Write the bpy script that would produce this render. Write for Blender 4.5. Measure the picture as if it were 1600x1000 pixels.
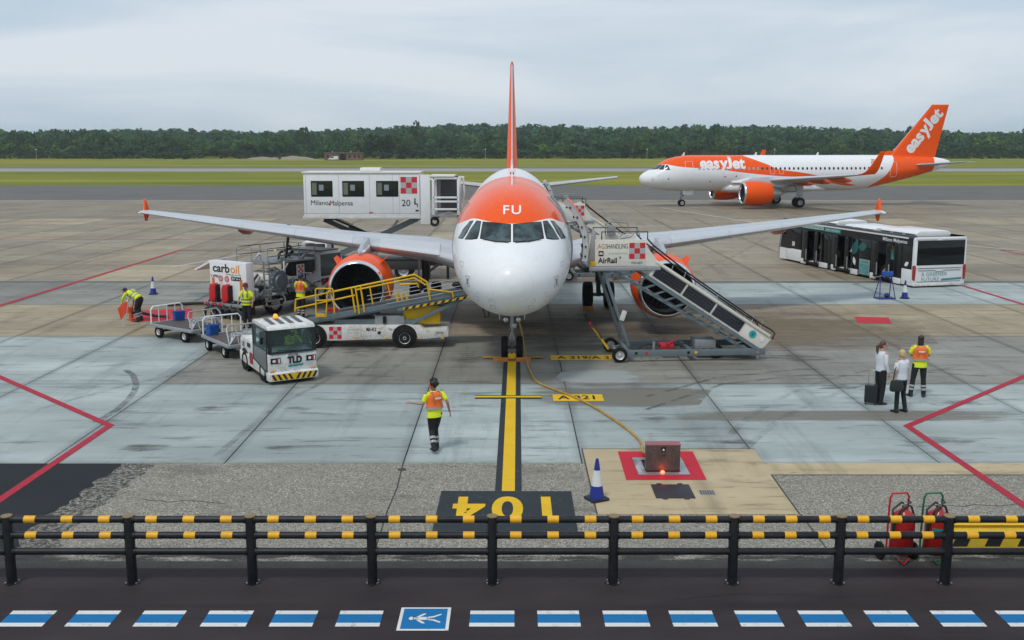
import bpy, bmesh, math, random
import numpy as np
from mathutils import Vector, Matrix, Euler

random.seed(7)
R = math.radians
scene = bpy.context.scene
for o in list(bpy.data.objects):
    bpy.data.objects.remove(o)
COL = scene.collection

# ------------------------------------------------------------------ camera
CAM_H, CAM_PITCH, CAM_F = 7.07, R(9.6425), 1612.3      # height (m), downward pitch, focal length in px of a 1600 px wide frame
cam = bpy.data.cameras.new('camera')
cam.sensor_width = 36.0
cam.lens = CAM_F / 1600.0 * 36.0
cam.clip_start = 0.1
cam.clip_end = 20000
cam_o = bpy.data.objects.new('camera', cam)
COL.objects.link(cam_o)
cam_o.location = (0, 0, CAM_H)
cam_o.rotation_euler = (math.pi / 2 - CAM_PITCH, 0, 0)
scene.camera = cam_o
scene.render.resolution_x, scene.render.resolution_y = 1024, 640
scene.render.engine = 'CYCLES'
try:
    scene.cycles.volume_bounces = 1
    scene.cycles.max_bounces = 6
    scene.cycles.transparent_max_bounces = 10
except Exception:
    pass

# ------------------------------------------------------------------ sky: thin even overcast over a Nishita sky
SUN_EL, SUN_AZ = R(58), R(212)       # compass style: from behind the camera, a little to the left
world = bpy.data.worlds.new('World')
scene.world = world
world.use_nodes = True
wn, wl = world.node_tree.nodes, world.node_tree.links
wn.clear()
w_out = wn.new('ShaderNodeOutputWorld')
w_bg = wn.new('ShaderNodeBackground')
w_sky = wn.new('ShaderNodeTexSky')
w_sky.sky_type = 'NISHITA'
w_sky.sun_disc = False
w_sky.sun_elevation = SUN_EL
w_sky.sun_rotation = SUN_AZ
w_sky.air_density = 1.0
w_sky.dust_density = 2.0
w_tc = wn.new('ShaderNodeTexCoord')
w_map = wn.new('ShaderNodeMapping')
w_map.inputs['Scale'].default_value = (1.0, 1.0, 6.5)
w_noise = wn.new('ShaderNodeTexNoise')
w_noise.inputs['Scale'].default_value = 1.9
w_noise.inputs['Detail'].default_value = 7
w_noise.inputs['Roughness'].default_value = 0.52
w_noise.inputs['Distortion'].default_value = 0.5
w_ramp = wn.new('ShaderNodeValToRGB')
w_ramp.color_ramp.elements[0].position = 0.38
w_ramp.color_ramp.elements[0].color = (5.1, 6.3, 7.5, 1)
w_ramp.color_ramp.elements[1].position = 0.62
w_ramp.color_ramp.elements[1].color = (7.5, 8.15, 8.85, 1)
w_mix = wn.new('ShaderNodeMixRGB')
w_mix.inputs['Fac'].default_value = 0.90
wl.new(w_tc.outputs['Generated'], w_map.inputs['Vector'])
wl.new(w_map.outputs['Vector'], w_noise.inputs['Vector'])
wl.new(w_noise.outputs['Fac'], w_ramp.inputs['Fac'])
wl.new(w_sky.outputs['Color'], w_mix.inputs['Color1'])
wl.new(w_ramp.outputs['Color'], w_mix.inputs['Color2'])
wl.new(w_mix.outputs['Color'], w_bg.inputs['Color'])
w_bg.inputs['Strength'].default_value = 0.1
wl.new(w_bg.outputs['Background'], w_out.inputs['Surface'])

sun = bpy.data.lights.new('sun', 'SUN')
sun.energy = 1.5
sun.angle = R(10)
sun.color = (1.0, 0.96, 0.9)
sun_o = bpy.data.objects.new('sun', sun)
COL.objects.link(sun_o)
_sd = Vector((math.sin(SUN_AZ) * math.cos(SUN_EL), math.cos(SUN_AZ) * math.cos(SUN_EL), math.sin(SUN_EL)))
sun_o.rotation_euler = _sd.to_track_quat('Z', 'Y').to_euler()
sun_o.location = (0, 0, 60)
scene.view_settings.view_transform = 'Standard'
scene.view_settings.look = 'None'
scene.view_settings.gamma = 1.0
scene.view_settings.exposure = 0.0
scene.view_settings.use_curve_mapping = False

# ------------------------------------------------------------------ helpers: placing
_cp, _sp = math.cos(CAM_PITCH), math.sin(CAM_PITCH)
def G(px, py, z=0.0):
    """point of the level plane z seen at pixel (px, py) of the 1600 x 1000 photograph"""
    u, v = (px - 800) / CAM_F, (500 - py) / CAM_F
    dy, dz = _cp + v * _sp, -_sp + v * _cp
    t = (z - CAM_H) / dz
    return Vector((u * t, dy * t, z))

def tag(o, label=None, cat=None, group=None, kind=None):
    if label: o['label'] = label
    if cat: o['category'] = cat
    if group: o['group'] = group
    if kind: o['kind'] = kind
    return o

def thing(name, label, cat, loc=(0, 0, 0), rz=0.0, group=None):
    o = bpy.data.objects.new(name, None)
    o.empty_display_size = 0.3
    COL.objects.link(o)
    o.location = loc
    o.rotation_euler = (0, 0, rz)
    return tag(o, label, cat, group)

def copy_tree(o, parent=None):
    c = o.copy()
    COL.objects.link(c)
    c.parent = parent
    for ch in list(o.children):
        copy_tree(ch, c)
    return c

# ------------------------------------------------------------------ helpers: mesh builder
def frame_from(d):
    d = Vector(d).normalized()
    up = Vector((0, 0, 1)) if abs(d.z) < 0.95 else Vector((0, 1, 0))
    a = d.cross(up).normalized()
    return a, a.cross(d).normalized(), d

class MB:
    def __init__(s):
        s.v, s.f = [], []
    def add(s, vs, fs):
        n = len(s.v)
        s.v += [tuple(p) for p in vs]
        s.f += [tuple(i + n for i in q) for q in fs]
        return s
    def box(s, c, d, rz=0.0, rx=0.0, ry=0.0):
        m = Euler((rx, ry, rz)).to_matrix()
        hx, hy, hz = d[0] / 2, d[1] / 2, d[2] / 2
        vs = [Vector(c) + m @ Vector((x * hx, y * hy, z * hz)) for x, y, z in
              ((-1, -1, -1), (1, -1, -1), (1, 1, -1), (-1, 1, -1), (-1, -1, 1), (1, -1, 1), (1, 1, 1), (-1, 1, 1))]
        return s.add(vs, [(0, 3, 2, 1), (4, 5, 6, 7), (0, 1, 5, 4), (1, 2, 6, 5), (2, 3, 7, 6), (3, 0, 4, 7)])
    def b2(s, x0, x1, y0, y1, z0, z1):
        return s.box(((x0 + x1) / 2, (y0 + y1) / 2, (z0 + z1) / 2), (abs(x1 - x0), abs(y1 - y0), abs(z1 - z0)))
    def bar(s, p0, p1, w, h=None, up=(0, 0, 1)):
        h = h or w
        p0, p1 = Vector(p0), Vector(p1)
        d = (p1 - p0).normalized()
        u = Vector(up)
        if abs(d.dot(u)) > 0.97: u = Vector((0, 1, 0))
        a = d.cross(u).normalized() * (w / 2)
        b = a.cross(d).normalized() * (h / 2)
        vs = [p + i * a + j * b for p in (p0, p1) for i, j in ((-1, -1), (1, -1), (1, 1), (-1, 1))]
        return s.add(vs, [(0, 1, 2, 3), (7, 6, 5, 4), (0, 4, 5, 1), (1, 5, 6, 2), (2, 6, 7, 3), (3, 7, 4, 0)])
    def tube(s, p0, p1, r0, r1=None, n=10):
        r1 = r0 if r1 is None else r1
        return s.path([p0, p1], [r0, r1], n)
    def path(s, pts, r, n=8, closed=False):
        pts = [Vector(p) for p in pts]
        k = len(pts)
        rr = r if isinstance(r, (list, tuple)) else [r] * k
        rings, prev = [], None
        for i, p in enumerate(pts):
            if closed: d = pts[(i + 1) % k] - pts[i - 1]
            elif i == 0: d = pts[1] - p
            elif i == k - 1: d = p - pts[-2]
            else: d = (pts[i + 1] - p).normalized() + (p - pts[i - 1]).normalized()
            if d.length < 1e-9: d = Vector((0, 0, 1))
            d.normalize()
            if prev is None:
                a, b, _ = frame_from(d)
            else:
                a = prev - d * prev.dot(d)
                a = a.normalized() if a.length > 1e-6 else frame_from(d)[0]
                b = d.cross(a).normalized() * -1
                b = a.cross(d).normalized()
            prev = a
            rings.append([p + rr[i] * (math.cos(2 * math.pi * j / n) * a + math.sin(2 * math.pi * j / n) * b) for j in range(n)])
        return s.loft(rings, cap=not closed, wrap=closed)
    def loft(s, rings, cap=True, wrap=False, capa=None, capb=None):
        n = len(rings[0])
        base = len(s.v)
        vs, fs = [], []
        for q in rings: vs += q
        m = len(rings)
        for i in range(m if wrap else m - 1):
            i2 = (i + 1) % m
            for j in range(n):
                j2 = (j + 1) % n
                fs.append((i * n + j, i * n + j2, i2 * n + j2, i2 * n + j))
        if capa if capa is not None else cap: fs.append(tuple(range(n))[::-1])
        if capb if capb is not None else cap: fs.append(tuple((m - 1) * n + j for j in range(n)))
        return s.add(vs, fs)
    def lathe(s, prof, origin, axis, n=24, cap=False):
        """prof: (distance along the axis, radius)"""
        a, b, d = frame_from(axis)
        o = Vector(origin)
        rings = [[o + t * d + r * (math.cos(2 * math.pi * j / n) * a + math.sin(2 * math.pi * j / n) * b) for j in range(n)] for t, r in prof]
        return s.loft(rings, cap=cap)
    def prism(s, poly, fn, d0, d1):
        """poly: 2D points, fn(u, v, w) -> 3D point"""
        n = len(poly)
        vs = [fn(u, v, d0) for u, v in poly] + [fn(u, v, d1) for u, v in poly]
        fs = [tuple(range(n))[::-1], tuple(range(n, 2 * n))] + [(i, (i + 1) % n, n + (i + 1) % n, n + i) for i in range(n)]
        return s.add(vs, fs)
    def ell(s, c, r, n=12, m=8, M=None):
        c = Vector(c)
        vs, fs = [], []
        for i in range(m + 1):
            t = math.pi * i / m
            for j in range(n):
                p = 2 * math.pi * j / n
                q = Vector((r[0] * math.sin(t) * math.cos(p), r[1] * math.sin(t) * math.sin(p), r[2] * math.cos(t)))
                vs.append(c + (M @ q if M else q))
        for i in range(m):
            for j in range(n):
                fs.append((i * n + j, (i + 1) * n + j, (i + 1) * n + (j + 1) % n, i * n + (j + 1) % n))
        return s.add(vs, fs)
    def xf(s, fn):
        s.v = [tuple(fn(Vector(p))) for p in s.v]
        return s
    def build(s, name, mat, parent=None, smooth=35, bevel=0.0, seg=2, fix=True):
        me = bpy.data.meshes.new(name)
        bm = bmesh.new()
        bv = [bm.verts.new(p) for p in s.v]
        for q in s.f:
            try: bm.faces.new([bv[i] for i in q])
            except ValueError: pass
        bmesh.ops.remove_doubles(bm, verts=bm.verts, dist=1e-5)
        if fix: bmesh.ops.recalc_face_normals(bm, faces=bm.faces)
        if bevel > 0:
            ed = [e for e in bm.edges if e.is_manifold and e.calc_face_angle(0) > R(30)]
            if ed:
                bmesh.ops.bevel(bm, geom=ed, offset=bevel, segments=seg, profile=0.6, affect='EDGES', clamp_overlap=True)
        bm.to_mesh(me)
        bm.free()
        return link_mesh(me, name, mat, parent, smooth)

def link_mesh(me, name, mat, parent=None, smooth=35):
    if smooth:
        me.polygons.foreach_set('use_smooth', [True] * len(me.polygons))
        me.set_sharp_from_angle(angle=R(smooth))
    if mat: me.materials.append(mat)
    o = bpy.data.objects.new(name, me)
    COL.objects.link(o)
    if parent: o.parent = parent
    return o

def box_part(name, mat, parent, x0, x1, y0, y1, z0, z1, bevel=0.01):
    return MB().b2(x0, x1, y0, y1, z0, z1).build(name, mat, parent, bevel=bevel)

_tc = {}
def text_data(txt, size, bold=0.0, spacing=1.0, shear=0.0):
    key = (txt, size, bold, spacing, shear)
    if key not in _tc:
        cu = bpy.data.curves.new('t', 'FONT')
        cu.body = txt
        cu.size = size
        cu.offset = bold
        cu.space_character = spacing
        cu.shear = shear
        cu.align_x = 'CENTER'
        cu.align_y = 'CENTER'
        cu.resolution_u = 5
        cu.fill_mode = 'FRONT'
        to = bpy.data.objects.new('t', cu)
        me = bpy.data.meshes.new_from_object(to)
        vs = [(v.co.x, v.co.y) for v in me.vertices]
        fs = [tuple(p.vertices) for p in me.polygons]
        bpy.data.objects.remove(to)
        bpy.data.curves.remove(cu)
        bpy.data.meshes.remove(me)
        _tc[key] = (vs, fs)
    return _tc[key]

def text_part(name, txt, size, mat, parent, fn, bold=0.0, spacing=1.0, width=None, shear=0.0, refine=0.0):
    """flat lettering; fn(u, v) -> 3D point on the surface that carries it"""
    if txt == 'easyJet#': word_data(size, bold)
    vs, fs = text_data(txt, size, bold, spacing, shear)
    sx = 1.0
    if width:
        w = max(v[0] for v in vs) - min(v[0] for v in vs)
        sx = width / w
    mb = MB()
    if refine:
        bm = bmesh.new()
        bv = [bm.verts.new((x * sx, y, 0)) for x, y in vs]
        for q in fs:
            try: bm.faces.new([bv[i] for i in q])
            except ValueError: pass
        for _ in range(3):
            le = [e for e in bm.edges if e.calc_length() > refine]
            if le: bmesh.ops.subdivide_edges(bm, edges=le, cuts=1)
            bmesh.ops.triangulate(bm, faces=bm.faces)
        bm.verts.index_update()
        mb.v = [tuple(fn(v.co.x, v.co.y)) for v in bm.verts]
        mb.f = [tuple(v.index for v in p.verts) for p in bm.faces]
        bm.free()
    else:
        mb.v = [tuple(fn(x * sx, y)) for x, y in vs]
        mb.f = list(fs)
    return mb.build(name, mat, parent, smooth=0, fix=False)

def word_data(size, bold):
    """'easyJet' with the capital J standing on the line at full height"""
    key = ('easyJet#', size, bold, 1.0, 0.0)
    vs, fs, x = [], [], 0.0
    ref = text_data('H', size, bold)[0]
    y0, y1 = min(p[1] for p in ref), max(p[1] for p in ref)
    lo = text_data('ea', size, bold)[0]
    zoff = None
    for part in ('eas', 'y', 'J', 'et'):
        a, f = text_data(part, size, bold)
        mx0, mx1 = min(p[0] for p in a), max(p[0] for p in a)
        my0, my1 = min(p[1] for p in a), max(p[1] for p in a)
        n = len(vs)
        if part == 'J': x -= size * .17
        xh = (max(p[1] for p in lo) - min(p[1] for p in lo))
        for p in a:
            px = p[0] - mx0 + x
            if part == 'J':
                py = (p[1] - my0) / (my1 - my0) * (y1 - y0) * 1.04
                px = x + (p[0] - mx0) * 1.25
            elif part == 'eas': py = p[1] - my0
            elif part == 'et': py = p[1] - my0
            else: py = p[1] - my1 + xh
            vs.append((px, py))
        fs += [tuple(i + n for i in q) for q in f]
        x += (mx1 - mx0) * (1.25 if part == 'J' else 1) + size * .03
    cx = x / 2
    _tc[key] = ([(p[0] - cx, p[1] - (y1 - y0) / 2) for p in vs], fs)

def plane_fn(o, u, v):
    o, u, v = Vector(o), Vector(u).normalized(), Vector(v).normalized()
    return lambda a, b: o + a * u + b * v

# ------------------------------------------------------------------ helpers: materials
_mats = {}
def new_mat(name):
    m = bpy.data.materials.new(name)
    m.use_nodes = True
    nt = m.node_tree
    b = nt.nodes['Principled BSDF']
    return m, nt, b

def N(nt, typ, **kw):
    n = nt.nodes.new(typ)
    for k, v in kw.items():
        if k.startswith('i_'):
            key = k[2:].replace('_', ' ')
            n.inputs[key].default_value = v
        else:
            setattr(n, k, v)
    return n

def L(nt, a, b):
    nt.links.new(a, b)

def mixc(nt, fac, c1, c2, blend='MIX'):
    m = nt.nodes.new('ShaderNodeMixRGB')
    m.blend_type = blend
    for sock, val in ((m.inputs[0], fac), (m.inputs[1], c1), (m.inputs[2], c2)):
        if hasattr(val, 'links') or hasattr(val, 'is_output'): nt.links.new(val, sock)
        elif isinstance(val, (int, float)): sock.default_value = val
        else: sock.default_value = tuple(val) + ((1,) if len(val) == 3 else ())
    return m.outputs[0]

def math_n(nt, op, a, b=None, clamp=False):
    m = nt.nodes.new('ShaderNodeMath')
    m.operation = op
    m.use_clamp = clamp
    for sock, val in ((m.inputs[0], a), (m.inputs[1], b)):
        if val is None: continue
        if hasattr(val, 'is_output'): nt.links.new(val, sock)
        else: sock.default_value = val
    return m.outputs[0]

def noise(nt, scale, detail=4, rough=0.5, vec=None, sx=1, sy=1, sz=1, world_pos=False):
    if world_pos:
        src = nt.nodes.new('ShaderNodeNewGeometry').outputs['Position']
    else:
        src = nt.nodes.new('ShaderNodeTexCoord').outputs['Object']
    if (sx, sy, sz) != (1, 1, 1):
        mp = nt.nodes.new('ShaderNodeMapping')
        mp.inputs['Scale'].default_value = (sx, sy, sz)
        nt.links.new(src, mp.inputs['Vector'])
        src = mp.outputs['Vector']
    t = nt.nodes.new('ShaderNodeTexNoise')
    t.inputs['Scale'].default_value = scale
    t.inputs['Detail'].default_value = detail
    t.inputs['Roughness'].default_value = rough
    nt.links.new(src, t.inputs['Vector'])
    return t.outputs['Fac']

def ramp(nt, fac, p0, p1, c0=(0, 0, 0), c1=(1, 1, 1)):
    r = nt.nodes.new('ShaderNodeValToRGB')
    r.color_ramp.elements[0].position = p0
    r.color_ramp.elements[1].position = p1
    r.color_ramp.elements[0].color = tuple(c0) + (1,)
    r.color_ramp.elements[1].color = tuple(c1) + (1,)
    nt.links.new(fac, r.inputs['Fac'])
    return r.outputs['Color']

def bump(nt, b, height, strength=0.3, dist=0.01):
    bp = nt.nodes.new('ShaderNodeBump')
    bp.inputs['Strength'].default_value = strength
    bp.inputs['Distance'].default_value = dist
    nt.links.new(height, bp.inputs['Height'])
    nt.links.new(bp.outputs['Normal'], b.inputs['Normal'])

def M(name, col, rough=0.5, metal=0.0, dirt=0.22, scale=3.0, coat=0.0, dcol=None, emit=0.0, spec=0.5, rvar=0.15):
    """painted / plastic / metal surface with grime that varies over it"""
    if name in _mats: return _mats[name]
    m, nt, b = new_mat(name)
    n1 = noise(nt, scale, 6, 0.62)
    n2 = noise(nt, scale * 9, 3, 0.6)
    k = math_n(nt, 'MULTIPLY', n1, n2)
    dc = dcol or tuple(c * 0.45 + 0.012 for c in col)
    f = math_n(nt, 'MULTIPLY', ramp(nt, k, 0.18, 0.42), dirt)
    L(nt, mixc(nt, f, col, dc), b.inputs['Base Color'])
    L(nt, math_n(nt, 'MULTIPLY_ADD', n1, rvar), b.inputs['Roughness'])
    b.inputs['Roughness'].links[0].from_node.inputs[2].default_value = rough - rvar * 0.5
    b.inputs['Metallic'].default_value = metal
    b.inputs['Specular IOR Level'].default_value = spec
    if coat:
        b.inputs['Coat Weight'].default_value = coat
        b.inputs['Coat Roughness'].default_value = 0.08
    if emit:
        b.inputs['Emission Color'].default_value = tuple(col) + (1,)
        b.inputs['Emission Strength'].default_value = emit
    _mats[name] = m
    return m

def glass_mat(name, tint, rough=0.04, trans=0.0):
    m, nt, b = new_mat(name)
    b.inputs['Base Color'].default_value = tuple(tint) + (1,)
    n = noise(nt, 1.5, 3)
    L(nt, math_n(nt, 'MULTIPLY', n, rough * 2), b.inputs['Roughness'])
    b.inputs['Specular IOR Level'].default_value = 0.8
    if trans:
        tr = nt.nodes.new('ShaderNodeBsdfTransparent')
        tr.inputs['Color'].default_value = tuple(min(1, t * 3 + 0.35) for t in tint) + (1,)
        mx = nt.nodes.new('ShaderNodeMixShader')
        mx.inputs[0].default_value = trans
        L(nt, b.outputs[0], mx.inputs[1])
        L(nt, tr.outputs[0], mx.inputs[2])
        L(nt, mx.outputs[0], nt.nodes['Material Output'].inputs['Surface'])
    return m

WHITE = M('white_paint', (0.80, 0.81, 0.81), 0.35, dirt=0.20, coat=0.3)
WHITE_D = M('worn_white_paint', (0.74, 0.74, 0.71), 0.45, dirt=0.75, scale=2.2, dcol=(0.32, 0.28, 0.22))
CREAM = M('cream_paint', (0.74, 0.71, 0.63), 0.45, dirt=0.3, dcol=(0.4, 0.36, 0.28))
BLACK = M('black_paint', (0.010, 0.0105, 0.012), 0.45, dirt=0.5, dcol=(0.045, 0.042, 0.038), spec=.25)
DARK = M('dark_grey_metal', (0.032, 0.033, 0.036), 0.5, 0.3, dirt=0.5, dcol=(0.10, 0.085, 0.07))
CHARCOAL = M('charcoal_panel', (0.022, 0.025, 0.029), 0.4, dirt=0.4, coat=0.1, spec=.3)
GREY = M('grey_paint', (0.30, 0.32, 0.33), 0.45, 0.2, dirt=0.45)
BLUEGREY = M('blue_grey_steel', (0.17, 0.215, 0.235), 0.45, 0.3, dirt=0.45)
GALV = M('galvanised_steel', (0.48, 0.50, 0.51), 0.42, 0.75, dirt=0.4)
ALU = M('bare_aluminium', (0.72, 0.73, 0.74), 0.28, 0.9, dirt=0.2)
CHROME = M('polished_metal', (0.80, 0.81, 0.82), 0.16, 1.0, dirt=0.15)
YELLOW = M('safety_yellow', (0.80, 0.49, 0.008), 0.45, dirt=0.45, spec=.3, scale=4, dcol=(0.30, 0.19, 0.03))
RED = M('red_paint', (0.55, 0.018, 0.025), 0.4, dirt=0.25)
REDSIGN = M('red_print', (0.60, 0.02, 0.03), 0.45, dirt=0.1)
GREYSIGN = M('grey_print', (0.42, 0.44, 0.44), 0.5, dirt=0.1)
BLACKSIGN = M('black_print', (0.012, 0.012, 0.014), 0.5, dirt=0.05)
WHITESIGN = M('white_print', (0.82, 0.82, 0.82), 0.5, dirt=0.08)
ORANGESIGN = M('orange_print', (0.80, 0.28, 0.03), 0.5, dirt=0.1)
TEALSIGN = M('teal_print', (0.02, 0.27, 0.27), 0.45, dirt=0.1)
BROWNSIGN = M('brown_print', (0.42, 0.24, 0.10), 0.5, dirt=0.1)
RUBBER = M('tyre_rubber', (0.010, 0.010, 0.011), 0.8, dirt=0.5, dcol=(0.045, 0.041, 0.036), spec=0.15)
ORANGE = M('orange_livery', (0.90, 0.095, 0.0), 0.38, dirt=0.15, coat=0.05, spec=.22)
GLASS = glass_mat('dark_glass', (0.012, 0.017, 0.018))
CABGLASS = glass_mat('cab_glass', (0.14, 0.18, 0.18), 0.03, 0.80)
BLUE = M('blue_plastic', (0.012, 0.10, 0.42), 0.42, dirt=0.25)
NAVY = M('navy_plastic', (0.012, 0.03, 0.18), 0.45, dirt=0.25)
HOSE = M('black_hose', (0.02, 0.02, 0.022), 0.55, dirt=0.4)
AMBER = M('amber_lamp', (0.9, 0.35, 0.02), 0.3, emit=0.9)
REDLENS = M('red_lens', (0.35, 0.008, 0.012), 0.2, coat=0.6)
LENS = M('clear_lens', (0.75, 0.78, 0.8), 0.1, 0.3, coat=0.8)
# ================================================================== SETTING: ground, apron, road and painted markings
def concrete(name, base, light, dark, stain=0.5, wx=0.16, wy=0.75, joints=False):
    m, nt, b = new_mat(name)
    big = noise(nt, 0.22, 5, 0.6, sx=0.55, sy=1.0, world_pos=True)
    streak = noise(nt, 1.0, 6, 0.65, sx=wx, sy=wy, world_pos=True)
    fine = noise(nt, 55, 3, 0.7, world_pos=True)
    spot = noise(nt, 1.6, 6, 0.7, sx=0.5, sy=1.2, world_pos=True)
    c = mixc(nt, ramp(nt, streak, 0.38, 0.66), base, light)
    c = mixc(nt, math_n(nt, 'MULTIPLY', ramp(nt, big, 0.42, 0.68), 0.75), c, dark)
    c = mixc(nt, math_n(nt, 'MULTIPLY', ramp(nt, spot, 0.60, 0.74), stain), c, tuple(x * 0.42 for x in dark))
    c = mixc(nt, math_n(nt, 'MULTIPLY', ramp(nt, fine, 0.3, 0.7), 0.22), c, tuple(min(1, x * 1.35) for x in light))
    sk = noise(nt, 1.0, 5, 0.72, sx=0.35, sy=2.6, world_pos=True)
    c = mixc(nt, math_n(nt, 'MULTIPLY', ramp(nt, sk, 0.55, 0.63), 0.55), c, tuple(x * 0.50 for x in dark))
    rub = noise(nt, 0.5, 5, 0.7, sx=2.0, sy=0.22, world_pos=True)
    c = mixc(nt, math_n(nt, 'MULTIPLY', ramp(nt, rub, 0.52, 0.70), 0.42), c, tuple(x * 0.55 for x in dark))
    sp_ = nt.nodes.new('ShaderNodeSeparateXYZ')
    L(nt, nt.nodes.new('ShaderNodeTexCoord').outputs['Object'], sp_.inputs[0])
    ed = [math_n(nt, 'ABSOLUTE', sp_.outputs['X']), math_n(nt, 'ABSOLUTE', math_n(nt, 'SUBTRACT', sp_.outputs['X'], 4.03)), math_n(nt, 'ABSOLUTE', sp_.outputs['Y']), math_n(nt, 'ABSOLUTE', math_n(nt, 'SUBTRACT', sp_.outputs['Y'], 7.81))]
    em = math_n(nt, 'MINIMUM', math_n(nt, 'MINIMUM', ed[0], ed[1]), math_n(nt, 'MINIMUM', ed[2], ed[3]))
    grime = math_n(nt, 'MULTIPLY', ramp(nt, math_n(nt, 'ADD', em, math_n(nt, 'MULTIPLY', spot, 0.35)), 0.12, 0.42, (1, 1, 1), (0, 0, 0)), 0.5)
    c = mixc(nt, grime, c, tuple(x * 0.5 for x in dark))
    drip = noise(nt, 7.0, 4, 0.75, world_pos=True)
    c = mixc(nt, math_n(nt, 'MULTIPLY', ramp(nt, drip, 0.68, 0.74), 0.45), c, tuple(x * 0.35 for x in dark))
    oi = nt.nodes.new('ShaderNodeObjectInfo')
    k = math_n(nt, 'MULTIPLY_ADD', oi.outputs['Random'], 0.22)
    k.node.inputs[2].default_value = 0.89
    c = mixc(nt, 1.0, c, k, 'MULTIPLY')
    L(nt, c, b.inputs['Base Color'])
    rr = math_n(nt, 'MULTIPLY_ADD', streak, 0.35)
    rr.node.inputs[2].default_value = 0.42
    L(nt, rr, b.inputs['Roughness'])
    b.inputs['Specular IOR Level'].default_value = 0.14
    bump(nt, b, fine, 0.25, 0.004)
    return m

C_BLUE = concrete('bluish_concrete', (0.272, 0.315, 0.310), (0.420, 0.468, 0.460), (0.195, 0.222, 0.214), 0.65)
C_WARM = concrete('warm_grey_concrete', (0.240, 0.202, 0.143), (0.330, 0.282, 0.208), (0.150, 0.123, 0.085), 0.6)
C_TAN = concrete('tan_concrete', (0.292, 0.242, 0.160), (0.385, 0.325, 0.225), (0.188, 0.152, 0.098), 0.55)
C_GREY = concrete('grey_concrete', (0.215, 0.208, 0.182), (0.300, 0.294, 0.264), (0.135, 0.129, 0.110), 0.6)
C_PALE = concrete('pale_tan_concrete', (0.42, 0.335, 0.205), (0.51, 0.415, 0.27), (0.27, 0.212, 0.128), 0.85, 0.5, 0.7)

def grass_mat():
    m, nt, b = new_mat('meadow_grass')
    a = noise(nt, 0.02, 6, 0.6, sx=0.35, sy=2.2, world_pos=True)
    f = noise(nt, 0.35, 6, 0.75, sx=0.4, sy=2.0, world_pos=True)
    c = mixc(nt, ramp(nt, a, 0.36, 0.64), (0.130, 0.170, 0.016), (0.300, 0.262, 0.034))
    c = mixc(nt, math_n(nt, 'MULTIPLY', ramp(nt, f, 0.4, 0.72), 0.5), c, (0.085, 0.120, 0.010))
    L(nt, c, b.inputs['Base Color'])
    b.inputs['Roughness'].default_value = 0.9
    b.inputs['Specular IOR Level'].default_value = 0.1
    bump(nt, b, f, 0.5, 0.2)
    return m

def asphalt_mat(name, c0, c1, streaks=0.4):
    m, nt, b = new_mat(name)
    f = noise(nt, 140, 3, 0.8, world_pos=True)
    g = noise(nt, 0.7, 6, 0.65, sx=0.4, sy=1.0, world_pos=True)
    st = noise(nt, 0.6, 6, 0.7, sx=0.08, sy=1.2, world_pos=True)
    c = mixc(nt, ramp(nt, g, 0.35, 0.7), c0, c1)
    c = mixc(nt, math_n(nt, 'MULTIPLY', ramp(nt, f, 0.56, 0.78), 0.5), c, tuple(x * 2.4 for x in c1))
    c = mixc(nt, math_n(nt, 'MULTIPLY', ramp(nt, st, 0.52, 0.68), streaks), c, tuple(x * 0.45 for x in c0))
    L(nt, c, b.inputs['Base Color'])
    rr = math_n(nt, 'MULTIPLY_ADD', g, 0.3)
    rr.node.inputs[2].default_value = 0.6
    L(nt, rr, b.inputs['Roughness'])
    b.inputs['Specular IOR Level'].default_value = 0.10
    bump(nt, b, f, 0.5, 0.004)
    return m

def aggregate_mat():
    m, nt, b = new_mat('exposed_aggregate')
    src = nt.nodes.new('ShaderNodeNewGeometry').outputs['Position']
    v = N(nt, 'ShaderNodeTexVoronoi')
    v.inputs['Scale'].default_value = 42
    L(nt, src, v.inputs['Vector'])
    sep = nt.nodes.new('ShaderNodeSeparateColor')
    L(nt, v.outputs['Color'], sep.inputs[0])
    big = noise(nt, 0.5, 5, 0.6, world_pos=True)
    c = mixc(nt, ramp(nt, sep.outputs[0], 0.0, 1.0), (0.105, 0.098, 0.083), (0.40, 0.372, 0.31))
    c = mixc(nt, ramp(nt, sep.outputs[1], 0.90, 0.97), c, (0.52, 0.50, 0.46))
    c = mixc(nt, math_n(nt, 'MULTIPLY', ramp(nt, big, 0.4, 0.7), 0.45), c, (0.19, 0.175, 0.15))
    wet = noise(nt, 0.8, 6, 0.7, sx=0.4, sy=1.4, world_pos=True)
    c = mixc(nt, math_n(nt, 'MULTIPLY', ramp(nt, wet, 0.56, 0.66), 0.40), c, (0.075, 0.068, 0.058))
    L(nt, c, b.inputs['Base Color'])
    b.inputs['Roughness'].default_value = 0.85
    b.inputs['Specular IOR Level'].default_value = 0.25
    bump(nt, b, v.outputs['Distance'], 0.8, 0.012)
    return m

def paint_mat(name, col, wear=0.35, under=(0.16, 0.16, 0.15), sc=6.0):
    m, nt, b = new_mat(name)
    n = noise(nt, sc, 7, 0.75, world_pos=True)
    n2 = noise(nt, 0.9, 4, 0.6, sx=0.5, sy=1.4, world_pos=True)
    c = mixc(nt, math_n(nt, 'MULTIPLY', ramp(nt, n2, 0.35, 0.7), 0.30), col, tuple(x * 0.6 for x in col))
    c = mixc(nt, math_n(nt, 'MULTIPLY', ramp(nt, n, 0.56, 0.68), wear), c, under)
    L(nt, c, b.inputs['Base Color'])
    b.inputs['Roughness'].default_value = 0.65
    b.inputs['Specular IOR Level'].default_value = 0.15
    return m

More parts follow.
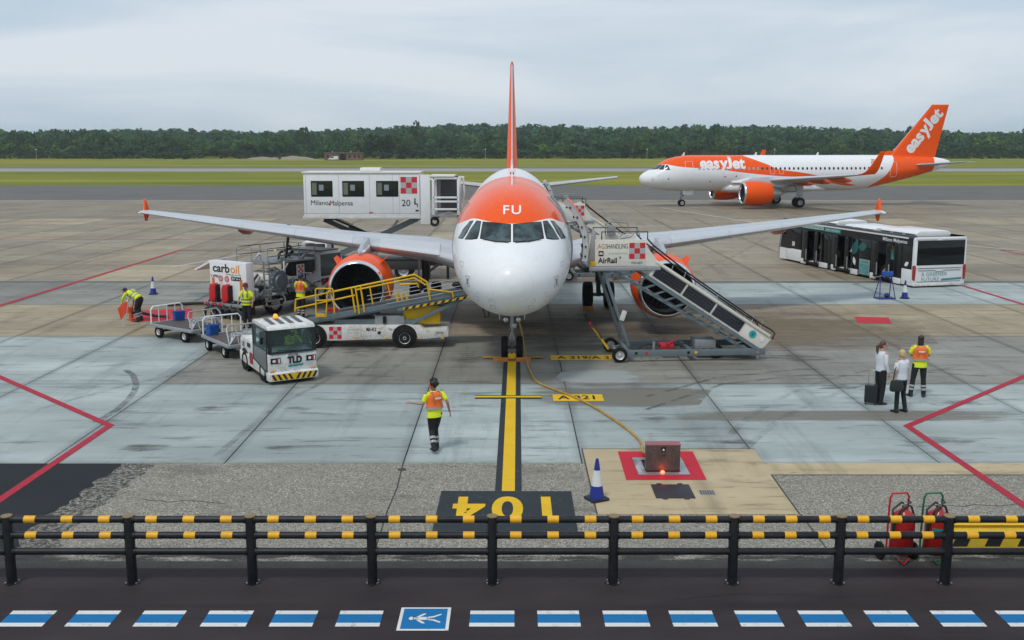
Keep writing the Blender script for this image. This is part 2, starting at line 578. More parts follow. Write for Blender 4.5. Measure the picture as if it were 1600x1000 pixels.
def worn_patch_mat(name, col, lo, hi, sc=1.2, sx=1.0, sy=1.0, fade=0.0, most=1.0):
    """stain or thin paint that breaks up into the surface below"""
    m, nt, b = new_mat(name)
    b.inputs['Base Color'].default_value = tuple(col) + (1,)
    b.inputs['Roughness'].default_value = 0.7
    n = noise(nt, sc, 7, 0.7, sx=sx, sy=sy, world_pos=True)
    tr = nt.nodes.new('ShaderNodeBsdfTransparent')
    mx = nt.nodes.new('ShaderNodeMixShader')
    if fade:      # the stain thins out towards its rim
        sp = nt.nodes.new('ShaderNodeSeparateXYZ')
        L(nt, nt.nodes.new('ShaderNodeTexCoord').outputs['Generated'], sp.inputs[0])
        dx = math_n(nt, 'POWER', math_n(nt, 'ABSOLUTE', math_n(nt, 'MULTIPLY', math_n(nt, 'SUBTRACT', sp.outputs['X'], .5), 2.0)), 2.5)
        dy = math_n(nt, 'POWER', math_n(nt, 'ABSOLUTE', math_n(nt, 'MULTIPLY', math_n(nt, 'SUBTRACT', sp.outputs['Y'], .5), 2.0)), 2.5)
        n = math_n(nt, 'SUBTRACT', n, math_n(nt, 'MULTIPLY', math_n(nt, 'ADD', dx, dy), fade))
    L(nt, math_n(nt, 'MULTIPLY', ramp(nt, n, lo, hi), most), mx.inputs[0])
    L(nt, tr.outputs[0], mx.inputs[1])
    L(nt, b.outputs[0], mx.inputs[2])
    L(nt, mx.outputs[0], nt.nodes['Material Output'].inputs['Surface'])
    return m

P_YEL = paint_mat('yellow_line_paint', (0.76, 0.47, 0.02), 0.22)
P_RED = paint_mat('red_line_paint', (0.40, 0.022, 0.045), 0.28, (0.3, 0.31, 0.3))
P_RED2 = paint_mat('red_pit_paint', (0.52, 0.025, 0.045), 0.10, (0.3, 0.1, 0.1))
P_WHITE = paint_mat('white_line_paint', (0.70, 0.71, 0.70), 0.65, (0.09, 0.085, 0.09))
P_FADED = paint_mat('faded_white_line', (0.50, 0.50, 0.47), 0.6, (0.28, 0.26, 0.22), 2.0)
P_FADRED = paint_mat('faded_red_line', (0.36, 0.10, 0.09), 0.5, (0.28, 0.26, 0.22), 2.0)
P_BLUE = paint_mat('blue_walkway_paint', (0.010, 0.165, 0.40), 0.7, (0.05, 0.06, 0.08), 9.0)
P_DARK = paint_mat('dark_marking_field', (0.030, 0.038, 0.044), 0.35, (0.15, 0.15, 0.14))
P_BLACK = paint_mat('black_marking_paint', (0.018, 0.018, 0.018), 0.3, (0.3, 0.2, 0.05))
A_ROAD = asphalt_mat('road_asphalt', (0.032, 0.0255, 0.0285), (0.054, 0.044, 0.047), 0.5)
A_TAXI = asphalt_mat('taxiway_asphalt', (0.115, 0.113, 0.108), (0.165, 0.160, 0.15), 0.7)
A_PATCH = asphalt_mat('asphalt_patch', (0.020, 0.022, 0.025), (0.034, 0.036, 0.040), 0.2)
A_RUN = asphalt_mat('runway_surface', (0.27, 0.265, 0.25), (0.34, 0.33, 0.31), 0.3)
C_SLOT = M('drain_slot_iron', (0.02, 0.02, 0.02), 0.6, 0.4)
C_JOINT = M('joint_filler', (0.05, 0.05, 0.046), 0.9)

def sheet(name, mat, pts, z, parent=None):
    me = bpy.data.meshes.new(name)
    me.from_pydata([(p[0], p[1], z) for p in pts], [], [tuple(range(len(pts)))])
    if me.polygons[0].normal.z < 0:
        me.flip_normals()
    return link_mesh(me, name, mat, parent, smooth=0)

def rect(x0, x1, y0, y1):
    return [(x0, y0), (x1, y0), (x1, y1), (x0, y1)]

def strip(name, mat, pts, w, z, parent=None):
    """a painted line of width w along a polyline, mitred"""
    pts = [Vector((p[0], p[1])) for p in pts]
    n = len(pts)
    lft, rgt = [], []
    for i, p in enumerate(pts):
        d0 = (p - pts[i - 1]).normalized() if i else (pts[1] - p).normalized()
        d1 = (pts[i + 1] - p).normalized() if i < n - 1 else d0
        t = (d0 + d1).normalized()
        nn = Vector((-t.y, t.x))
        k = (w / 2) / max(0.3, nn.dot(Vector((-d0.y, d0.x))))
        lft.append(p + nn * k)
        rgt.append(p - nn * k)
    vs = [(q.x, q.y, z) for q in lft] + [(q.x, q.y, z) for q in rgt]
    fs = [(n + i, n + i + 1, i + 1, i) for i in range(n - 1)]
    me = bpy.data.meshes.new(name)
    me.from_pydata(vs, [], fs)
    return link_mesh(me, name, mat, parent, smooth=0)

# --- the meadow sheet reaches the horizon
ground = tag(sheet('ground', grass_mat(), rect(-3000, 3000, -500, 3100), -0.12), kind='structure')

# --- apron: a dark bed with concrete slabs laid on it, then a far sheet where the slabs cannot be told apart
JX, JY, SX, SY = -2.45, 22.35, 4.03, 7.81
apron = tag(sheet('apron', C_JOINT, rect(-260, 260, 16.5, 133.7), -0.035), kind='structure')
slab_me = {}
def slab(i, j, mat):
    key = mat.name
    if key not in slab_me:
        g = 0.014
        o = MB().b2(g, SX - g, g, SY - g, -0.034, 0.0).build('concrete_slab', mat, apron, bevel=0.006, seg=1)
        slab_me[key] = o.data
    else:
        o = bpy.data.objects.new('concrete_slab', slab_me[key])
        COL.objects.link(o)
        o.parent = apron
    o.location = (JX + i * SX, JY + j * SY, 0)
    return o
rs = random.Random(5)
NROW = 10
for j in range(NROW):
    y1 = JY + (j + 1) * SY
    half = 0.53 * y1 + 3
    i0, i1 = math.floor((-half - JX) / SX), math.ceil((half - JX) / SX)
    for i in range(i0, i1):
        x = JX + (i + 0.5) * SX
        if j == 0: m = C_BLUE
        elif j == 1: m = C_GREY if x > -12 else C_BLUE
        elif j == 2: m = C_TAN if (x < -10.5 and x > -30) or x > 12 else (C_GREY if x < -2 else C_WARM)
        elif j == 3: m = C_BLUE if x > 1 else C_GREY
        else: m = rs.choice([C_WARM, C_WARM, C_WARM, C_TAN] if j > 4 else [C_WARM, C_WARM, C_TAN])
        slab(i, j, m)
YF = JY + NROW * SY
sheet('far_concrete', C_WARM, rect(-260, 260, YF + 0.02, 133.7), -0.002, apron)
for j in range(1, 5):
    sheet('slab_joint', C_JOINT, rect(-200, 200, YF + j * SY - 0.03, YF + j * SY + 0.03), 0.002, apron)
for i in range(-14, 15):
    sheet('slab_joint', C_JOINT, rect(JX + i * 8 - 0.03, JX + i * 8 + 0.03, YF + 0.02, 133.5), 0.002, apron)

# --- taxiway, runway
taxiway = tag(sheet('taxiway', A_TAXI, rect(-700, 700, 133.7, 182.5), -0.03), kind='structure')
sheet('edge_line', P_FADED, rect(-700, 700, 134.2, 134.6), -0.024, taxiway)
runway = tag(sheet('runway', A_RUN, rect(-1500, 1500, 282, 318), -0.09), kind='structure')
sheet('runway_shoulder', A_TAXI, rect(-1500, 1500, 318, 336), -0.095, runway)

# --- exposed aggregate strip in front of the fence
agg = tag(sheet('aggregate_strip', aggregate_mat(), rect(-60, 60, 16.75, 22.34), 0.0), kind='structure')
# dark asphalt repair at the left, with a ragged edge
rp = random.Random(3)
edge = []
for k in range(26):
    t = k / 25
    edge.append((-8.72 - 0.42 * t + rp.uniform(-0.10, 0.10) + (0.25 if t > .8 else 0), 22.33 - t * 5.5))
sheet('asphalt_patch', A_PATCH, [(-40, 22.33)] + edge + [(-40, 16.83)], 0.004, agg)
sheet('worn_edge', worn_patch_mat('asphalt_fringe', (0.030, 0.032, 0.035), 0.44, 0.62, 9.0, 1.0, 1.0, 0.0, 0.9), [(x - 0.05, y) for x, y in edge] + [(x + 0.75, y) for x, y in edge[::-1]], 0.0025, agg)
# tan concrete pad round the service pit
pad = sheet('tan_pad', C_PALE, [(1.66, 19.1), (5.58, 19.1), (5.62, 21.53), (40, 21.53), (40, 22.36), (5.66, 22.36), (5.70, 23.44), (1.66, 23.44)], 0.005, agg)
strip('pad_joint', C_JOINT, [(1.65, 19.1), (1.65, 23.46), (5.72, 23.46)], 0.03, 0.007, agg)
strip('pad_joint', C_JOINT, [(5.58, 19.1), (5.63, 21.52), (40, 21.52)], 0.035, 0.007, agg)
strip('crack', C_JOINT, [(-2.42, 16.9), (-2.44, 19.3), (-2.40, 20.6), (-2.45, 22.34)], 0.03, 0.004, agg)
strip('crack', C_JOINT, [(5.58, 16.9), (5.60, 19.1)], 0.03, 0.004, agg)
MB().lathe([(0, 0.0), (0.004, 0.10), (0.008, 0.09), (0.008, 0.0)], (-2.43, 21.9, 0.001), (0, 0, 1), 14).build('anchor_ring', DARK, agg)

# --- service road in front
road = tag(sheet('road', A_ROAD, rect(-80, 80, -60, 16.52), 0.0), kind='structure')
kerb_strip = tag(MB().prism([(16.5, -0.02), (16.5, 0.0), (16.62, -0.015), (16.70, 0.02), (16.76, 0.026), (16.80, 0.0), (16.80, -0.02)],
          lambda u, v, w: (w, u, v), -80, 80).build('kerb_shade_strip', M('kerb_shade_concrete', (0.035, 0.033, 0.033), 0.8, dirt=0.6, dcol=(0.08, 0.075, 0.07))), kind='structure')  # low strip at the kerb line, the kerb's shadow put into its dark colour
sheet('dark_line', worn_patch_mat('kerb_dark_band', (0.03, 0.027, 0.025), 0.42, 0.58, 1.5, 0.5, 2.0), rect(-60, 60, 16.80, 17.25), 0.0035, agg)  # broken dark band along the kerb line

# --- blue and white walkway dashes (each one a piece of its own) and the pedestrian square
for k in range(-9, 10):
    cx = -2.305 + k * 1.005 + (0.96 if k > 0 else 0) - (0.03 if k > 0 else 0)
    if k > 0: cx = 0.0 + 0.0 + (k - 1) * 1.005 - 0.31 + 0.02
    w = 0.66 + 0.02 * math.sin(k * 2.3)
    cx += 0.012 * math.sin(k * 5.1)
    d = sheet('walkway_dash', P_BLUE, rect(cx - w / 2, cx + w / 2, 14.49, 14.78), 0.004, road)
    sheet('white_stripe', P_WHITE, rect(cx - w / 2, cx + w / 2, 14.78, 14.90), 0.004, d)
    sheet('white_stripe', P_WHITE, rect(cx - w / 2, cx + w / 2, 14.37, 14.49), 0.004, d)
sq = sheet('pedestrian_square', P_WHITE, rect(-1.71, -0.94, 14.24, 15.01), 0.004, road)
sheet('blue_field', P_BLUE, rect(-1.66, -0.99, 14.29, 14.96), 0.008, sq)
def glyph(polys, ox, oy, name='pictogram'):
    """white walking figure lying on its side, head to the left"""
    for q in polys:
        sheet(name, P_WHITE, [(ox + x, oy + y) for x, y in q], 0.012, sq)
ox, oy = -1.325, 14.62
glyph([[(-0.20 + 0.035 * math.cos(a), 0.0 + 0.055 * math.sin(a)) for a in [k * math.pi / 6 for k in range(12)]],
       [(-0.155, -0.035), (-0.155, 0.035), (-0.05, 0.05), (0.05, 0.045), (0.05, -0.045), (-0.05, -0.05)],
       [(-0.15, 0.02), (-0.03, 0.16), (0.02, 0.17), (0.005, 0.13), (-0.10, 0.02)],
       [(-0.15, -0.02), (-0.03, -0.16), (0.02, -0.17), (0.005, -0.13), (-0.10, -0.02)],
       [(0.04, 0.045), (0.13, 0.075), (0.25, 0.16), (0.25, 0.12), (0.15, 0.035), (0.04, 0.0)],
       [(0.04, -0.045), (0.13, -0.075), (0.25, -0.15), (0.25, -0.11), (0.15, -0.035), (0.04, 0.0)]], ox, oy)

# --- slot drain across the apron
sheet('drain_kerb', C_GREY, rect(-90, 90, 53.05, 53.95), 0.004, apron)
sheet('drain_slot', C_SLOT, rect(-90, 90, 53.42, 53.62), 0.008, apron)
sheet('drain_slot', C_SLOT, rect(-90, 90, 53.16, 53.21), 0.008, apron)

# --- painted lines on the apron
def gl(*px):
    return [G(*p).xy for p in px]
strip('red_line', P_RED, gl((-60, 563), (172, 665), (-90, 842)), 0.20, 0.010, apron)
strip('red_line', P_RED, gl((1660, 563), (1418, 666), (1700, 858)), 0.20, 0.010, apron)
strip('red_line', P_RED, [(-22.9, 40.0), (-22.5, 69.9)], 0.28, 0.010, apron)
strip('red_line', P_RED, [(22.9, 52.0), (23.1, 30.0)], 0.22, 0.010, apron)
strip('red_line', P_FADRED, [(-22.5, 69.9), (-9, 69.9)], 0.14, 0.010, apron)
strip('red_line', P_FADRED, [(-90, 77.8), (-8, 77.8)], 0.14, 0.010, apron)
strip('red_line', P_RED, [(33.2, 69.9), (60, 69.9)], 0.16, 0.010, apron)
strip('red_line', P_RED, [(33.2, 69.9), (33.6, 45)], 0.2, 0.010, apron)
strip('white_line', P_FADED, [(-90, 77.2), (90, 77.2)], 0.16, 0.006, apron)
strip('white_line', P_FADED, [(-90, 84.5), (90, 84.5)], 0.12, 0.006, apron)
for k in range(-14, 15):
    strip('white_dash', P_FADED, [(k * 5.6 - 2.0, 68.7), (k * 5.6 + 2.0, 68.7)], 0.16, 0.006, apron)
    strip('white_dash', P_FADED, [(k * 7.7 - 1.5, 73.6), (k * 7.7 + 1.9, 73.6)], 0.13, 0.006, apron)
strip('white_line', P_FADED, [(17, 118), (24, 88), (40, 60)], 0.25, 0.006, apron)
strip('white_line', P_FADED, [(-20, 60), (-9, 92)], 0.2, 0.006, apron)
# old tyre mark
strip('tyre_mark', worn_patch_mat('rubber_mark', (0.11, 0.12, 0.12), 0.34, 0.62, 2.0, 1.0, 1.0, 0.0, 0.75), gl((196, 578), (208, 586), (213, 600), (210, 612), (200, 625), (183, 640), (165, 651), (148, 660)), 0.19, 0.006, apron)
strip('tyre_mark', worn_patch_mat('rubber_mark_faint', (0.11, 0.11, 0.105), 0.42, 0.72, 1.2), gl((1010, 620), (1120, 590), (1250, 577), (1400, 578), (1540, 588)), 0.14, 0.006, apron)
strip('tyre_mark', bpy.data.materials['rubber_mark_faint'], gl((1010, 640), (1130, 600), (1260, 586), (1400, 588)), 0.14, 0.006, apron)
P_BAND = worn_patch_mat('brown_wash', (0.20, 0.185, 0.15), 0.22, 0.42, 0.7, 0.25, 1.6, 0.30, 0.75)
sheet('stain', P_BAND, gl((1040, 660), (1600, 656), (1600, 640), (1050, 643)), 0.004, apron)
sheet('stain', P_BAND, gl((812, 640), (1090, 636), (1120, 600), (820, 600)), 0.004, apron)
sheet('stain', worn_patch_mat('pale_wash', (0.42, 0.45, 0.44), 0.22, 0.4, 0.6, 0.3, 1.3, 0.25, 0.7), gl((860, 600), (1015, 600), (1005, 577), (880, 577)), 0.004, apron)
P_OIL = worn_patch_mat('oil_stain', (0.085, 0.072, 0.055), 0.28, 0.60, 0.55, 0.4, 1.1, 0.32, 0.8)
sheet('stain', P_OIL, gl((690, 560), (1250, 556), (1180, 482), (730, 484)), 0.004, apron)
sheet('stain', worn_patch_mat('rust_stain', (0.20, 0.145, 0.085), 0.28, 0.60, 0.8, 0.4, 1.2, 0.32, 0.75), gl((990, 560), (1480, 552), (1420, 486), (1030, 484)), 0.005, apron)
# lead-in line with dark borders
yl = [(-0.075, 18.9), (-0.075, 20.6), (0.0, 33.9)]
strip('line_border', P_DARK, yl, 0.55, 0.010, apron)
strip('lead_in_line', P_YEL, yl, 0.27, 0.014, apron)
for yy, x0, x1 in ((28.5, -1.05, 0.84), (34.05, -0.98, 1.02)):
    strip('stop_bar_border', P_DARK, [(x0, yy), (x1, yy)], 0.36, 0.018, apron)
    strip('stop_bar', P_YEL, [(x0, yy), (x1, yy)], 0.17, 0.022, apron)
# stand markings
lab = sheet('type_label', P_YEL, rect(1.16, 2.58, 28.05, 28.83), 0.010, apron)
text_part('lettering', 'A 321', 0.62, P_BLACK, lab, lambda u, v: (1.87 + u, 28.43 + v, 0.014), 0.012, width=1.05)
lab = sheet('type_label', P_YEL, rect(1.30, 3.75, 33.6, 34.42), 0.010, apron)
text_part('lettering', 'A 319/A 320', 0.62, P_BLACK, lab, lambda u, v: (2.62 + u, 34.0 + v, 0.014), 0.012, width=2.2)
box = sheet('stand_number_field', P_DARK, [(-1.48, 18.1), (1.22, 18.1), (1.22, 20.42), (-1.46, 20.44)], 0.016, agg)
text_part('stand_number', '104', 1.85, P_YEL, box, lambda u, v: (-0.09 - u, 19.45 - v, 0.022), 0.055, spacing=1.25, width=1.95)
# hydrant covers painted red, service pit field
sheet('pit_marking', P_RED2, [(14.27, 42.4), (15.62, 42.2), (15.2, 40.7), (13.9, 40.9)], 0.010, apron)
sheet('pit_marking', P_RED2, gl((205, 503), (205, 486), (300, 482), (300, 500)), 0.010, apron)
sheet('pit_marking', P_RED2, [(2.47, 23.24), (4.22, 23.24), (4.16, 21.16), (2.44, 21.16)], 0.010, agg)

# ---- wear: tyre tracks, sealed cracks and small spills
TRK = worn_patch_mat('tyre_track', (0.085, 0.08, 0.07), 0.44, 0.70, 1.1, 1.0, 1.0, 0.0, 0.36)
for pts, w in (([(540, 600), (600, 560), (660, 515), (690, 480)], .22), ([(575, 600), (640, 560), (700, 515)], .2), ([(1120, 700), (1180, 640), (1290, 590), (1460, 560)], .2),
               ([(1150, 715), (1220, 650), (1340, 600), (1500, 572)], .2), ([(60, 640), (200, 600), (330, 575), (420, 560)], .2), ([(330, 720), (420, 640), (520, 590), (560, 560)], .18),
               ([(930, 420), (1080, 380), (1300, 350), (1500, 340)], .35), ([(100, 420), (300, 360), (500, 335), (700, 325)], .35), ([(1050, 440), (1150, 400), (1200, 370)], .3)):
    q = gl(*pts)
    sm_ = []
    for i in range(len(q) - 1):
        for t_ in (0, .25, .5, .75): sm_.append(q[i].lerp(q[i + 1], t_))
    sm_.append(q[-1])
    for _ in range(3): sm_ = [sm_[0]] + [(sm_[i - 1] + sm_[i] * 2 + sm_[i + 1]) / 4 for i in range(1, len(sm_) - 1)] + [sm_[-1]]
    strip('tyre_track', TRK, sm_, w, 0.0045, apron)
SPL = worn_patch_mat('oil_spill', (0.09, 0.085, 0.075), 0.36, 0.62, 2.6, 0.5, 1.4, 0.40, 0.55)
for px, py, w, h_ in ((1080, 478, 1.4, 2.2), (560, 545, 1.2, 2.0), (1020, 655, .5, .5), (330, 640, .7, .5), (1500, 630, 1.2, .5), (1480, 690, 1.4, .35), (470, 640, .6, .5), (230, 700, .8, .4), (890, 520, 1.2, 1.6), (735, 560, .9, 1.2), (1240, 560, 1.5, 1.0), (440, 700, .5, .3), (1330, 605, 1.4, .5), (620, 470, 1.5, 3.0), (1150, 690, .6, .4)):
    g_ = G(px, py)
    sheet('oil_spill', SPL, [(g_.x + w * math.cos(a) * (1 + .25 * math.sin(3 * a + px)), g_.y + h_ * math.sin(a) * (1 + .2 * math.cos(2 * a + py))) for a in [k * math.pi / 9 for k in range(18)]], 0.005, apron)
TAR = M('crack_sealant', (0.022, 0.021, 0.022), 0.6, spec=.2)
rk = random.Random(9)
for x0, y0, n_, dx, par in ((-6.5, 13.2, 9, .35, road), (2.6, 15.3, 8, .4, road), (5.0, 13.6, 7, .3, road), (-7.5, 20.0, 7, .3, agg), (8.0, 19.5, 8, .35, agg)):
    q = [(x0, y0)]
    for k in range(n_): q.append((q[-1][0] + dx * rk.uniform(.6, 1.3), q[-1][1] + rk.uniform(-.12, .12)))
    strip('sealed_crack', TAR, q, .025, .003, par)
# ================================================================== AIRCRAFT
def pchip(xs, ys, x):
    xs, ys = np.array(xs, float), np.array(ys, float)
    h = np.diff(xs); d = np.diff(ys) / h
    m = np.zeros_like(ys)
    for i in range(1, len(xs) - 1):
        if d[i - 1] * d[i] > 0:
            w1, w2 = 2 * h[i] + h[i - 1], h[i] + 2 * h[i - 1]
            m[i] = (w1 + w2) / (w1 / d[i - 1] + w2 / d[i])
    m[0], m[-1] = d[0], d[-1]
    x = min(max(x, xs[0]), xs[-1])
    i = min(max(int(np.searchsorted(xs, x)) - 1, 0), len(xs) - 2)
    t = (x - xs[i]) / h[i]
    return float((1 + 2 * t) * (1 - t) ** 2 * ys[i] + t * (1 - t) ** 2 * h[i] * m[i] + t * t * (3 - 2 * t) * ys[i + 1] + t * t * (t - 1) * h[i] * m[i + 1])

NOSE = [(0, .02, 3.17, 3.13, 3.15), (.05, .27, 3.40, 2.90, 3.15), (.15, .46, 3.56, 2.72, 3.14), (.3, .65, 3.71, 2.55, 3.13), (.6, .92, 3.92, 2.36, 3.13),
        (1.0, 1.17, 4.12, 2.19, 3.16), (1.5, 1.40, 4.34, 2.05, 3.24), (1.8, 1.50, 4.50, 1.98, 3.30), (2.2, 1.61, 4.80, 1.92, 3.36), (2.6, 1.70, 5.09, 1.87, 3.42),
        (3.0, 1.77, 5.31, 1.83, 3.48), (3.5, 1.84, 5.51, 1.79, 3.55), (4.2, 1.905, 5.68, 1.76, 3.64), (5.0, 1.95, 5.80, 1.74, 3.72), (6.0, 1.975, 5.87, 1.73, 3.80)]
TAIL = [(13.0, 1.975, 5.87, 1.73, 3.80), (11.5, 1.97, 5.87, 1.80, 3.80), (10, 1.92, 5.87, 2.02, 3.85), (8, 1.76, 5.86, 2.45, 3.98), (6, 1.50, 5.83, 2.92, 4.15),
        (4, 1.15, 5.77, 3.42, 4.35), (2.5, .85, 5.68, 3.83, 4.55), (1.2, .55, 5.52, 4.2, 4.75), (.4, .33, 5.33, 4.5, 4.88), (0, .2, 5.2, 4.7, 4.95)]

class Hull:
    def __init__(s, length):
        s.len = length
        s.tab = NOSE + [(length - e, w, a, b, c) for e, w, a, b, c in TAIL]
        s.S = [r[0] for r in s.tab]
        s.cols = [[r[k] for r in s.tab] for k in (1, 2, 3, 4)]
        s.cache = {}
    def sec(s, y):
        y = round(y, 4)
        if y not in s.cache:
            s.cache[y] = [pchip(s.S, c, y) for c in s.cols]
        return s.cache[y]
    def x_at(s, y, z):
        w, zt, zb, zc = s.sec(y)
        hz = (zt - zc) if z > zc else (zc - zb)
        q = 1 - ((z - zc) / hz) ** 2
        return w * math.sqrt(max(q, 0.0))
    def y_at(s, x, z):
        """distance behind the nose at which the nose surface has front-view coordinates (x, z)"""
        lo, hi = 0.01, 6.0
        for _ in range(40):
            mid = (lo + hi) / 2
            w, zt, zb, zc = s.sec(mid)
            hz = (zt - zc) if z > zc else (zc - zb)
            if (x / w) ** 2 + ((z - zc) / hz) ** 2 > 1: lo = mid
            else: hi = mid
        return hi
    def normal(s, x, y, z):
        w, zt, zb, zc = s.sec(y)
        hz = (zt - zc) if z > zc else (zc - zb)
        f = lambda yy: (lambda q: (x / q[0]) ** 2 + ((z - q[3]) / ((q[1] - q[3]) if z > q[3] else (q[3] - q[2]))) ** 2)(s.sec(yy))
        n = Vector((2 * x / w ** 2, (f(y + 0.02) - f(max(y - 0.02, 0.001))) / 0.04, 2 * (z - zc) / hz ** 2))
        return n.normalized()
    def side(s, y, z, sd, off=0.0):
        x = s.x_at(y, z) * sd
        p = Vector((x, y, z))
        return p + s.normal(x, y, z) * off
    def front(s, x, z, off=0.0):
        y = s.y_at(x, z)
        p = Vector((x, y, z))
        return p + s.normal(x, y, z) * off
    def side_patch(s, y0, y1, z0, z1, sd, off, nu=4, nv=6, rnd=0.0):
        mb = MB()
        vs = []
        for i in range(nu + 1):
            for j in range(nv + 1):
                u, v = i / nu * 2 - 1, j / nv * 2 - 1
                if rnd:      # squircle map
                    uu = u * math.sqrt(max(0, 1 - v * v / 2 * rnd)); vv = v * math.sqrt(max(0, 1 - u * u / 2 * rnd))
                    u, v = uu, vv
                vs.append(s.side((y0 + y1) / 2 + u * (y1 - y0) / 2, (z0 + z1) / 2 + v * (z1 - z0) / 2, sd, off))
        fs = [(i * (nv + 1) + j, (i + 1) * (nv + 1) + j, (i + 1) * (nv + 1) + j + 1, i * (nv + 1) + j + 1) for i in range(nu) for j in range(nv)]
        return mb.add(vs, fs)
    def side_frame(s, y0, y1, z0, z1, sd, r=0.018):
        pts = []
        k, c = 8, 0.09
        for i in range(k + 1): pts.append((y0, z0 + c + (z1 - z0 - 2 * c) * i / k))
        for i in range(k + 1): pts.append((y0 + c + (y1 - y0 - 2 * c) * i / k, z1))
        for i in range(k + 1): pts.append((y1, z1 - c - (z1 - z0 - 2 * c) * i / k))
        for i in range(k + 1): pts.append((y1 - c - (y1 - y0 - 2 * c) * i / k, z0))
        return MB().path([s.side(y, z, sd, 0.002) for y, z in pts], r, 4, closed=True)

def curve_node(nt, src, pts, sx, sy):
    n = nt.nodes.new('ShaderNodeFloatCurve')
    cv = n.mapping.curves[0]
    for i, (x, y) in enumerate(pts):
        if i == 0: cv.points[0].location = (x / sx, y / sy)
        elif i == len(pts) - 1: cv.points[-1].location = (x / sx, y / sy)
    for x, y in pts[1:-1]:
        cv.points.new(x / sx, y / sy)
    n.mapping.update()
    nt.links.new(math_n(nt, 'DIVIDE', src, sx), n.inputs['Value'])
    return math_n(nt, 'MULTIPLY', n.outputs[0], sy)

def livery_mat(name, length, k):
    """white fuselage with an orange swoosh over the nose and an orange tail"""
    m, nt, b = new_mat(name)
    sep = nt.nodes.new('ShaderNodeSeparateXYZ')
    L(nt, nt.nodes.new('ShaderNodeTexCoord').outputs['Object'], sep.inputs[0])
    s, z = sep.outputs['Y'], sep.outputs['Z']
    st = lambda q: q if q < 5 else 5 + (q - 5) * k
    low = [(0, 4.72), (2.13, 4.735), (2.4, 4.79), (2.7, 4.83), (3.0, 4.83), (3.35, 4.74), (4.5, 4.56), (8.5, 4.3), (12.2, 3.85), (15.9, 3.5), (19.6, 3.3), (22, 2.75), (25.5, 2.38), (26, 9.5), (40, 9.5)]
    up = [(0, 9), (11.0, 7.0), (12.0, 5.9), (13.4, 5.3), (14.7, 4.8), (15.9, 4.3), (18.4, 3.94), (20.1, 3.65), (22, 3.2), (25.5, 2.42), (26.5, 2.3), (40, 2.0)]
    zl = curve_node(nt, s, [(st(a) if a < 40 else 40, c) for a, c in low], 40, 10)
    zu = curve_node(nt, s, [(st(a) if a < 40 else 40, c) for a, c in up], 40, 10)
    sh = 0.012
    e = lambda a, c: math_n(nt, 'MULTIPLY_ADD', math_n(nt, 'SUBTRACT', a, c), 1 / sh, True)
    band = math_n(nt, 'MULTIPLY', e(z, zl), e(zu, z), True)
    off = length - 37.57
    sr = curve_node(nt, z, [(0, 26.4 + off), (2.2, 27.3 + off), (3.4, 28.8 + off), (4.6, 29.7 + off), (5.9, 30.3 + off), (10, 31.5 + off)], 10, 40)
    rear = math_n(nt, 'MULTIPLY', e(s, sr), e(math_n(nt, 'ADD', math_n(nt, 'MULTIPLY', z, 0.10), 35.4 + off - 0.5), s), True)
    fac = math_n(nt, 'MAXIMUM', band, rear)
    d1 = noise(nt, 1.2, 6, 0.65)
    d2 = noise(nt, 2.2, 5, 0.6, sx=3, sy=0.4, sz=1)
    wht = mixc(nt, math_n(nt, 'MULTIPLY', ramp(nt, d1, 0.45, 0.75), 0.35), (0.83, 0.84, 0.85), (0.68, 0.70, 0.71))
    org = mixc(nt, math_n(nt, 'MULTIPLY', ramp(nt, d2, 0.4, 0.8), 0.25), (0.90, 0.095, 0.0), (0.78, 0.080, 0.0))
    c = mixc(nt, fac, wht, org)
    # panel joints
    fr = math_n(nt, 'ABSOLUTE', math_n(nt, 'SUBTRACT', math_n(nt, 'FRACT', math_n(nt, 'MULTIPLY', math_n(nt, 'ADD', s, 0.8), 1 / 2.13)), 0.5))
    ln = math_n(nt, 'LESS_THAN', fr, 0.0035)
    c = mixc(nt, math_n(nt, 'MULTIPLY', ln, 0.14), c, (0.25, 0.25, 0.25))
    # lengthwise skin laps and grime streaks running back along the hull
    at2 = math_n(nt, 'ARCTAN2', math_n(nt, 'SUBTRACT', z, 3.7), sep.outputs['X'])
    lp = math_n(nt, 'ABSOLUTE', math_n(nt, 'SUBTRACT', math_n(nt, 'FRACT', math_n(nt, 'MULTIPLY', at2, 1.75)), 0.5))
    c = mixc(nt, math_n(nt, 'MULTIPLY', math_n(nt, 'MULTIPLY', math_n(nt, 'LESS_THAN', lp, 0.005), math_n(nt, 'GREATER_THAN', s, 1.3)), 0.16), c, (0.25, 0.25, 0.25))
    gs = noise(nt, 3.0, 5, 0.7, sx=2.2, sy=0.25, sz=2.2)
    c = mixc(nt, math_n(nt, 'MULTIPLY', ramp(nt, gs, 0.56, 0.74), 0.18), c, (0.42, 0.41, 0.39))
    # belly grime
    bl = math_n(nt, 'MULTIPLY', ramp(nt, math_n(nt, 'MULTIPLY', z, 0.2), 0.36, 0.60, (1, 1, 1), (0, 0, 0)), math_n(nt, 'MULTIPLY', d2, 0.55))
    c = mixc(nt, bl, c, (0.34, 0.32, 0.28))
    L(nt, c, b.inputs['Base Color'])
    rr = math_n(nt, 'MULTIPLY_ADD', d1, 0.16)
    rr.node.inputs[2].default_value = 0.18
    L(nt, rr, b.inputs['Roughness'])
    b.inputs['Coat Weight'].default_value = 0.10
    b.inputs['Specular IOR Level'].default_value = 0.28
    b.inputs['Coat Roughness'].default_value = 0.1
    bump(nt, b, noise(nt, 1.1, 3, 0.5), 0.12, 0.03)
    return m

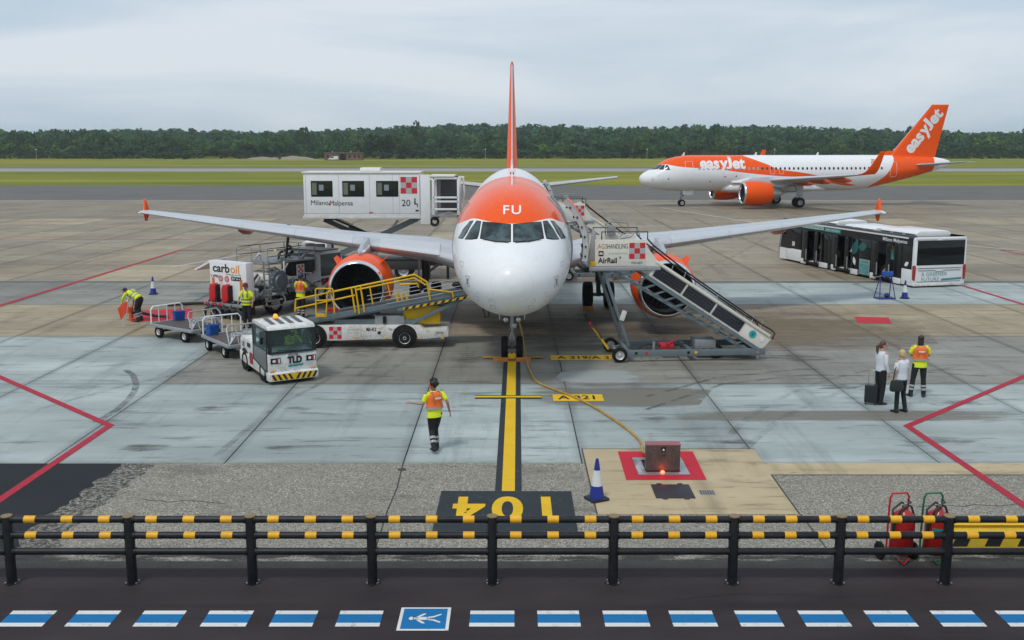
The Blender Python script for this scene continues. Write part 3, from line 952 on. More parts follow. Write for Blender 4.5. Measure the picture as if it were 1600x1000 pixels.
def wing_mat():
    m, nt, b = new_mat('wing_skin')
    sep = nt.nodes.new('ShaderNodeSeparateXYZ')
    L(nt, nt.nodes.new('ShaderNodeTexCoord').outputs['Object'], sep.inputs[0])
    n = noise(nt, 1.4, 6, 0.6, sx=0.5, sy=2.0)
    c = mixc(nt, ramp(nt, n, 0.35, 0.7), (0.56, 0.59, 0.62), (0.44, 0.47, 0.50))
    fr = math_n(nt, 'FRACT', math_n(nt, 'MULTIPLY', sep.outputs['X'], 0.62))
    c = mixc(nt, math_n(nt, 'MULTIPLY', math_n(nt, 'LESS_THAN', fr, 0.012), 0.4), c, (0.2, 0.2, 0.2))
    L(nt, c, b.inputs['Base Color'])
    b.inputs['Metallic'].default_value = 0.25
    b.inputs['Roughness'].default_value = 0.38
    return m
WINGSKIN = wing_mat()
SLAT = M('slat_metal', (0.66, 0.68, 0.70), 0.3, 0.55, dirt=0.2)
FAIRING = M('fairing_shaded_orange', (0.60, 0.075, 0.012), 0.4, dirt=0.3)  # livery orange darkened, the shade under the wing put into the colour
DUCT = M('inlet_duct', (0.040, 0.042, 0.045), 0.45, 0.2, dirt=0.3)
FANM = M('fan_titanium', (0.022, 0.022, 0.024), 0.45, 0.3, dirt=0.3)
GEARM = M('gear_grey', (0.44, 0.45, 0.45), 0.4, 0.3, dirt=0.5, dcol=(0.08, 0.07, 0.06))
GEARD = M('gear_dark', (0.11, 0.11, 0.11), 0.5, 0.4, dirt=0.5)
RIM = M('wheel_rim', (0.62, 0.62, 0.61), 0.4, 0.4, dirt=0.5)
COCKPIT = glass_mat('cockpit_glass', (0.012, 0.024, 0.026), 0.03)
_nt = COCKPIT.node_tree
L(_nt, mixc(_nt, ramp(_nt, noise(_nt, 2.6, 3, .6), .40, .62), (0.008, 0.016, 0.018), (0.06, 0.10, 0.105)), _nt.nodes['Principled BSDF'].inputs['Base Color'])
_nt.nodes['Principled BSDF'].inputs['Specular IOR Level'].default_value = .45

def airfoil(n, t, camber=0.015):
    pts = []
    for i in range(n + 1):
        x = 0.5 * (1 + math.cos(math.pi * i / n))
        yt = 5 * t * (0.2969 * math.sqrt(x) - 0.126 * x - 0.3516 * x * x + 0.2843 * x ** 3 - 0.1036 * x ** 4)
        pts.append((x, yt + camber * 4 * x * (1 - x)))
    for i in range(1, n):
        x = 0.5 * (1 - math.cos(math.pi * i / n))
        yt = 5 * t * (0.2969 * math.sqrt(x) - 0.126 * x - 0.3516 * x * x + 0.2843 * x ** 3 - 0.1036 * x ** 4)
        pts.append((x, -yt + camber * 4 * x * (1 - x)))
    return pts

def wheel(parent, c, r, w, name='wheel', axis=(1, 0, 0), rimr=0.55, rim=None):
    """tyre and rim about an axle"""
    o = Vector(c)
    ax = Vector(axis).normalized()
    t = MB().lathe([(-w * .32, r * rimr), (-w * .5, r * (rimr + .06)), (-w * .5, r * .86), (-w * .42, r * .95), (-w * .28, r), (w * .28, r), (w * .42, r * .95), (w * .5, r * .86), (w * .5, r * (rimr + .06)), (w * .32, r * rimr)], o, ax, 28).build(name, RUBBER, parent, smooth=50)
    MB().lathe([(-w * .30, 0.0), (-w * .34, r * .16), (-w * .30, r * .2), (-w * .20, r * .3), (-w * .22, r * (rimr - .1)), (-w * .40, r * (rimr + .015)), (w * .40, r * (rimr + .015)), (w * .22, r * (rimr - .1)), (w * .20, r * .3), (w * .30, r * .2), (w * .34, r * .16), (w * .30, 0.0)], o, ax, 24).build('rim', rim or RIM, t)
    hb = MB()
    a, b2, d = frame_from(ax)
    for k in range(8):
        q = o + (a * math.cos(k * math.pi / 4) + b2 * math.sin(k * math.pi / 4)) * r * 0.26
        hb.tube(q - d * w * .30, q + d * w * .30, r * .045, n=6)
    hb.build('wheel_nuts', DARK, t)
    return t

def wing_half(root, sd, le, te, zle, tipx, slats, neo=False, shift=0.0):
    n = 18
    st = [0.8, 1.9, 3.0, 4.2, 5.2, 5.75, 6.4, 8, 10, 12, 14, 15.5, tipx]
    rings = []
    def ring(x, sc=1.0, only=None, grow=0.0, zoff=0.0):
        l, t_ = le(x), te(x)
        ch = t_ - l
        th = 0.15 - 0.04 * min(1, x / 16)
        tw = R(3.2 - 4.0 * x / 17)
        out = []
        for px, pz in airfoil(n, th):
            u, v = px * ch, pz * ch
            out.append(Vector((sd * x, l + u * math.cos(tw) + v * math.sin(tw), zle(x) - u * math.sin(tw) + v * math.cos(tw))))
        return out
    for x in st: rings.append(ring(x))
    if neo:      # blended upswept tip
        l, t_ = le(tipx), te(tipx)
        for a, dx, dz, ch, dl in ((20, .25, .06, 1.45, .22), (45, .50, .28, 1.28, .50), (68, .66, .65, 1.10, .82), (78, .86, 1.5, .80, 1.30), (80, 1.0, 2.35, .48, 1.80)):
            rg = []
            for px, pz in airfoil(n, 0.10, 0.0):
                u, v = px * ch, pz * ch
                rg.append(Vector((sd * (tipx + dx - v * math.sin(R(a))), l + dl + u, zle(tipx) + dz + v * math.cos(R(a)))))
            rings.append(rg)
    mb = MB().loft(rings[:len(st)])
    w = mb.build('wing', WINGSKIN, root, smooth=40)
    if neo:
        MB().loft(rings[len(st) - 1:]).build('sharklet', ORANGE, root, smooth=40)
    # leading-edge slats: the front of the section, a touch proud
    for x0, x1 in slats:
        rg = []
        for x in np.linspace(x0, x1, 5):
            full = ring(x)
            l = le(x)
            ch = te(x) - l
            pts = [p for p, (px, pz) in zip(full, airfoil(n, .1)) if px < 0.16]
            c = Vector((sd * x, l + 0.10 * ch, zle(x)))
            rg.append([c + (p - c) * 1.03 + Vector((0, -0.006, 0.004)) for p in pts])
        MB().loft(rg).build('slat', SLAT, root, smooth=40)
    # flap track fairings
    for x in (4.4, 8.3, 11.9):
        t_ = te(x)
        f = MB()
        prof = [(-1.9, .02), (-1.5, .12), (-0.9, .19), (0, .21), (0.5, .16), (0.95, .02)]
        f.lathe(prof, (sd * x, t_, zle(x) - 0.30), (0, 1, -0.05), 14)
        f.xf(lambda p: Vector((p.x, p.y, zle(x) - 0.30 + (p.z - zle(x) + 0.30) * 1.45)))
        f.build('flap_track_fairing', FAIRING, root)
    # navigation light pod
    return w

def engine(root, sd, x, s0, zc, k=1.0):
    o = (sd * x, s0, zc)
    P = lambda q: [(a * k, r * k) for a, r in q]
    e = MB().lathe(P([(0.16, 1.07), (0.5, 1.155), (1.0, 1.205), (1.6, 1.20), (2.3, 1.12), (2.9, 0.99), (2.92, 0.95), (2.4, 0.95)]), o, (0, 1, 0), 56).build('engine_nacelle', ORANGE, root)
    MB().lathe(P([(0.30, 0.90), (0.16, 0.90), (0.06, 0.92), (0.01, 0.955), (0.0, 0.985), (0.02, 1.02), (0.07, 1.048), (0.165, 1.073)]), o, (0, 1, 0), 56).build('inlet_lip', CHROME, e)
    MB().lathe(P([(0.29, 0.90), (0.8, 0.875), (1.15, 0.87), (1.16, 0.2)]), o, (0, 1, 0), 48).build('inlet_duct', DUCT, e)
    f = MB()
    nb = 24
    for i in range(nb):
        a0 = 2 * math.pi * i / nb
        rg = []
        for r in (0.24, 0.45, 0.66, 0.86):
            tw = R(25 + 40 * (r - 0.24) / 0.62)
            ch = 0.20 + 0.06 * (r - .24)
            c, s_ = math.cos(a0), math.sin(a0)
            q = []
            for du, dv in ((-ch / 2, 0.006), (ch / 2, 0.006), (ch / 2, -0.006), (-ch / 2, -0.006)):
                tx, ty = du * math.sin(tw) + dv, du * math.cos(tw)
                q.append(Vector((o[0] + k * (r * c - tx * s_), o[1] + k * (0.95 + ty), o[2] + k * (r * s_ + tx * c))))
            rg.append(q)
        f.loft(rg)
    f.build('fan', FANM, e, smooth=0)
    sp = MB().lathe(P([(0.52, 0.004), (0.56, 0.05), (0.66, 0.12), (0.82, 0.21), (0.95, 0.26), (1.1, 0.26)]), o, (0, 1, 0), 24).build('spinner', BLACK, e)
    MB().lathe(P([(2.6, 0.72), (3.3, 0.58), (3.9, 0.42), (3.95, 0.36), (3.3, 0.36)]), o, (0, 1, 0), 32).build('core_nozzle', GALV, e)
    MB().lathe(P([(3.4, 0.26), (3.9, 0.22), (4.5, 0.03)]), o, (0, 1, 0), 24, cap=True).build('exhaust_plug', GALV, e)
    # strake on the inboard shoulder
    a = R(48)
    for sgn in ((-sd,) if k > 1.05 else (-sd, sd)):
        d = Vector((math.cos(a) * sgn, 0, math.sin(a)))
        b0 = Vector(o) + d * 1.17 * k
        MB().prism([(0.55, -.03), (0.95, .28), (1.65, .30), (1.9, -.03)], lambda u, v, w_: b0 + Vector((0, u * k, 0)) + d * v * k + Vector((d.z, 0, -d.x)) * w_, -0.015, 0.015).build('strake', ORANGE, e)
    return e

def pylon(root, sd, x, s0, zc, le, zle, k=1.0):
    rg = []
    for y, zb, zt, w in ((s0 + 0.75, zc + 1.12 * k, zc + 1.22 * k, .02), (s0 + 1.3, zc + 1.1 * k, zc + 1.40 * k, .16), (s0 + 2.0, zc + 1.0 * k, zle + 0.20, .22), (s0 + 2.9, zc + .7 * k, zle + 0.30, .24), (s0 + 4.5, zc + .6, zle + .1, .22), (s0 + 6.0, zle - .35, zle - .05, .05)):
        ww = w
        rg.append([Vector((sd * x - ww, y, zb)), Vector((sd * x + ww, y, zb)), Vector((sd * x + ww * .8, y, (zb + zt) / 2 + .1)), Vector((sd * x + ww * .35, y, zt)), Vector((sd * x - ww * .35, y, zt)), Vector((sd * x - ww * .8, y, (zb + zt) / 2 + .1))])
    MB().loft(rg).build('pylon', M('pylon_grey', (0.50, 0.53, 0.56), 0.25, 0.5, dirt=0.3), root, smooth=50)

def nose_gear(root, s):
    g = MB()
    g.tube((0, s + .05, 1.95), (0, s, 0.95), .10, .10, 14)
    g.tube((0, s, 1.0), (0, s, 0.40), .062, .062, 12)
    st = g.build('nose_gear_leg', GEARM, root)
    MB().tube((-.30, s, .39), (.30, s, .39), .05, n=10).build('axle', GEARD, st)
    l = MB()
    l.bar((0, s - .10, .98), (-.07, s - .30, .72), .05, .035); l.bar((0, s - .10, .98), (.07, s - .30, .72), .05, .035)
    l.bar((-.07, s - .30, .72), (0, s - .06, .45), .05, .035); l.bar((.07, s - .30, .72), (0, s - .06, .45), .05, .035)
    l.build('torque_link', GEARM, st)
    MB().bar((0, s + .1, 1.15), (0, s + 1.0, 1.85), .09).build('drag_brace', GEARD, st)
    b = MB().b2(-.16, .16, s - .20, s - .12, 1.52, 1.76)
    b.build('tow_sign_plate', WHITE_D, st, bevel=.01)
    for x in (-.21, .21):
        MB().lathe([(0, .02), (.03, .075), (.10, .08), (.12, .0)], (x, s - .14, 1.33), (0, 1, 0), 14).build('taxi_light', LENS, st)
        MB().tube((x, s - .03, 1.33), (0, s - .02, 1.36), .022, n=6).build('light_arm', GEARD, st)
        wheel(root, (x * 1.19, s, .38), .38, .22)
    h = MB().path([(-.07, s - .1, 1.6), (-.09, s - .13, 1.2), (-.05, s - .13, .9), (-.1, s - .1, .62)], .016, 6)
    h.path([(.06, s - .1, 1.6), (.09, s - .12, 1.15), (.05, s - .12, .8)], .014, 6)
    h.build('hydraulic_line', HOSE, st)
    MB().box((.07, s - .12, 1.14), (.16, .14, .16)).build('steering_unit', GALV, st, bevel=.03)
    for x in (-1, 1):
        MB().prism([(s - .1, 1.78), (s + 1.3, 1.78), (s + 1.25, 1.30), (s + .05, 1.32)], lambda u, v, w_: (x * (.42 + w_), u, v), -.012, .012).build('gear_door', WHITE, root)

def main_gear(root, sd, s):
    x = sd * 3.795
    g = MB()
    g.tube((x, s - .05, 2.75), (x, s, 1.15), .155, .15, 16)
    g.tube((x, s, 1.2), (x, s, .5), .095, .095, 12)
    st = g.build('main_gear_leg', GEARD, root)
    MB().tube((x - .62, s, .575), (x + .62, s, .575), .075, n=12).build('axle', GEARD, st)
    MB().tube((x - sd * .1, s, 1.55), (x - sd * 1.5, s - .1, 2.6), .06, .07, 10).build('side_brace', GEARM, st)
    l = MB()
    l.bar((x, s + .15, 1.25), (x, s + .42, .92), .16, .05); l.bar((x, s + .42, .92), (x, s + .1, .6), .14, .05)
    l.build('torque_link', GEARM, st)
    MB().path([(x + .1, s - .15, 2.2), (x + .16, s - .16, 1.5), (x + .05, s - .14, .9), (x + .12, s - .1, .6)], .02, 6).build('hydraulic_line', HOSE, st)
    MB().prism([(s - .42, 2.6), (s + .42, 2.6), (s + .40, 1.15), (s - .36, 1.05)], lambda u, v, w_: (x + sd * (.28 + w_), u, v), -.02, .02).build('gear_door', GEARM, st)
    for q in (-.465, .465):
        wheel(root, (x + q, s, .575), .575, .42, rimr=.48)

def aircraft(name, label, loc, rz, neo):
    root = thing(name, label, 'aircraft', loc, rz)
    Ln = 37.57 if neo else 33.84
    ws = 0.0 if neo else -1.6          # shift of wing, engines and main gear against the longer type
    ts = Ln - 37.57
    H = Hull(Ln)
    LIV = livery_mat('livery_long' if neo else 'livery_short', Ln, 1.0 if neo else 0.9)
    ss = [0.0, .02, .05, .1, .15, .22, .3, .42, .6, .8, 1.0, 1.25, 1.5, 1.8, 2.0, 2.2, 2.4, 2.6, 2.8, 3.0, 3.3, 3.6, 4.0, 4.5, 5.0, 5.5, 6.0] + list(np.linspace(8, Ln - 13, 8)) + list(np.linspace(Ln - 12.4, Ln - 1, 18)) + [Ln - .6, Ln - .3, Ln]
    rings = []
    nn = 72
    for s in ss:
        w, zt, zb, zc = H.sec(s)
        rg = []
        for j in range(nn):
            a = 2 * math.pi * j / nn
            q = math.sin(a)
            rg.append(Vector((w * math.cos(a), s, zc + (zt - zc) * q if q > 0 else zc + (zc - zb) * q)))
        rings.append(rg)
    fus = MB().loft(rings).build('fuselage', LIV, root, smooth=60)
    # belly fairing
    f = MB()
    fr = []
    for s, w, zt, zb in ((9.6, 1.2, 2.5, 1.74), (10.4, 1.75, 2.7, 1.62), (12, 2.08, 2.85, 1.50), (16, 2.12, 2.9, 1.47), (18.6, 2.05, 2.8, 1.55), (20.4, 1.65, 2.6, 1.68), (22, .9, 2.3, 1.76)):
        s += ws
        rg = []
        for j in range(32):
            a = 2 * math.pi * j / 32
            c, q = math.cos(a), math.sin(a)
            e = 0.65
            rg.append(Vector((w * math.copysign(abs(c) ** e, c), s, (zt + zb) / 2 + (zt - zb) / 2 * math.copysign(abs(q) ** e, q))))
        fr.append(rg)
    f.loft(fr).build('belly_fairing', WHITE, root, smooth=60)

    # ---------------- cockpit glazing, front-view outlines mapped on the nose
    panes = [[(.05, 4.715), (.46, 4.74), (.87, 4.76), (.905, 4.54), (.94, 4.315), (.50, 4.268), (.05, 4.262)],
             [(.945, 4.762), (1.085, 4.765), (1.26, 4.50), (1.425, 4.245), (1.235, 4.27), (1.04, 4.315), (.99, 4.53)],
             [(1.185, 4.762), (1.315, 4.728), (1.50, 4.48), (1.665, 4.225), (1.585, 4.235), (1.495, 4.255), (1.345, 4.50)]]
    for sd in (-1, 1):
        for q in panes:
            cx, cz = sum(p[0] for p in q) / len(q), sum(p[1] for p in q) / len(q)
            def patch(scale, off, grow):
                mb = MB()
                outer = []
                m_ = len(q)
                for i in range(m_):
                    for t in (0, .25, .5, .75):
                        a, b_ = q[i], q[(i + 1) % m_]
                        outer.append((a[0] + (b_[0] - a[0]) * t, a[1] + (b_[1] - a[1]) * t))
                def gp(p):
                    d = Vector((p[0] - cx, p[1] - cz))
                    d = d * (1 + grow / max(d.length, .01))
                    return d
                vs = [H.front(sd * cx, cz, off)]
                fs = []
                K = 4
                no = len(outer)
                for r in range(1, K + 1):
                    for p in outer:
                        d = gp(p) * (r / K)
                        vs.append(H.front(sd * (cx + d.x), cz + d.y, off))
                for i in range(no):
                    fs.append((0, 1 + i, 1 + (i + 1) % no))
                    for r in range(K - 1):
                        fs.append((1 + r * no + i, 1 + (r + 1) * no + i, 1 + (r + 1) * no + (i + 1) % no, 1 + r * no + (i + 1) % no))
                return mb.add(vs, fs)
            fm = patch(1, .004, .022).build('window_seal', BLACK, root)
            patch(1, .010, -.004).build('cockpit_window', COCKPIT, fm)
        MB().path([H.front(sd * .10, 4.235, .02), H.front(sd * .45, 4.24, .03), H.front(sd * .86, 4.285, .03)], .012, 6).build('wiper', BLACK, root)
        # static plates and probes on the cheeks
        MB().path([H.front(sd * 1.295, zz, .01) for zz in (3.02, 3.20)], .035, 6).build('static_plate', GREY, root)
        pl = []
        for dx, dz in ((-.055, -.16), (.055, -.16), (.055, .16), (-.055, .16)):
            pl.append(H.front(sd * (1.30 + dx), 3.11 + dz, .006))
        MB().path(pl, .009, 4, closed=True).build('plate_outline', GREY, root)
        for dx, dz in ((.62, 2.72), (.98, 2.86)):
            p = H.front(sd * dx, dz, 0.0)
            MB().path([p, p + Vector((sd * .05, -.06, -.05)), p + Vector((sd * .05, -.16, -.055))], .014, 6).build('air_probe', GALV, root)

    # radome lightning strips and small hatches under the nose
    for sd in (-1, 1):
        for x_, z_, w_, h_ in ((.55, 2.42, .16, .12), (1.05, 2.62, .14, .16), (1.5, 3.55, .10, .14), (1.62, 2.95, .10, .2)):
            MB().path([H.front(sd * (x_ + a * w_), z_ + b_ * h_, .002) for a, b_ in ((-.5, -.5), (.5, -.5), (.5, .5), (-.5, .5))], .006, 4, closed=True).build('hatch_outline', GREY, root)
    # ---------------- cabin windows, doors
    zw = 4.36
    y = 6.55
    kk = 0
    wb = None
    while y < Ln - 9.0:
        for sd in (-1, 1):
            H.side_patch(y - .125, y + .125, zw - .17, zw + .17, sd, .006, 3, 4, 1.0).build('cabin_window', GLASS if kk > 13 or not neo else M('shaded_window', (0.34, 0.36, 0.38), 0.2, dirt=.1), root)
        y += 0.533
        kk += 1
    dl = [(4.95, 5.82, 3.30, 5.18), (Ln - 8.05, Ln - 7.25, 3.36, 5.10)]
    for sd in (-1, 1):
        for (a, b_, c, d) in dl:
            H.side_frame(a, b_, c, d, sd).build('door_outline', WHITE if neo else GREY, root)
        if neo:
            for a in (15.2, 16.25):
                H.side_frame(a - .27, a + .27, 3.75, 4.72, sd, .015).build('exit_outline', WHITE, root)
    # ---------------- wings
    le = lambda x: 13.4 + ws + (x - 5.75) * 0.5206 - (0.9 * (1 - x / 3.0) ** 2 if x < 3.0 else 0)
    te = lambda x: (18.45 - .03 * (x - 2)) + ws if x < 6.4 else 18.32 + ws + (x - 6.4) * (20.35 - 18.32) / 10.1
    zle = lambda x: 3.02 + (x - 4) * 0.078 + 0.0006 * max(0, x - 6) ** 2 - (0.18 if x < 2 else 0)
    tipx = 16.55 if not neo else 16.4
    for sd in (-1, 1):
        wing_half(root, sd, le, te, zle, tipx, [(2.75, 5.2), (6.35, 8.9), (8.93, 11.4), (11.43, 13.9), (13.93, 16.2)], neo)
        ek = 1.13 if neo else 1.0
        es = 10.35 + ws if neo else 9.0
        engine(root, sd, 5.75, es, 1.78 if not neo else 1.72, ek)
        pylon(root, sd, 5.75, es, 1.78, le, zle(5.75), ek)
        main_gear(root, sd, 17.71 + ws)
        if not neo:
            b0 = Vector((sd * tipx, le(tipx), zle(tipx)))
            for nm, q in (('wingtip_fence', [(.42, 0), (.86, .54), (1.04, .58), (1.16, 0), (1.02, -.44), (.86, -.42)]),):
                MB().prism(q, lambda u, v, w_: b0 + Vector((sd * (w_ + .06 + abs(v) * .22), u, v)), -.035, .035).build(nm, ORANGE, root, bevel=.02)
            MB().ell(b0 + Vector((sd * .05, .55, 0)), (.09, .85, .09), 10, 8).build('wingtip_cap', WHITE, root)
    # fuselage root fillets
    for sd in (-1, 1):
        rg = []
        for s, h_, w_ in ((10.4, .02, .0), (11.2, .12, .12), (12.2, .34, .45), (14, .42, .6), (16, .34, .45), (18.5, .2, .3), (20.0, .03, .05)):
            s += ws
            x0 = 1.93
            zb = 2.86
            rg.append([Vector((sd * (x0 - .25), s, zb - .15)), Vector((sd * (x0 + w_), s, zb - .1)), Vector((sd * (x0 + w_ * .8), s, zb + h_ * .25)), Vector((sd * (x0 + w_ * .35), s, zb + h_ * .6)), Vector((sd * x0, s, zb + h_ * 1.2)), Vector((sd * (x0 - .2), s, zb + h_ * 1.2))])
        MB().loft(rg).build('wing_root_fillet', WHITE, root, smooth=70)
    # ---------------- tail
    def fin_ring(z):
        t = (z - 5.5) / (11.76 - 5.5)
        l, e = 29.9 + ts + t * 5.1, 35.75 + ts + t * 1.35
        ch = e - l
        return [Vector((pz * ch, l + px * ch, z)) for px, pz in airfoil(14, .11 - .02 * t, 0)]
    fin = MB().loft([fin_ring(z) for z in (5.3, 6.0, 7, 8.5, 10, 11.2, 11.6)] + [[Vector((p.x * .3, p.y, 11.74)) for p in fin_ring(11.7)]]).build('tail_fin', ORANGE, root, smooth=50)
    MB().loft([[Vector((pz * 2.2 * k_, 27.6 + ts + a + px * (7.5 - a), zz)) for px, pz in airfoil(10, .09, 0)] for a, zz, k_ in ((0, 5.70, 1), (1.2, 5.95, .8), (2.3, 6.35, .55))]).build('dorsal_fillet', ORANGE if neo else WHITE, root, smooth=50)
    MB().path([(0, 29.9 + ts + t * 5.1 - .03, 5.5 + t * 6.2) for t in (.08, .3, .5, .7, .9, .97)], .035, 8).build('fin_leading_edge', CHROME, root)
    for sd in (-1, 1):
        rg = []
        for x in (.3, 1.2, 3.5, 5.5, 6.2):
            l = 32.5 + ts + (x - .6) * .62
            ch = 3.5 - (x - .6) * .375
            rg.append([Vector((sd * x, l + px * ch, 4.62 + x * .09 + pz * ch)) for px, pz in airfoil(12, .09, 0)])
        MB().loft(rg).build('tailplane', WINGSKIN, root, smooth=40)
    MB().lathe([(0, .06), (.05, .16), (.35, .2)], (0, Ln + .02, 4.95), (0, -1, 0), 16).build('exhaust_cone', GALV, root)
    # antennas and beacon on the crown
    for s in (4.9, 13.5 if neo else 9, 21.0 + ts):
        MB().prism([(s, 5.75), (s + .35, 5.75), (s + .42, 6.2), (s + .28, 6.2)], lambda u, v, w_: (w_, u, v), -.02, .02).build('blade_antenna', WHITE, root)
    MB().ell((0, 15.5 + ws, 5.88), (.09, .12, .12), 10, 8).build('beacon', REDLENS, root)
    nose_gear(root, 5.07)
    return root, H, LIV

D_NOSE = 28.85
plane, HA, LIVA = aircraft('narrowbody_airliner', 'orange and white jet airliner parked nose-on at stand 104', (0, D_NOSE, 0), 0, False)
# registration letters over the windscreen
text_part('registration_letters', 'FU', 0.38, WHITESIGN, plane, lambda u, v: HA.front(u, 5.10 + v * 0.9, .008), 0.006, spacing=1.2, width=0.54, refine=0.05)

# opened passenger doors on the aircraft's left side: the curved panel stands off the hull, forward of its doorway
DOORIN = M('door_lining', (0.50, 0.51, 0.50), 0.5, dirt=0.4)
def open_door(y0, y1, z0, z1, fwd, out, skin):
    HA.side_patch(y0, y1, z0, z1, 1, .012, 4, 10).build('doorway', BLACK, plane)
    HA.side_frame(y0 - .04, y1 + .04, z0 - .04, z1 + .04, 1, .05).build('doorway_frame', GALV, plane)
    vs, fs = [], []
    nu, nv = 4, 12
    for th in (0.0, -0.17):
        for i in range(nu + 1):
            for j in range(nv + 1):
                y, z = y0 + (y1 - y0) * i / nu, z0 + (z1 - z0) * j / nv
                p = HA.side(y, z, 1, th)
                vs.append(Vector((p.x + out, p.y - fwd, p.z + .04)))
    k = (nu + 1) * (nv + 1)
    ix = lambda l, i, j: l * k + i * (nv + 1) + j
    outer = MB().add(vs[:k], [(ix(0, i, j), ix(0, i + 1, j), ix(0, i + 1, j + 1), ix(0, i, j + 1)) for i in range(nu) for j in range(nv)])
    inner = MB().add(vs, [(ix(1, i, j), ix(1, i, j + 1), ix(1, i + 1, j + 1), ix(1, i + 1, j)) for i in range(nu) for j in range(nv)] +
                     [(ix(0, i, 0), ix(0, i + 1, 0), ix(1, i + 1, 0), ix(1, i, 0)) for i in range(nu)] + [(ix(0, i, nv), ix(1, i, nv), ix(1, i + 1, nv), ix(0, i + 1, nv)) for i in range(nu)] +
                     [(ix(0, 0, j), ix(1, 0, j), ix(1, 0, j + 1), ix(0, 0, j + 1)) for j in range(nv)] + [(ix(0, nu, j), ix(0, nu, j + 1), ix(1, nu, j + 1), ix(1, nu, j)) for j in range(nv)])
    d = inner.build('door_body', DOORIN, plane, smooth=30)
    outer.xf(lambda p: p + Vector((.006, 0, .002))).build('door_skin', skin, d)
    rb = MB()
    for j in range(1, nv, 2):
        z = z0 + (z1 - z0) * j / nv
        p = HA.side(y0, z, 1, -.17)
        q = HA.side(y1, z, 1, -.17)
        rb.bar(Vector((p.x + out - .03, p.y - fwd + .06, p.z + .04)), Vector((q.x + out - .03, q.y - fwd - .06, q.z + .04)), .06, .05)
        rb.box((p.x + out + .075, p.y - fwd - .012, p.z + .04), (.05, .03, .06))
    rb.build('door_ribs', BLACK, d)
    z = (z0 + z1) / 2 + .25
    p = HA.side(y0, z, 1, 0)
    MB().path([(p.x - .05, p.y + .02, z), (p.x + out * .6, p.y - .1, z), (p.x + out - .1, p.y - fwd + .4, z)], .045, 8).build('hinge_arm', GALV, d)
open_door(4.97, 5.80, 3.32, 5.34, 0.95, 0.50, ORANGE)
open_door(33.84 - 8.0, 33.84 - 7.25, 3.40, 5.22, 0.85, 0.45, WHITE)
# open hold door on the right side (viewer's left) and the hose hanging there
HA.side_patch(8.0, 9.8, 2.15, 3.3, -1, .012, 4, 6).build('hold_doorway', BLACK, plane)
MB().path([(-.95, 5.4, 1.95), (-.98, 5.35, 1.65), (-.9, 5.3, 1.35), (-.78, 5.3, 1.40), (-.8, 5.35, 1.7), (-.82, 5.4, 1.9)], .028, 8).build('hanging_hose', HOSE, plane)

# ---------------- second aircraft, side-on
neo, HN, LIVN = aircraft('taxiing_airliner', 'long orange and white easyJet airliner seen side-on on the taxiway', (14.75, 120.6, 0), -math.pi / 2 + R(6.0), True)
text_part('airline_name', 'easyJet#', 1.75, WHITESIGN, neo, lambda u, v: HN.side(9.35 + u, 4.98 + v, 1, .012), 0.065, width=5.35, refine=0.3)
_fd = Vector((0, 5.1, 6.26)).normalized()
_fo = Vector((0, 34.05, 8.75))
_fn = Vector((0, -_fd.z, _fd.y))
def fin_x(p):
    t = (p.z - 5.5) / 6.26
    l, e = 29.9 + t * 5.1, 35.75 + t * 1.35
    xx = min(max((p.y - l) / (e - l), 0.001), 1)
    yt = 5 * (.11 - .02 * t) * (0.2969 * math.sqrt(xx) - 0.126 * xx - 0.3516 * xx * xx + 0.2843 * xx ** 3 - 0.1036 * xx ** 4)
    return yt * (e - l) + .02
def fin_text(u, v):
    p = _fo + _fd * u + _fn * v
    return Vector((fin_x(p), p.y, p.z))
text_part('tail_name', 'easyJet#', 2.0, WHITESIGN, neo, fin_text, 0.075, width=6.1, refine=0.3)
text_part('registration', 'OE-L', 0.42, BLACKSIGN, neo, lambda u, v: HN.side(27.6 + u, 4.95 + v, 1, .012), 0.01, refine=0.1)
for k, (mt, a) in enumerate(((RED, 5.36), (WHITE, 5.28), (RED, 5.20))):
    HN.side_patch(27.25, 27.7, a - .04, a + .04, 1, .012, 2, 1).build('flag_stripe', mt, neo)
HN.side_patch(28.0, 28.5, 5.16, 5.40, 1, .012, 2, 1).build('flag_field', NAVY, neo)
for s_, z_ in ((9.6, 3.45), (10.9, 3.5), (7.9, 2.9), (3.0, 3.2)):
    HN.side_patch(s_ - .07, s_ + .07, z_ - .07, z_ + .07, 1, .012, 2, 2).build('service_port', DARK, neo)
# ================================================================== GROUND VEHICLES AND STAIRS
def checker(parent, o, u, v, cell, nx=3, ny=3, name='checker_square', a=REDSIGN, b=GREYSIGN, both=True):
    """red and grey chequer print; o is the lower left corner"""
    o, u, v = Vector(o), Vector(u).normalized() * cell, Vector(v).normalized() * cell
    for mat, par in ((a, 0), (b, 1)):
        if par and not both: continue
        mb = MB()
        for i in range(nx):
            for j in range(ny):
                if (i + j) % 2 == par:
                    p = o + u * i + v * j
                    mb.add([p, p + u, p + u + v, p + v], [(0, 1, 2, 3)])
        mb.build(name, mat, parent, smooth=0, fix=False)

def quad(name, mat, parent, pts):
    return MB().add(pts, [tuple(range(len(pts)))]).build(name, mat, parent, smooth=0, fix=False)

def hazard(parent, p0, p1, h, n, out, name='hazard_stripe', slant=0.6, mats=None):
    """yellow board with black slanted stripes"""
    p0, p1, out = Vector(p0), Vector(p1), Vector(out)
    up = Vector((0, 0, h))
    d = (p1 - p0)
    board = quad('hazard_board', (mats or (YELLOW, BLACKSIGN))[0], parent, [p0, p1, p1 + up, p0 + up])
    st = d / n
    for k in range(n):
        a = p0 + st * (k + 0.1) + out
        b = a + st * 0.5
        s_ = st * slant * (1 if slant else 0)
        if k == n - 1: s_ = s_ * 0.5
        quad(name, (mats or (YELLOW, BLACKSIGN))[1], board, [a, b, b + up + s_, a + up + s_])
    return board

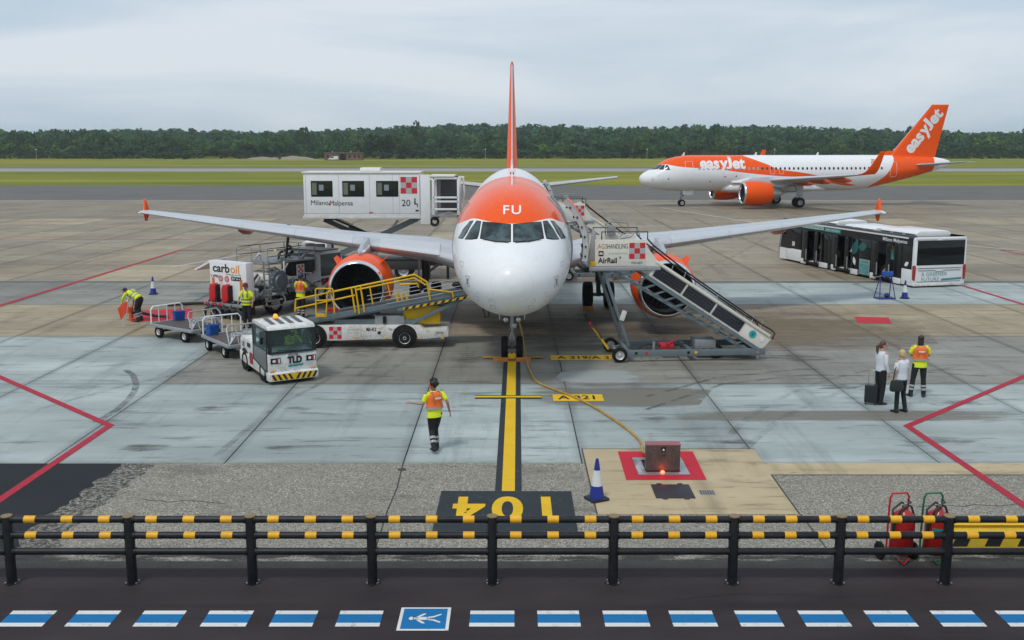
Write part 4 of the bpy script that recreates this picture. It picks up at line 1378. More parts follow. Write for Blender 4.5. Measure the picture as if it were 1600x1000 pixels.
# ------------------------------------------------------------------ apron bus
BUSGLASS = glass_mat('bus_glass', (.006, .008, .009))
BUSGLASS.node_tree.nodes['Principled BSDF'].inputs['Specular IOR Level'].default_value = .35
def make_bus():
    b = thing('apron_bus', 'long black and white airport bus with its side doors open', 'bus', (21.45, 51.5, 0), R(13.8))
    W, Lb, H = 1.5, 13.7, 2.46
    SKIN = M('bus_black', (0.010, 0.011, 0.012), 0.35, dirt=.15, coat=.1, spec=.3)
    XL = -W
    box_part('floor', DARK, b, -W + .04, W - .04, .1, Lb - .1, .12, .28)
    body = MB()
    body.b2(W - .06, W, .1, Lb - .2, .12, H)                       # far side wall
    body.b2(-W, W, .1, Lb - .3, H - .06, H)                        # roof
    body.build('body_shell', SKIN, b, bevel=.02)
    MB().prism([(-W, 2.06), (-W, H + .02), (-W + .12, H + .12), (-W + .22, H + .12), (-W + .1, H), (-W + .08, 2.06)], lambda u, v, w: (u, w, v), .1, Lb - .25).build('cantrail', SKIN, b)
    MB().prism([(W, 2.06), (W, H + .02), (W - .12, H + .12), (W - .22, H + .12), (W - .1, H), (W - .08, 2.06)], lambda u, v, w: (u, w, v), .1, Lb - .25).build('cantrail', SKIN, b)
    quad('white_trim', WHITESIGN, b, [(XL - .006, .5, 2.415), (XL - .006, 12.4, 2.415), (XL - .006, 12.4, 2.49), (XL - .006, .5, 2.49)])
    # front end
    fr = MB().prism([(Lb - .9, .1), (Lb, .1), (Lb + .02, .75), (Lb - .12, 1.4), (Lb - .45, 2.46), (Lb - .9, 2.46)], lambda u, v, w: (w, u, v), -W, -W + .05)
    fr.build('front_corner', WHITE, b)
    quad('cab_side_glass', BUSGLASS, b, [(XL - .006, Lb - .12, .80), (XL - .006, Lb - .42, 2.25), (XL - .006, 12.2, 2.25), (XL - .006, 12.2, .80)][::-1])
    MB().prism([(Lb, .1), (Lb + .04, .75), (Lb - .1, 1.4), (Lb - .42, 2.46), (Lb - .5, 2.46), (Lb - .2, 1.4), (Lb - .08, .75), (Lb - .08, .1)], lambda u, v, w: (w, u, v), -W, W).build('windscreen', GLASS, b)
    MB().path([(-W - .02, Lb - .35, 2.1), (-W - .30, Lb - .1, 2.15), (-W - .32, Lb - .08, 2.0)], .025, 6).build('mirror_arm', BLACK, b)
    MB().box((-W - .34, Lb - .05, 1.78), (.12, .2, .42)).build('mirror', BLACK, b, bevel=.04)
    # side: closed panels between the doors
    def pan(y0, y1, z0, z1, mat, nm, x=0.0, th=.05, bev=.012):
        return MB().b2(XL - x, XL - x + th, y0, y1, z0, z1).build(nm, mat, b, bevel=bev)
    pan(11.0, 12.75, .12, .82, WHITE, 'front_wheel_panel')
    pan(11.05, 12.72, .84, 2.1, BUSGLASS, 'driver_window')
    for y0, y1 in ((10.35, 11.0), (7.95, 8.90), (7.05, 7.60), (4.86, 5.60), (3.12, 3.72), (.95, 1.66)):
        pan(y0 + .03, y1 - .03, .07, .36, WHITE, 'skirt_panel', .03)
    pan(3.72, 4.86, .10, 2.06, BUSGLASS, 'side_window')
    for y0, y1 in ((8.0, 8.85), (7.6, 8.0), (4.9, 5.55)):
        pan(y0, y1, .36, 2.06, BUSGLASS, 'side_window')
    for y0, y1 in ((10.4, 10.95), (7.05, 7.6), (3.15, 3.7), (1.0, 1.65)):
        pan(y0, y1, .36, 2.06, SKIN, 'pillar_panel')
    pan(.12, .95, .1, .9, WHITE, 'rear_side_panel')
    pan(.12, .95, .92, 2.06, SKIN, 'rear_side_window')
    # swung-out door leaves standing off the body
    for y0 in (10.02, 8.98 - .12, 6.72, 5.62, 2.80, 1.72):
        d = MB().b2(XL - .22, XL - .17, y0 - .05, y0 + .30, .22, 2.05).build('door_leaf', SKIN, b, bevel=.015)
        MB().b2(XL - .226, XL - .221, y0 + .0, y0 + .25, .95, 1.98).build('door_glass', BUSGLASS, d)
        MB().tube((XL - .24, y0 - .03, .35), (XL - .24, y0 - .03, 1.0), .03, n=8).build('grab_pole', GALV, d)
    for y0, y1 in ((8.95, 9.95), (5.65, 6.65), (1.75, 2.72)):
        MB().b2(XL - .03, XL + .25, y0, y1, .26, .30).build('door_sill', CREAM, b, bevel=.01)
        MB().tube((XL + .3, y1 - .08, .28), (XL + .3, y1 - .08, 2.05), .018, n=8).build('handrail', GALV, b)
        MB().tube((XL + .3, y0 + .2, .28), (XL + .3, y0 + .2, 2.05), .018, n=8).build('handrail', GALV, b)
    for y in (3.4, 7.3, 10.4):
        MB().tube((0.2, y, .28), (.2, y, 2.4), .018, n=8).build('handrail', GALV, b)
    # far-side panes: opaque grey, daylight through the saloon put into their colour
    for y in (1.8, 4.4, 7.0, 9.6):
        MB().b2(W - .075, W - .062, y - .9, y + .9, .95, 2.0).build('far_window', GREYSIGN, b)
    # roof units
    for y0, y1, z, nm in ((.75, 3.9, .30, 'roof_unit'), (4.4, 7.4, .20, 'roof_unit'), (8.2, 11.4, .30, 'roof_unit')):
        u = MB().prism([(-.86, H), (-.92, H + z * .55), (-.72, H + z), (.95, H + z), (1.12, H + z * .55), (1.05, H)], lambda a, c, w: (a, w, c), y0, y1).build(nm, WHITE, b, bevel=.04)
        for k in range(3):
            yy = y0 + (k + .5) * (y1 - y0) / 3
            MB().box((-.90, yy, H + z * .34), (.04, .75, .05)).build('vent_slot', DARK, u)
    # rear
    rear = MB().prism([(-W, .1), (-W, 2.44), (-W + .08, 2.52), (W - .08, 2.52), (W, 2.44), (W, .1)], lambda a, c, w: (a, w, c), 0, .14).build('rear_end', WHITE, b, bevel=.03)
    MB().b2(-1.32, 1.40, -.015, .02, 1.12, 2.36).build('rear_window', BUSGLASS, rear, bevel=.02)
    for x0, x1 in ((-1.40, -.18), (.02, 1.42)):
        MB().b2(x0, x1, -.05, .06, 2.41, 2.50).build('light_bar', WHITE, rear, bevel=.02)
    for sx in (-1, 1):
        MB().prism([(.35, sx * 1.38), (1.05, sx * 1.34), (1.15, sx * 1.44), (1.1, sx * 1.52), (.4, sx * 1.50)], lambda a, c, w: (c, w, a), -.03, .05).build('tail_lamp', REDLENS, rear, bevel=.01)
    MB().b2(-1.25, 1.25, -.012, .0, .95, .98).build('panel_gap', DARK, rear)
    MB().b2(-1.25, 1.25, -.012, .0, .28, .30).build('panel_gap', DARK, rear)
    MB().path([(-1.2, -.02, .86), (-.3, -.02, .86), (-.15, -.03, .80), (.15, -.03, .80), (.3, -.02, .86), (1.2, -.02, .86)], .012, 6).build('engine_lid_seam', DARK, rear)
    MB().b2(-1.45, 1.45, -.03, .1, .08, .2).build('bumper', WHITE_D, rear, bevel=.02)
    text_part('lettering', 'A', .27, M('pale_teal_print', (.16, .36, .36), .5), rear, plane_fn((-.93, -.018, .66), (1, 0, 0), (0, 0, 1)), .0)
    text_part('lettering', 'GREENER', .27, M('pale_teal_print', (0, 0, 0)), rear, plane_fn((-.15, -.018, .66), (1, 0, 0), (0, 0, 1)), .0, width=1.2, spacing=1.1)
    text_part('lettering', 'FUTURE', .27, M('pale_teal_print', (0, 0, 0)), rear, plane_fn((-.50, -.018, .40), (1, 0, 0), (0, 0, 1)), .0, width=1.0, spacing=1.1)
    quad('teal_band', TEALSIGN, rear, [(.15, -.018, .33), (1.3, -.018, .38), (1.3, -.018, .48), (.15, -.018, .43)])
    # side lettering
    S = lambda y, z: plane_fn((XL - .012, y, z), (0, -1, 0), (0, 0, 1))
    sg = quad('banner', M('banner_mint', (.45, .60, .56), .5), b, [(XL - .008, 11.0, 2.20), (XL - .008, 8.55, 2.20), (XL - .008, 8.55, 2.40), (XL - .008, 11.0, 2.40)])
    text_part('lettering', 'ELECTRIC AIRPORT BUS', .16, TEALSIGN, sg, S(9.78, 2.30), .004, width=2.2)
    sg = quad('banner', TEALSIGN, b, [(XL - .008, 8.45, 2.16), (XL - .008, 6.75, 2.16), (XL - .008, 6.75, 2.38), (XL - .008, 8.45, 2.38)])
    text_part('lettering', 'ZERO EMISSION', .15, M('banner_mint', (0, 0, 0)), sg, S(7.6, 2.27), .004, width=1.5)
    text_part('lettering', 'Milano Malpensa', .26, WHITESIGN, b, S(1.65, 2.24), .004, width=2.1)
    sg = quad('panel_print', M('panel_mint', (.30, .44, .43), .45), b, [(XL - .004, 4.75, .16), (XL - .004, 3.78, .16), (XL - .004, 3.78, .98), (XL - .004, 4.75, .98)])
    text_part('lettering', 'A GREENER', .18, TEALSIGN, sg, S(4.27, .84), .006, width=.8)
    text_part('lettering', 'FREE', .34, TEALSIGN, sg, S(4.27, .58), .012, width=.85)
    text_part('lettering', 'FUTURE', .34, TEALSIGN, sg, S(4.27, .30), .012, width=.85)
    def leaf(y, z, r, mat, ang):
        q = []
        for k in range(14):
            t = k / 13
            q.append((r * (t * 2 - 1), r * .55 * math.sin(math.pi * t)))
        for k in range(1, 13):
            t = 1 - k / 13
            q.append((r * (t * 2 - 1), -r * .55 * math.sin(math.pi * t)))
        c, s = math.cos(ang), math.sin(ang)
        quad('leaf_print', mat, b, [(XL - .012, y - (u * c - v * s), z + u * s + v * c) for u, v in q])
    TD = M('dark_teal_print', (.008, .12, .11), .4)
    leaf(5.2, 1.55, .5, TD, 1.1)
    leaf(4.5, 1.65, .42, TD, .2)
    leaf(5.25, .80, .25, WHITESIGN, -1.2)
    leaf(.55, 1.15, .2, WHITESIGN, .5)
    text_part('unit_number', '10', .36, WHITESIGN, b, S(11.95, 1.12), .02)
    for y in (2.4, 11.3):
        for sx in (-1, 1):
            wheel(b, (sx * 1.33, y, .46), .46, .3)
    return b
make_bus()

# ------------------------------------------------------------------ boarding lift truck raised at the rear right door
def make_lift():
    t = thing('boarding_lift_truck', 'white raised cabin lift truck behind the wing marked Milano Malpensa 20', 'lift truck', (-7.2, 54.3, 0), 0)
    X = lambda x: x + 7.2
    y0, y1 = -.3, 2.1
    cab = MB().b2(X(-10.84), X(-4.80), y0, y1, 3.42, 5.60).build('lift_cabin', WHITE, t, bevel=.05)
    MB().b2(X(-10.9), X(-4.75), y0 - .05, y1 + .05, 3.26, 3.42).build('cabin_floor', WHITE_D, cab, bevel=.02)
    MB().b2(X(-10.92), X(-4.78), y0 - .05, y1 + .05, 5.60, 5.68).build('cabin_roof', CREAM, cab, bevel=.02)
    MB().b2(X(-8.0), X(-6.95), .5, 1.4, 5.68, 5.88).build('roof_unit', WHITE, cab, bevel=.05)
    INNER = M('cabin_interior', (.09, .10, .105), .6)
    for a, b_ in ((-10.45, -9.32), (-8.82, -7.68), (-7.06, -5.90)):
        w = MB().b2(X(a), X(b_), y0 - .012, y0 + .02, 4.40, 5.22).build('window_frame', BLACK, cab, bevel=.03)
        MB().b2(X(a) + .05, X(b_) - .05, y0 - .018, y0 - .012, 4.46, 5.16).build('window_glass', GLASS, w)
        MB().b2(X(a) + .06, X(a) + .30, y0 - .022, y0 - .018, 4.50, 5.12).build('daylit_pane', M('painted_daylight', (.16, .18, .13), .25), w)  # opaque strip, daylight seen across the cabin put into its colour
        MB().b2(X(a) + .42, X(a) + .66, y0 - .022, y0 - .018, 4.72, 5.02).build('seat_back', M('grey_pane', (.26, .29, .31), .3), w)
    for x in (-10.72, -9.0, -7.4, -6.2, -5.85):
        MB().b2(X(x) - .006, X(x) + .006, y0 - .004, y0 + .01, 3.5, 5.55).build('panel_seam', GREY, cab)
    MB().b2(X(-10.8), X(-4.85), y0 - .004, y0 + .01, 3.52, 3.54).build('panel_seam', GREY, cab)
    checker(cab, (X(-5.79), y0 - .008, 4.56), (1, 0, 0), (0, 0, 1), .288)
    P = lambda x, z: plane_fn((X(x), y0 - .01, z), (1, 0, 0), (0, 0, 1))
    text_part('lettering', 'Milano', .36, BLACKSIGN, cab, P(-10.02, 4.08), .0, width=.90)
    text_part('lettering', 'Malpensa', .36, BLACKSIGN, cab, P(-8.90, 4.06), .0, width=1.20)
    quad('red_dot', REDSIGN, cab, [(X(-9.55), y0 - .01, 3.96), (X(-9.44), y0 - .01, 3.96), (X(-9.44), y0 - .01, 4.06), (X(-9.55), y0 - .01, 4.06)])
    text_part('unit_number', '20', .48, BLACKSIGN, cab, P(-5.52, 4.06), .0)
    pg = MB().ell((X(-5.05), y0 - .008, 4.28), (.045, .004, .045), 10, 6)
    pg.b2(X(-5.09), X(-5.02), y0 - .012, y0 - .006, 4.0, 4.22); pg.b2(X(-5.09), X(-4.92), y0 - .012, y0 - .006, 4.0, 4.05); pg.b2(X(-4.95), X(-4.91), y0 - .012, y0 - .006, 3.86, 4.02)
    pg.build('pictogram', BLACKSIGN, cab)
    MB().b2(X(-5.03), X(-4.86), y0 - .012, y0 - .006, 3.64, 3.72).build('data_plate', BLACKSIGN, cab)
    MB().b2(X(-7.45), X(-7.25), y0 - .012, y0 - .006, 3.55, 3.60).build('marker_lamp', RED, cab)
    # tall end panel and the open bridging platform
    MB().b2(X(-4.76), X(-4.26), y0 - .04, y0 + .06, 2.98, 5.54).build('end_panel', WHITE, cab, bevel=.02)
    pf = MB()
    pf.b2(X(-4.26), X(-2.85), y0, y1 - .2, 3.36, 3.46)
    pf.build('platform_floor', GREY, cab, bevel=.01)
    fr = MB()
    for x in (-4.10, -2.80):
        fr.b2(X(x) - .06, X(x) + .06, y0, y0 + .1, 3.46, 5.40); fr.b2(X(x) - .06, X(x) + .06, y1 - .35, y1 - .25, 3.46, 5.40)
    for z in (3.75, 4.15, 4.36, 5.35):
        fr.b2(X(-4.1), X(-2.8), y0, y0 + .08, z - .05, z + .05)
    fr.build('platform_frame', WHITE, cab, bevel=.01)
    MB().b2(X(-4.3), X(-3.0), y0 - .05, y1, 5.42, 5.50).build('platform_canopy', CREAM, cab, bevel=.02)
    MB().b2(X(-4.15), X(-2.9), y1 - .25, y1 - .2, 3.46, 5.4).build('rear_screen', INNER, cab)
    MB().b2(X(-4.0), X(-3.85), y1 - .3, y1 - .26, 3.7, 5.2).build('door_post', GREY, cab)
    e = MB().path([(X(-2.55), .2, 5.4), (X(-2.5), .2, 4.6), (X(-2.6), .3, 3.8)], .05, 6); e.path([(X(-2.85), .2, 5.36), (X(-2.5), .2, 5.4)], .05, 6)
    e.build('edge_gate', CREAM, cab)
    MB().path([(X(-4.1), -.1, 3.2), (X(-3.8), -.1, 3.42), (X(-3.3), -.1, 3.55), (X(-2.9), -.1, 3.45), (X(-2.7), -.1, 3.3)], .09, 8).build('bumper_roll', M('canvas', (.42, .40, .36), .8), cab)
    MB().lathe([(-.08, .12), (-.1, .22), (0, .26), (.1, .22), (.08, .12)], (X(-4.05), -.2, 3.1), (0, 1, 0), 18).build('hose_reel', BLACK, cab)
    # scissor arms
    for yy in (.2, 1.6):
        MB().bar((X(-9.9), yy, 3.2), (X(-5.2), yy, 1.1), .14, .26).build('scissor_arm', DARK, t)
        MB().bar((X(-5.0), yy + .2, 3.2), (X(-9.6), yy + .2, 1.1), .14, .26).build('scissor_arm', BLUEGREY, t)
        MB().bar((X(-9.4), yy - .1, 3.15), (X(-8.6), yy - .1, 2.8), .05, .08).build('scissor_highlight', CREAM, t)
    MB().bar((X(-6.1), .95, 3.1), (X(-7.4), .95, 1.3), .12, .12).build('lift_ram', GALV, t)
    MB().b2(X(-7.6), X(-7.3), .3, 1.8, 2.0, 2.25).build('pivot_beam', DARK, t, bevel=.02)
    # truck
    MB().b2(X(-9.6), X(-3.6), .0, 2.0, .75, 1.1).build('chassis', BLACK, t, bevel=.03)
    MB().b2(X(-6.9), X(-4.6), -.05, .3, .55, 1.0).build('tool_box', DARK, t, bevel=.03)
    for x in (-4.4, -3.4):
        MB().bar((X(x), .1, 0.05), (X(x), .1, 1.0), .14, .14).build('outrigger', BLACK, t)
    tc = MB().prism([(-11.2, .45), (-11.25, 1.2), (-11.05, 2.0), (-10.8, 2.05), (-9.75, 2.05), (-9.7, .45)], lambda u, v, w: (X(u), w, v), -.05, 2.05).build('truck_cab', WHITE, t, bevel=.05)
    MB().prism([(-11.0, 1.2), (-10.88, 1.92), (-9.85, 1.92), (-9.82, 1.2)], lambda u, v, w: (X(u), w, v), -.07, 2.07).build('cab_window', GLASS, tc, bevel=.02)
    MB().prism([(-11.28, 1.2), (-11.08, 1.95), (-11.0, 1.95), (-11.2, 1.2)], lambda u, v, w: (X(u), w, v), .1, 1.9).build('windscreen', GLASS, tc)
    checker(tc, (X(-10.6), -.085, .62), (1, 0, 0), (0, 0, 1), .16, 5, 2, a=REDSIGN, b=BLACKSIGN)
    MB().tube((X(-9.5), .2, 1.1), (X(-9.5), .2, 2.3), .06, n=10).build('exhaust_stack', BLACK, t)
    for x in (-10.4, -5.75):
        for yy in (.12, 1.88):
            wheel(t, (X(x), yy, .48), .48, .3, axis=(0, 1, 0))
    return t
make_lift()

# ------------------------------------------------------------------ conveyor belt loader at the forward hold
def make_loader():
    t = thing('belt_loader', 'white baggage belt loader with yellow handrails beneath the nose', 'belt loader', (-4.7, 36.4, 0), 0)
    X = lambda x: x + 4.7
    yn, yf = -.70, .75
    ch = MB().prism([(-7.25, .42), (-7.25, .80), (-3.25, .80), (-3.1, .66), (-2.3, .70), (-2.22, .60), (-2.25, .40), (-3.0, .33), (-4.0, .33), (-6.4, .26), (-7.0, .30)], lambda u, v, w: (X(u), w, v), yn, yf).build('chassis', WHITE_D, t, bevel=.03)
    for x in (-6.95, -3.78):
        MB().lathe([(0, .0), (0, .44), (.02, .44)], (X(x), yn - .012, .40), (0, 1, 0), 28).build('wheel_arch', BLACK, ch)
        for yy in (yn + .06, yf - .06):
            wheel(t, (X(x), yy, .355), .355, .22, axis=(0, 1, 0))
    P = lambda x, z: plane_fn((X(x), yn - .008, z), (1, 0, 0), (0, 0, 1))
    checker(ch, (X(-6.43), yn - .006, .33), (1, 0, 0), (0, 0, 1), .145)
    text_part('unit_number', 'MA 412', .17, BLACKSIGN, ch, P(-4.95, .665), .006, width=.34)
    text_part('lettering', 'AGS HANDLING', .10, GREYSIGN, ch, P(-5.55, .66), .0, width=.5)
    text_part('lettering', 'AIRPORT SERVICES', .07, GREYSIGN, ch, P(-5.6, .54), .0, width=.45)
    text_part('lettering', 'TBL-180', .09, BLACKSIGN, ch, P(-4.2, .67), .0, width=.3)
    text_part('lettering', 'TBL-180', .09, BLACKSIGN, ch, P(-2.55, .55), .0, width=.28)
    for x in (-5.5, -4.4, -3.35, -2.45):
        MB().b2(X(x) - .06, X(x) + .06, yn - .012, yn, .34, .38).build('side_marker', YELLOW, ch)
    MB().b2(X(-4.72), X(-4.62), yn - .02, yn, .50, .60).build('filler_cap', BLACK, ch)
    MB().b2(X(-6.3), X(-3.4), -.4, .5, .80, .98).build('engine_cover', BLUEGREY, t, bevel=.03)
    MB().b2(X(-4.85), X(-3.8), -.45, .1, .80, 1.12).build('battery_box', GREY, t, bevel=.03)
    MB().tube((X(-4.5), -.5, .85), (X(-4.5), -.5, 1.1), .06, n=8).build('hand_pump', BLACK, t)
    yb = MB().b2(X(-3.86), X(-2.55), -.30, .45, .80, 1.45)
    yb.build('lift_cover', YELLOW, t, bevel=.02)
    # boom with belt
    A, B = Vector((X(-7.35), 0, .92)), Vector((X(-1.55), 0, 1.98))
    u = (B - A).normalized()
    nrm = Vector((-u.z, 0, u.x))
    def on(s, y, n):
        return A + u * s + Vector((0, y, 0)) + nrm * n
    Lb = (B - A).length
    for y, nm in ((-.52, 'boom_side'), (.52, 'boom_side')):
        m_ = MB()
        m_.bar(on(0, y, -.02), on(Lb, y, -.02), .09, .22, up=nrm)
        m_.bar(on(0, y - .02 * (1 if y > 0 else -1) * -1, -.06), on(Lb, y - .02 * (1 if y > 0 else -1) * -1, -.06), .11, .03, up=nrm)
        m_.build(nm, BLUEGREY, t, bevel=.01)
    bl = MB().bar(on(0, 0, .03), on(Lb, 0, .03), .90, .03, up=nrm).build('conveyor_belt', M('belt_rubber', (.035, .036, .038), .7, dirt=.5), t)
    for s in np.arange(.2, Lb, .22):
        MB().bar(on(s, -.44, .052), on(s, .44, .052), .03, .012, up=nrm).build('belt_cleat', DARK, bl)
    for s in (0, Lb):
        MB().tube(on(s, -.5, 0), on(s, .5, 0), .09, n=14).build('end_roller', BLACK, t)
    # front lower guard with hazard stripes
    s0, s1 = 3.55, Lb
    hz = quad('hazard_board', YELLOW, t, [on(s0, -.585, -.22), on(s1, -.585, -.22), on(s1, -.585, -.14), on(s0, -.585, -.14)])
    nst = 9
    for k in range(nst):
        a = s0 + (s1 - s0) * (k + .1) / nst
        b_ = s0 + (s1 - s0) * (k + .55) / nst
        quad('hazard_stripe', BLACKSIGN, hz, [on(a, -.589, -.22), on(b_, -.589, -.22), on(b_ + .08, -.589, -.14), on(a + .08, -.589, -.14)])
    MB().bar(on(s0 - .2, -.54, -.18), on(s1, -.54, -.18), .07, .12, up=nrm).build('lower_beam', BLUEGREY, t)
    for y in (-.45, .45):
        MB().bar((X(-3.55), y, .85), (X(-1.75), y, 1.72), .10, .14).build('support_arm', BLUEGREY, t, bevel=.01)
    MB().tube((X(-5.9), 0, .9), (X(-4.7), 0, 1.2), .06, n=10).build('lift_ram', CHROME, t)
    # yellow handrails on the near side and the operator hoop
    yr = -.62
    def rail(pts, r=.028, nm='handrail', y=None):
        yy = yr if y is None else y
        return MB().path([(X(a), yy, z) for a, z in pts], r, 8).build(nm, YELLOW, t)
    rail([(-7.62, 1.30), (-7.58, 1.72), (-5.40, 2.18), (-3.40, 2.60), (-2.98, 2.34), (-2.86, 1.70)], .034)
    rail([(-7.62, 1.40), (-5.50, 1.87)])
    rail([(-5.45, 2.06), (-3.42, 2.48), (-3.02, 2.24)], .03)
    for a, zt, zb in ((-5.62, 2.12, 1.25), (-5.48, 2.15, 1.22), (-5.30, 2.18, 1.28)):
        rail([(a, zt), (a + .12, zb)], .032, 'rail_post')
    for a, zt, zb in ((-4.98, 2.2, 1.55), (-4.36, 2.33, 1.85)):
        rail([(a, zt), (a + .1, zb)], .024, 'rail_post')
    rail([(-2.9, 2.08), (-2.1, 1.98), (-2.05, 1.80)], .03, 'grab_rail')
    rail([(-6.86, 1.12), (-6.86, 2.08), (-6.80, 2.12), (-6.28, 2.12), (-6.24, 2.05), (-6.22, 1.25)], .026, 'operator_hoop', y=-.72)
    rail([(-6.52, 1.12), (-6.45, 1.95), (-6.35, 2.05)], .024, 'operator_hoop', y=-.72)
    rail([(-6.86, 1.70), (-6.24, 1.72)], .022, 'operator_hoop', y=-.72)
    MB().b2(X(-6.86), X(-6.56), -.74, -.70, 1.12, 1.24).build('step_plate', YELLOW, t)
    MB().b2(X(-6.5), X(-6.1), -.60, -.56, 1.28, 1.42).build('control_box', RED, t, bevel=.02)
    for k, (a, zt) in enumerate(((-4.05, 1.95), (-3.88, 1.9), (-3.70, 1.92))):
        rail([(a, zt), (a + .04, zt - .34)], .05, 'latch_post', y=-.5)
    rail([(-3.95, 2.20), (-3.35, 2.24), (-3.28, 2.10)], .04, 'stowed_rail', y=-.3)
    for z0 in (.12, .26):
        MB().path([on(2.2, .60, z0 + .1), on(Lb - .2, .60, z0 + .12)], .014, 6).build('side_guard_rail', GREY, t)
        MB().path([on(3.0, -.60, z0 - .02), on(Lb - .2, -.60, z0)], .012, 6).build('side_guard_rail', GREY, t)
    MB().ell(on(Lb - .35, .2, .22), (.22, .14, .12), 12, 8).build('rubber_bumper', BLACK, t)
    MB().ell((X(-3.18), -.45, 2.16), (.09, .07, .16), 10, 8).build('work_lamp', BLACK, t)
    return t
make_loader()

# ------------------------------------------------------------------ passenger stairs
def make_stairs(full=True):
    if full:
        t = thing('passenger_stairs', 'mobile passenger stairs with solar panels at the front aircraft door', 'stairs', (0, 33.0, 0), R(4.5))
        ux = math.cos(R(4.5))
    else:
        t = thing('passenger_stairs', 'rear passenger stairs half hidden behind the wing on the right', 'stairs', (-.55, 53.9, 0), R(2.0))
    y0, y1 = 0.0, 1.75
    CR = CREAM
    # platform
    MB().b2(2.55, 4.80, y0, y1, 3.02, 3.12).build('platform', GREY, t, bevel=.01)
    MB().b2(2.50, 4.84, y0 - .05, y0, 3.05, 3.17).build('platform_edge', GALV, t, bevel=.01)
    sp = MB().b2(2.68, 4.36, y0 - .03, y0 + .02, 3.20, 4.05).build('side_panel', CR, t, bevel=.015)
    MB().prism([(4.36, 3.2), (4.36, 3.85), (4.84, 3.22), (4.84, 3.17)], lambda u, v, w: (u, w, v), y0 - .02, y0 + .015).build('corner_panel', CR, t)
    MB().b2(2.68, 4.36, y1 - .02, y1 + .03, 3.20, 4.05).build('side_panel', CR, t, bevel=.015)
    P = lambda x, z: plane_fn((x, y0 - .036, z), (1, 0, 0), (0, 0, 1))
    checker(sp, (3.80, y0 - .034, 3.42), (1, 0, 0), (0, 0, 1), .175)
    if full:
        text_part('lettering', 'AGS', .22, BROWNSIGN, sp, P(2.93, 3.83), .0, width=.32)
        text_part('lettering', 'HANDLING', .22, BLACKSIGN, sp, P(3.42, 3.83), .0, width=.66)
        text_part('lettering', 'AirRail', .24, BLACKSIGN, sp, P(3.10, 3.37), .007, width=.62)
        text_part('lettering', 'AVIATION HANDLING SERVICES', .07, GREYSIGN, sp, P(3.42, 3.60), .0, width=.64)
        q = MB().b2(2.80, 2.96, y0 - .036, y0 - .031, 3.52, 3.69)
        q.build('logo_tile', BLACKSIGN, sp)
        text_part('lettering', 'AA', .12, WHITESIGN, sp, plane_fn((2.88, y0 - .040, 3.605), (1, 0, 0), (0, 0, 1)), .006, width=.12)
        MB().path([(3.47, y0 - .036, 3.48), (3.53, y0 - .036, 3.50), (3.50, y0 - .036, 3.42)], .012, 4).build('logo_mark', BLACKSIGN, sp)
        text_part('unit_number', 'PSS-007', .11, BLACKSIGN, sp, P(4.06, 3.29), .0, width=.36)
    # door-side wing screens and bumper
    for y in (y0 + .05, y1 - .05):
        MB().prism([(2.45, 3.2), (2.60, 4.42), (2.72, 4.30), (2.72, 3.2)], lambda u, v, w: (u, w, v), y - .03, y + .03).build('end_screen', GALV, t, bevel=.01)
    MB().b2(2.34, 2.52, y0 + .1, y1 - .1, 2.98, 3.14).build('door_bumper', BLACK, t, bevel=.04)
    MB().b2(2.52, 2.70, y0 - .06, y0 + .0, 3.20, 3.36).build('yellow_corner', YELLOW, t, bevel=.02)
    # platform rails
    for y in (y0, y1):
        MB().path([(2.9, y, 4.05), (2.9, y, 4.30), (4.40, y, 4.30), (4.40, y, 4.05)], .02, 8).build('platform_rail', BLACK, t)
    MB().path([(3.3, y1 - .1, 4.05), (3.3, y1 - .1, 4.42), (3.45, y1 - .1, 4.5), (4.05, y1 - .1, 4.46), (4.1, y1 - .1, 4.25), (3.8, y1 - .1, 4.0)], .022, 8).build('gate_hoop', GREY, t)
    MB().path([(3.55, y0 + .3, 4.05), (3.9, y0 + .3, 4.10), (4.15, y0 + .3, 4.35), (4.2, y0 + .3, 4.1)], .022, 8).build('gate_hoop', GREY, t)
    MB().b2(3.35, 3.62, y1 - .3, y1 - .1, 4.05, 4.40).build('control_cabinet', GREY, t, bevel=.03)
    # flight
    A, B = Vector((4.55, 0, 2.80)), Vector((8.30, 0, .36))
    u = (B - A).normalized()
    n = Vector((-u.z, 0, u.x))
    if n.z < 0: n = -n
    Lf = (B - A).length
    on = lambda s, y, k: A + u * s + Vector((0, y, 0)) + n * k
    for y, sg in ((y0, -1), (y1, 1)):
        fl = MB().add([on(-.12, y, .02), on(Lf * .80, y, .02), on(Lf * .80, y, .50), on(-.12, y, .50), on(-.12, y + .05 * -sg, .02), on(Lf * .80, y + .05 * -sg, .02), on(Lf * .80, y + .05 * -sg, .50), on(-.12, y + .05 * -sg, .50)],
                      [(0, 1, 2, 3), (7, 6, 5, 4), (0, 4, 5, 1), (1, 5, 6, 2), (2, 6, 7, 3), (3, 7, 4, 0)]).build('balustrade', CR, t)
        MB().bar(on(-.15, y, .53), on(Lf * 1.0, y, .53), .10, .09, up=n).build('top_rail_cap', CR, t, bevel=.015)
        # lower end panel
        MB().add([on(Lf * .80, y, -.02), on(Lf * 1.0 + .02, y, -.02), on(Lf + .10, y, .48), on(Lf * .80, y, .49), on(Lf * .80, y - sg * .05, -.02), on(Lf * 1.0 + .02, y - sg * .05, -.02), on(Lf + .10, y - sg * .05, .48), on(Lf * .80, y - sg * .05, .49)],
                 [(0, 1, 2, 3), (7, 6, 5, 4), (0, 4, 5, 1), (1, 5, 6, 2), (2, 6, 7, 3), (3, 7, 4, 0)]).build('end_panel', CR, t, bevel=.01)
        MB().bar(on(-.2, y, -.05), on(Lf, y, -.05), .07, .12, up=n).build('stringer', BLUEGREY, t)
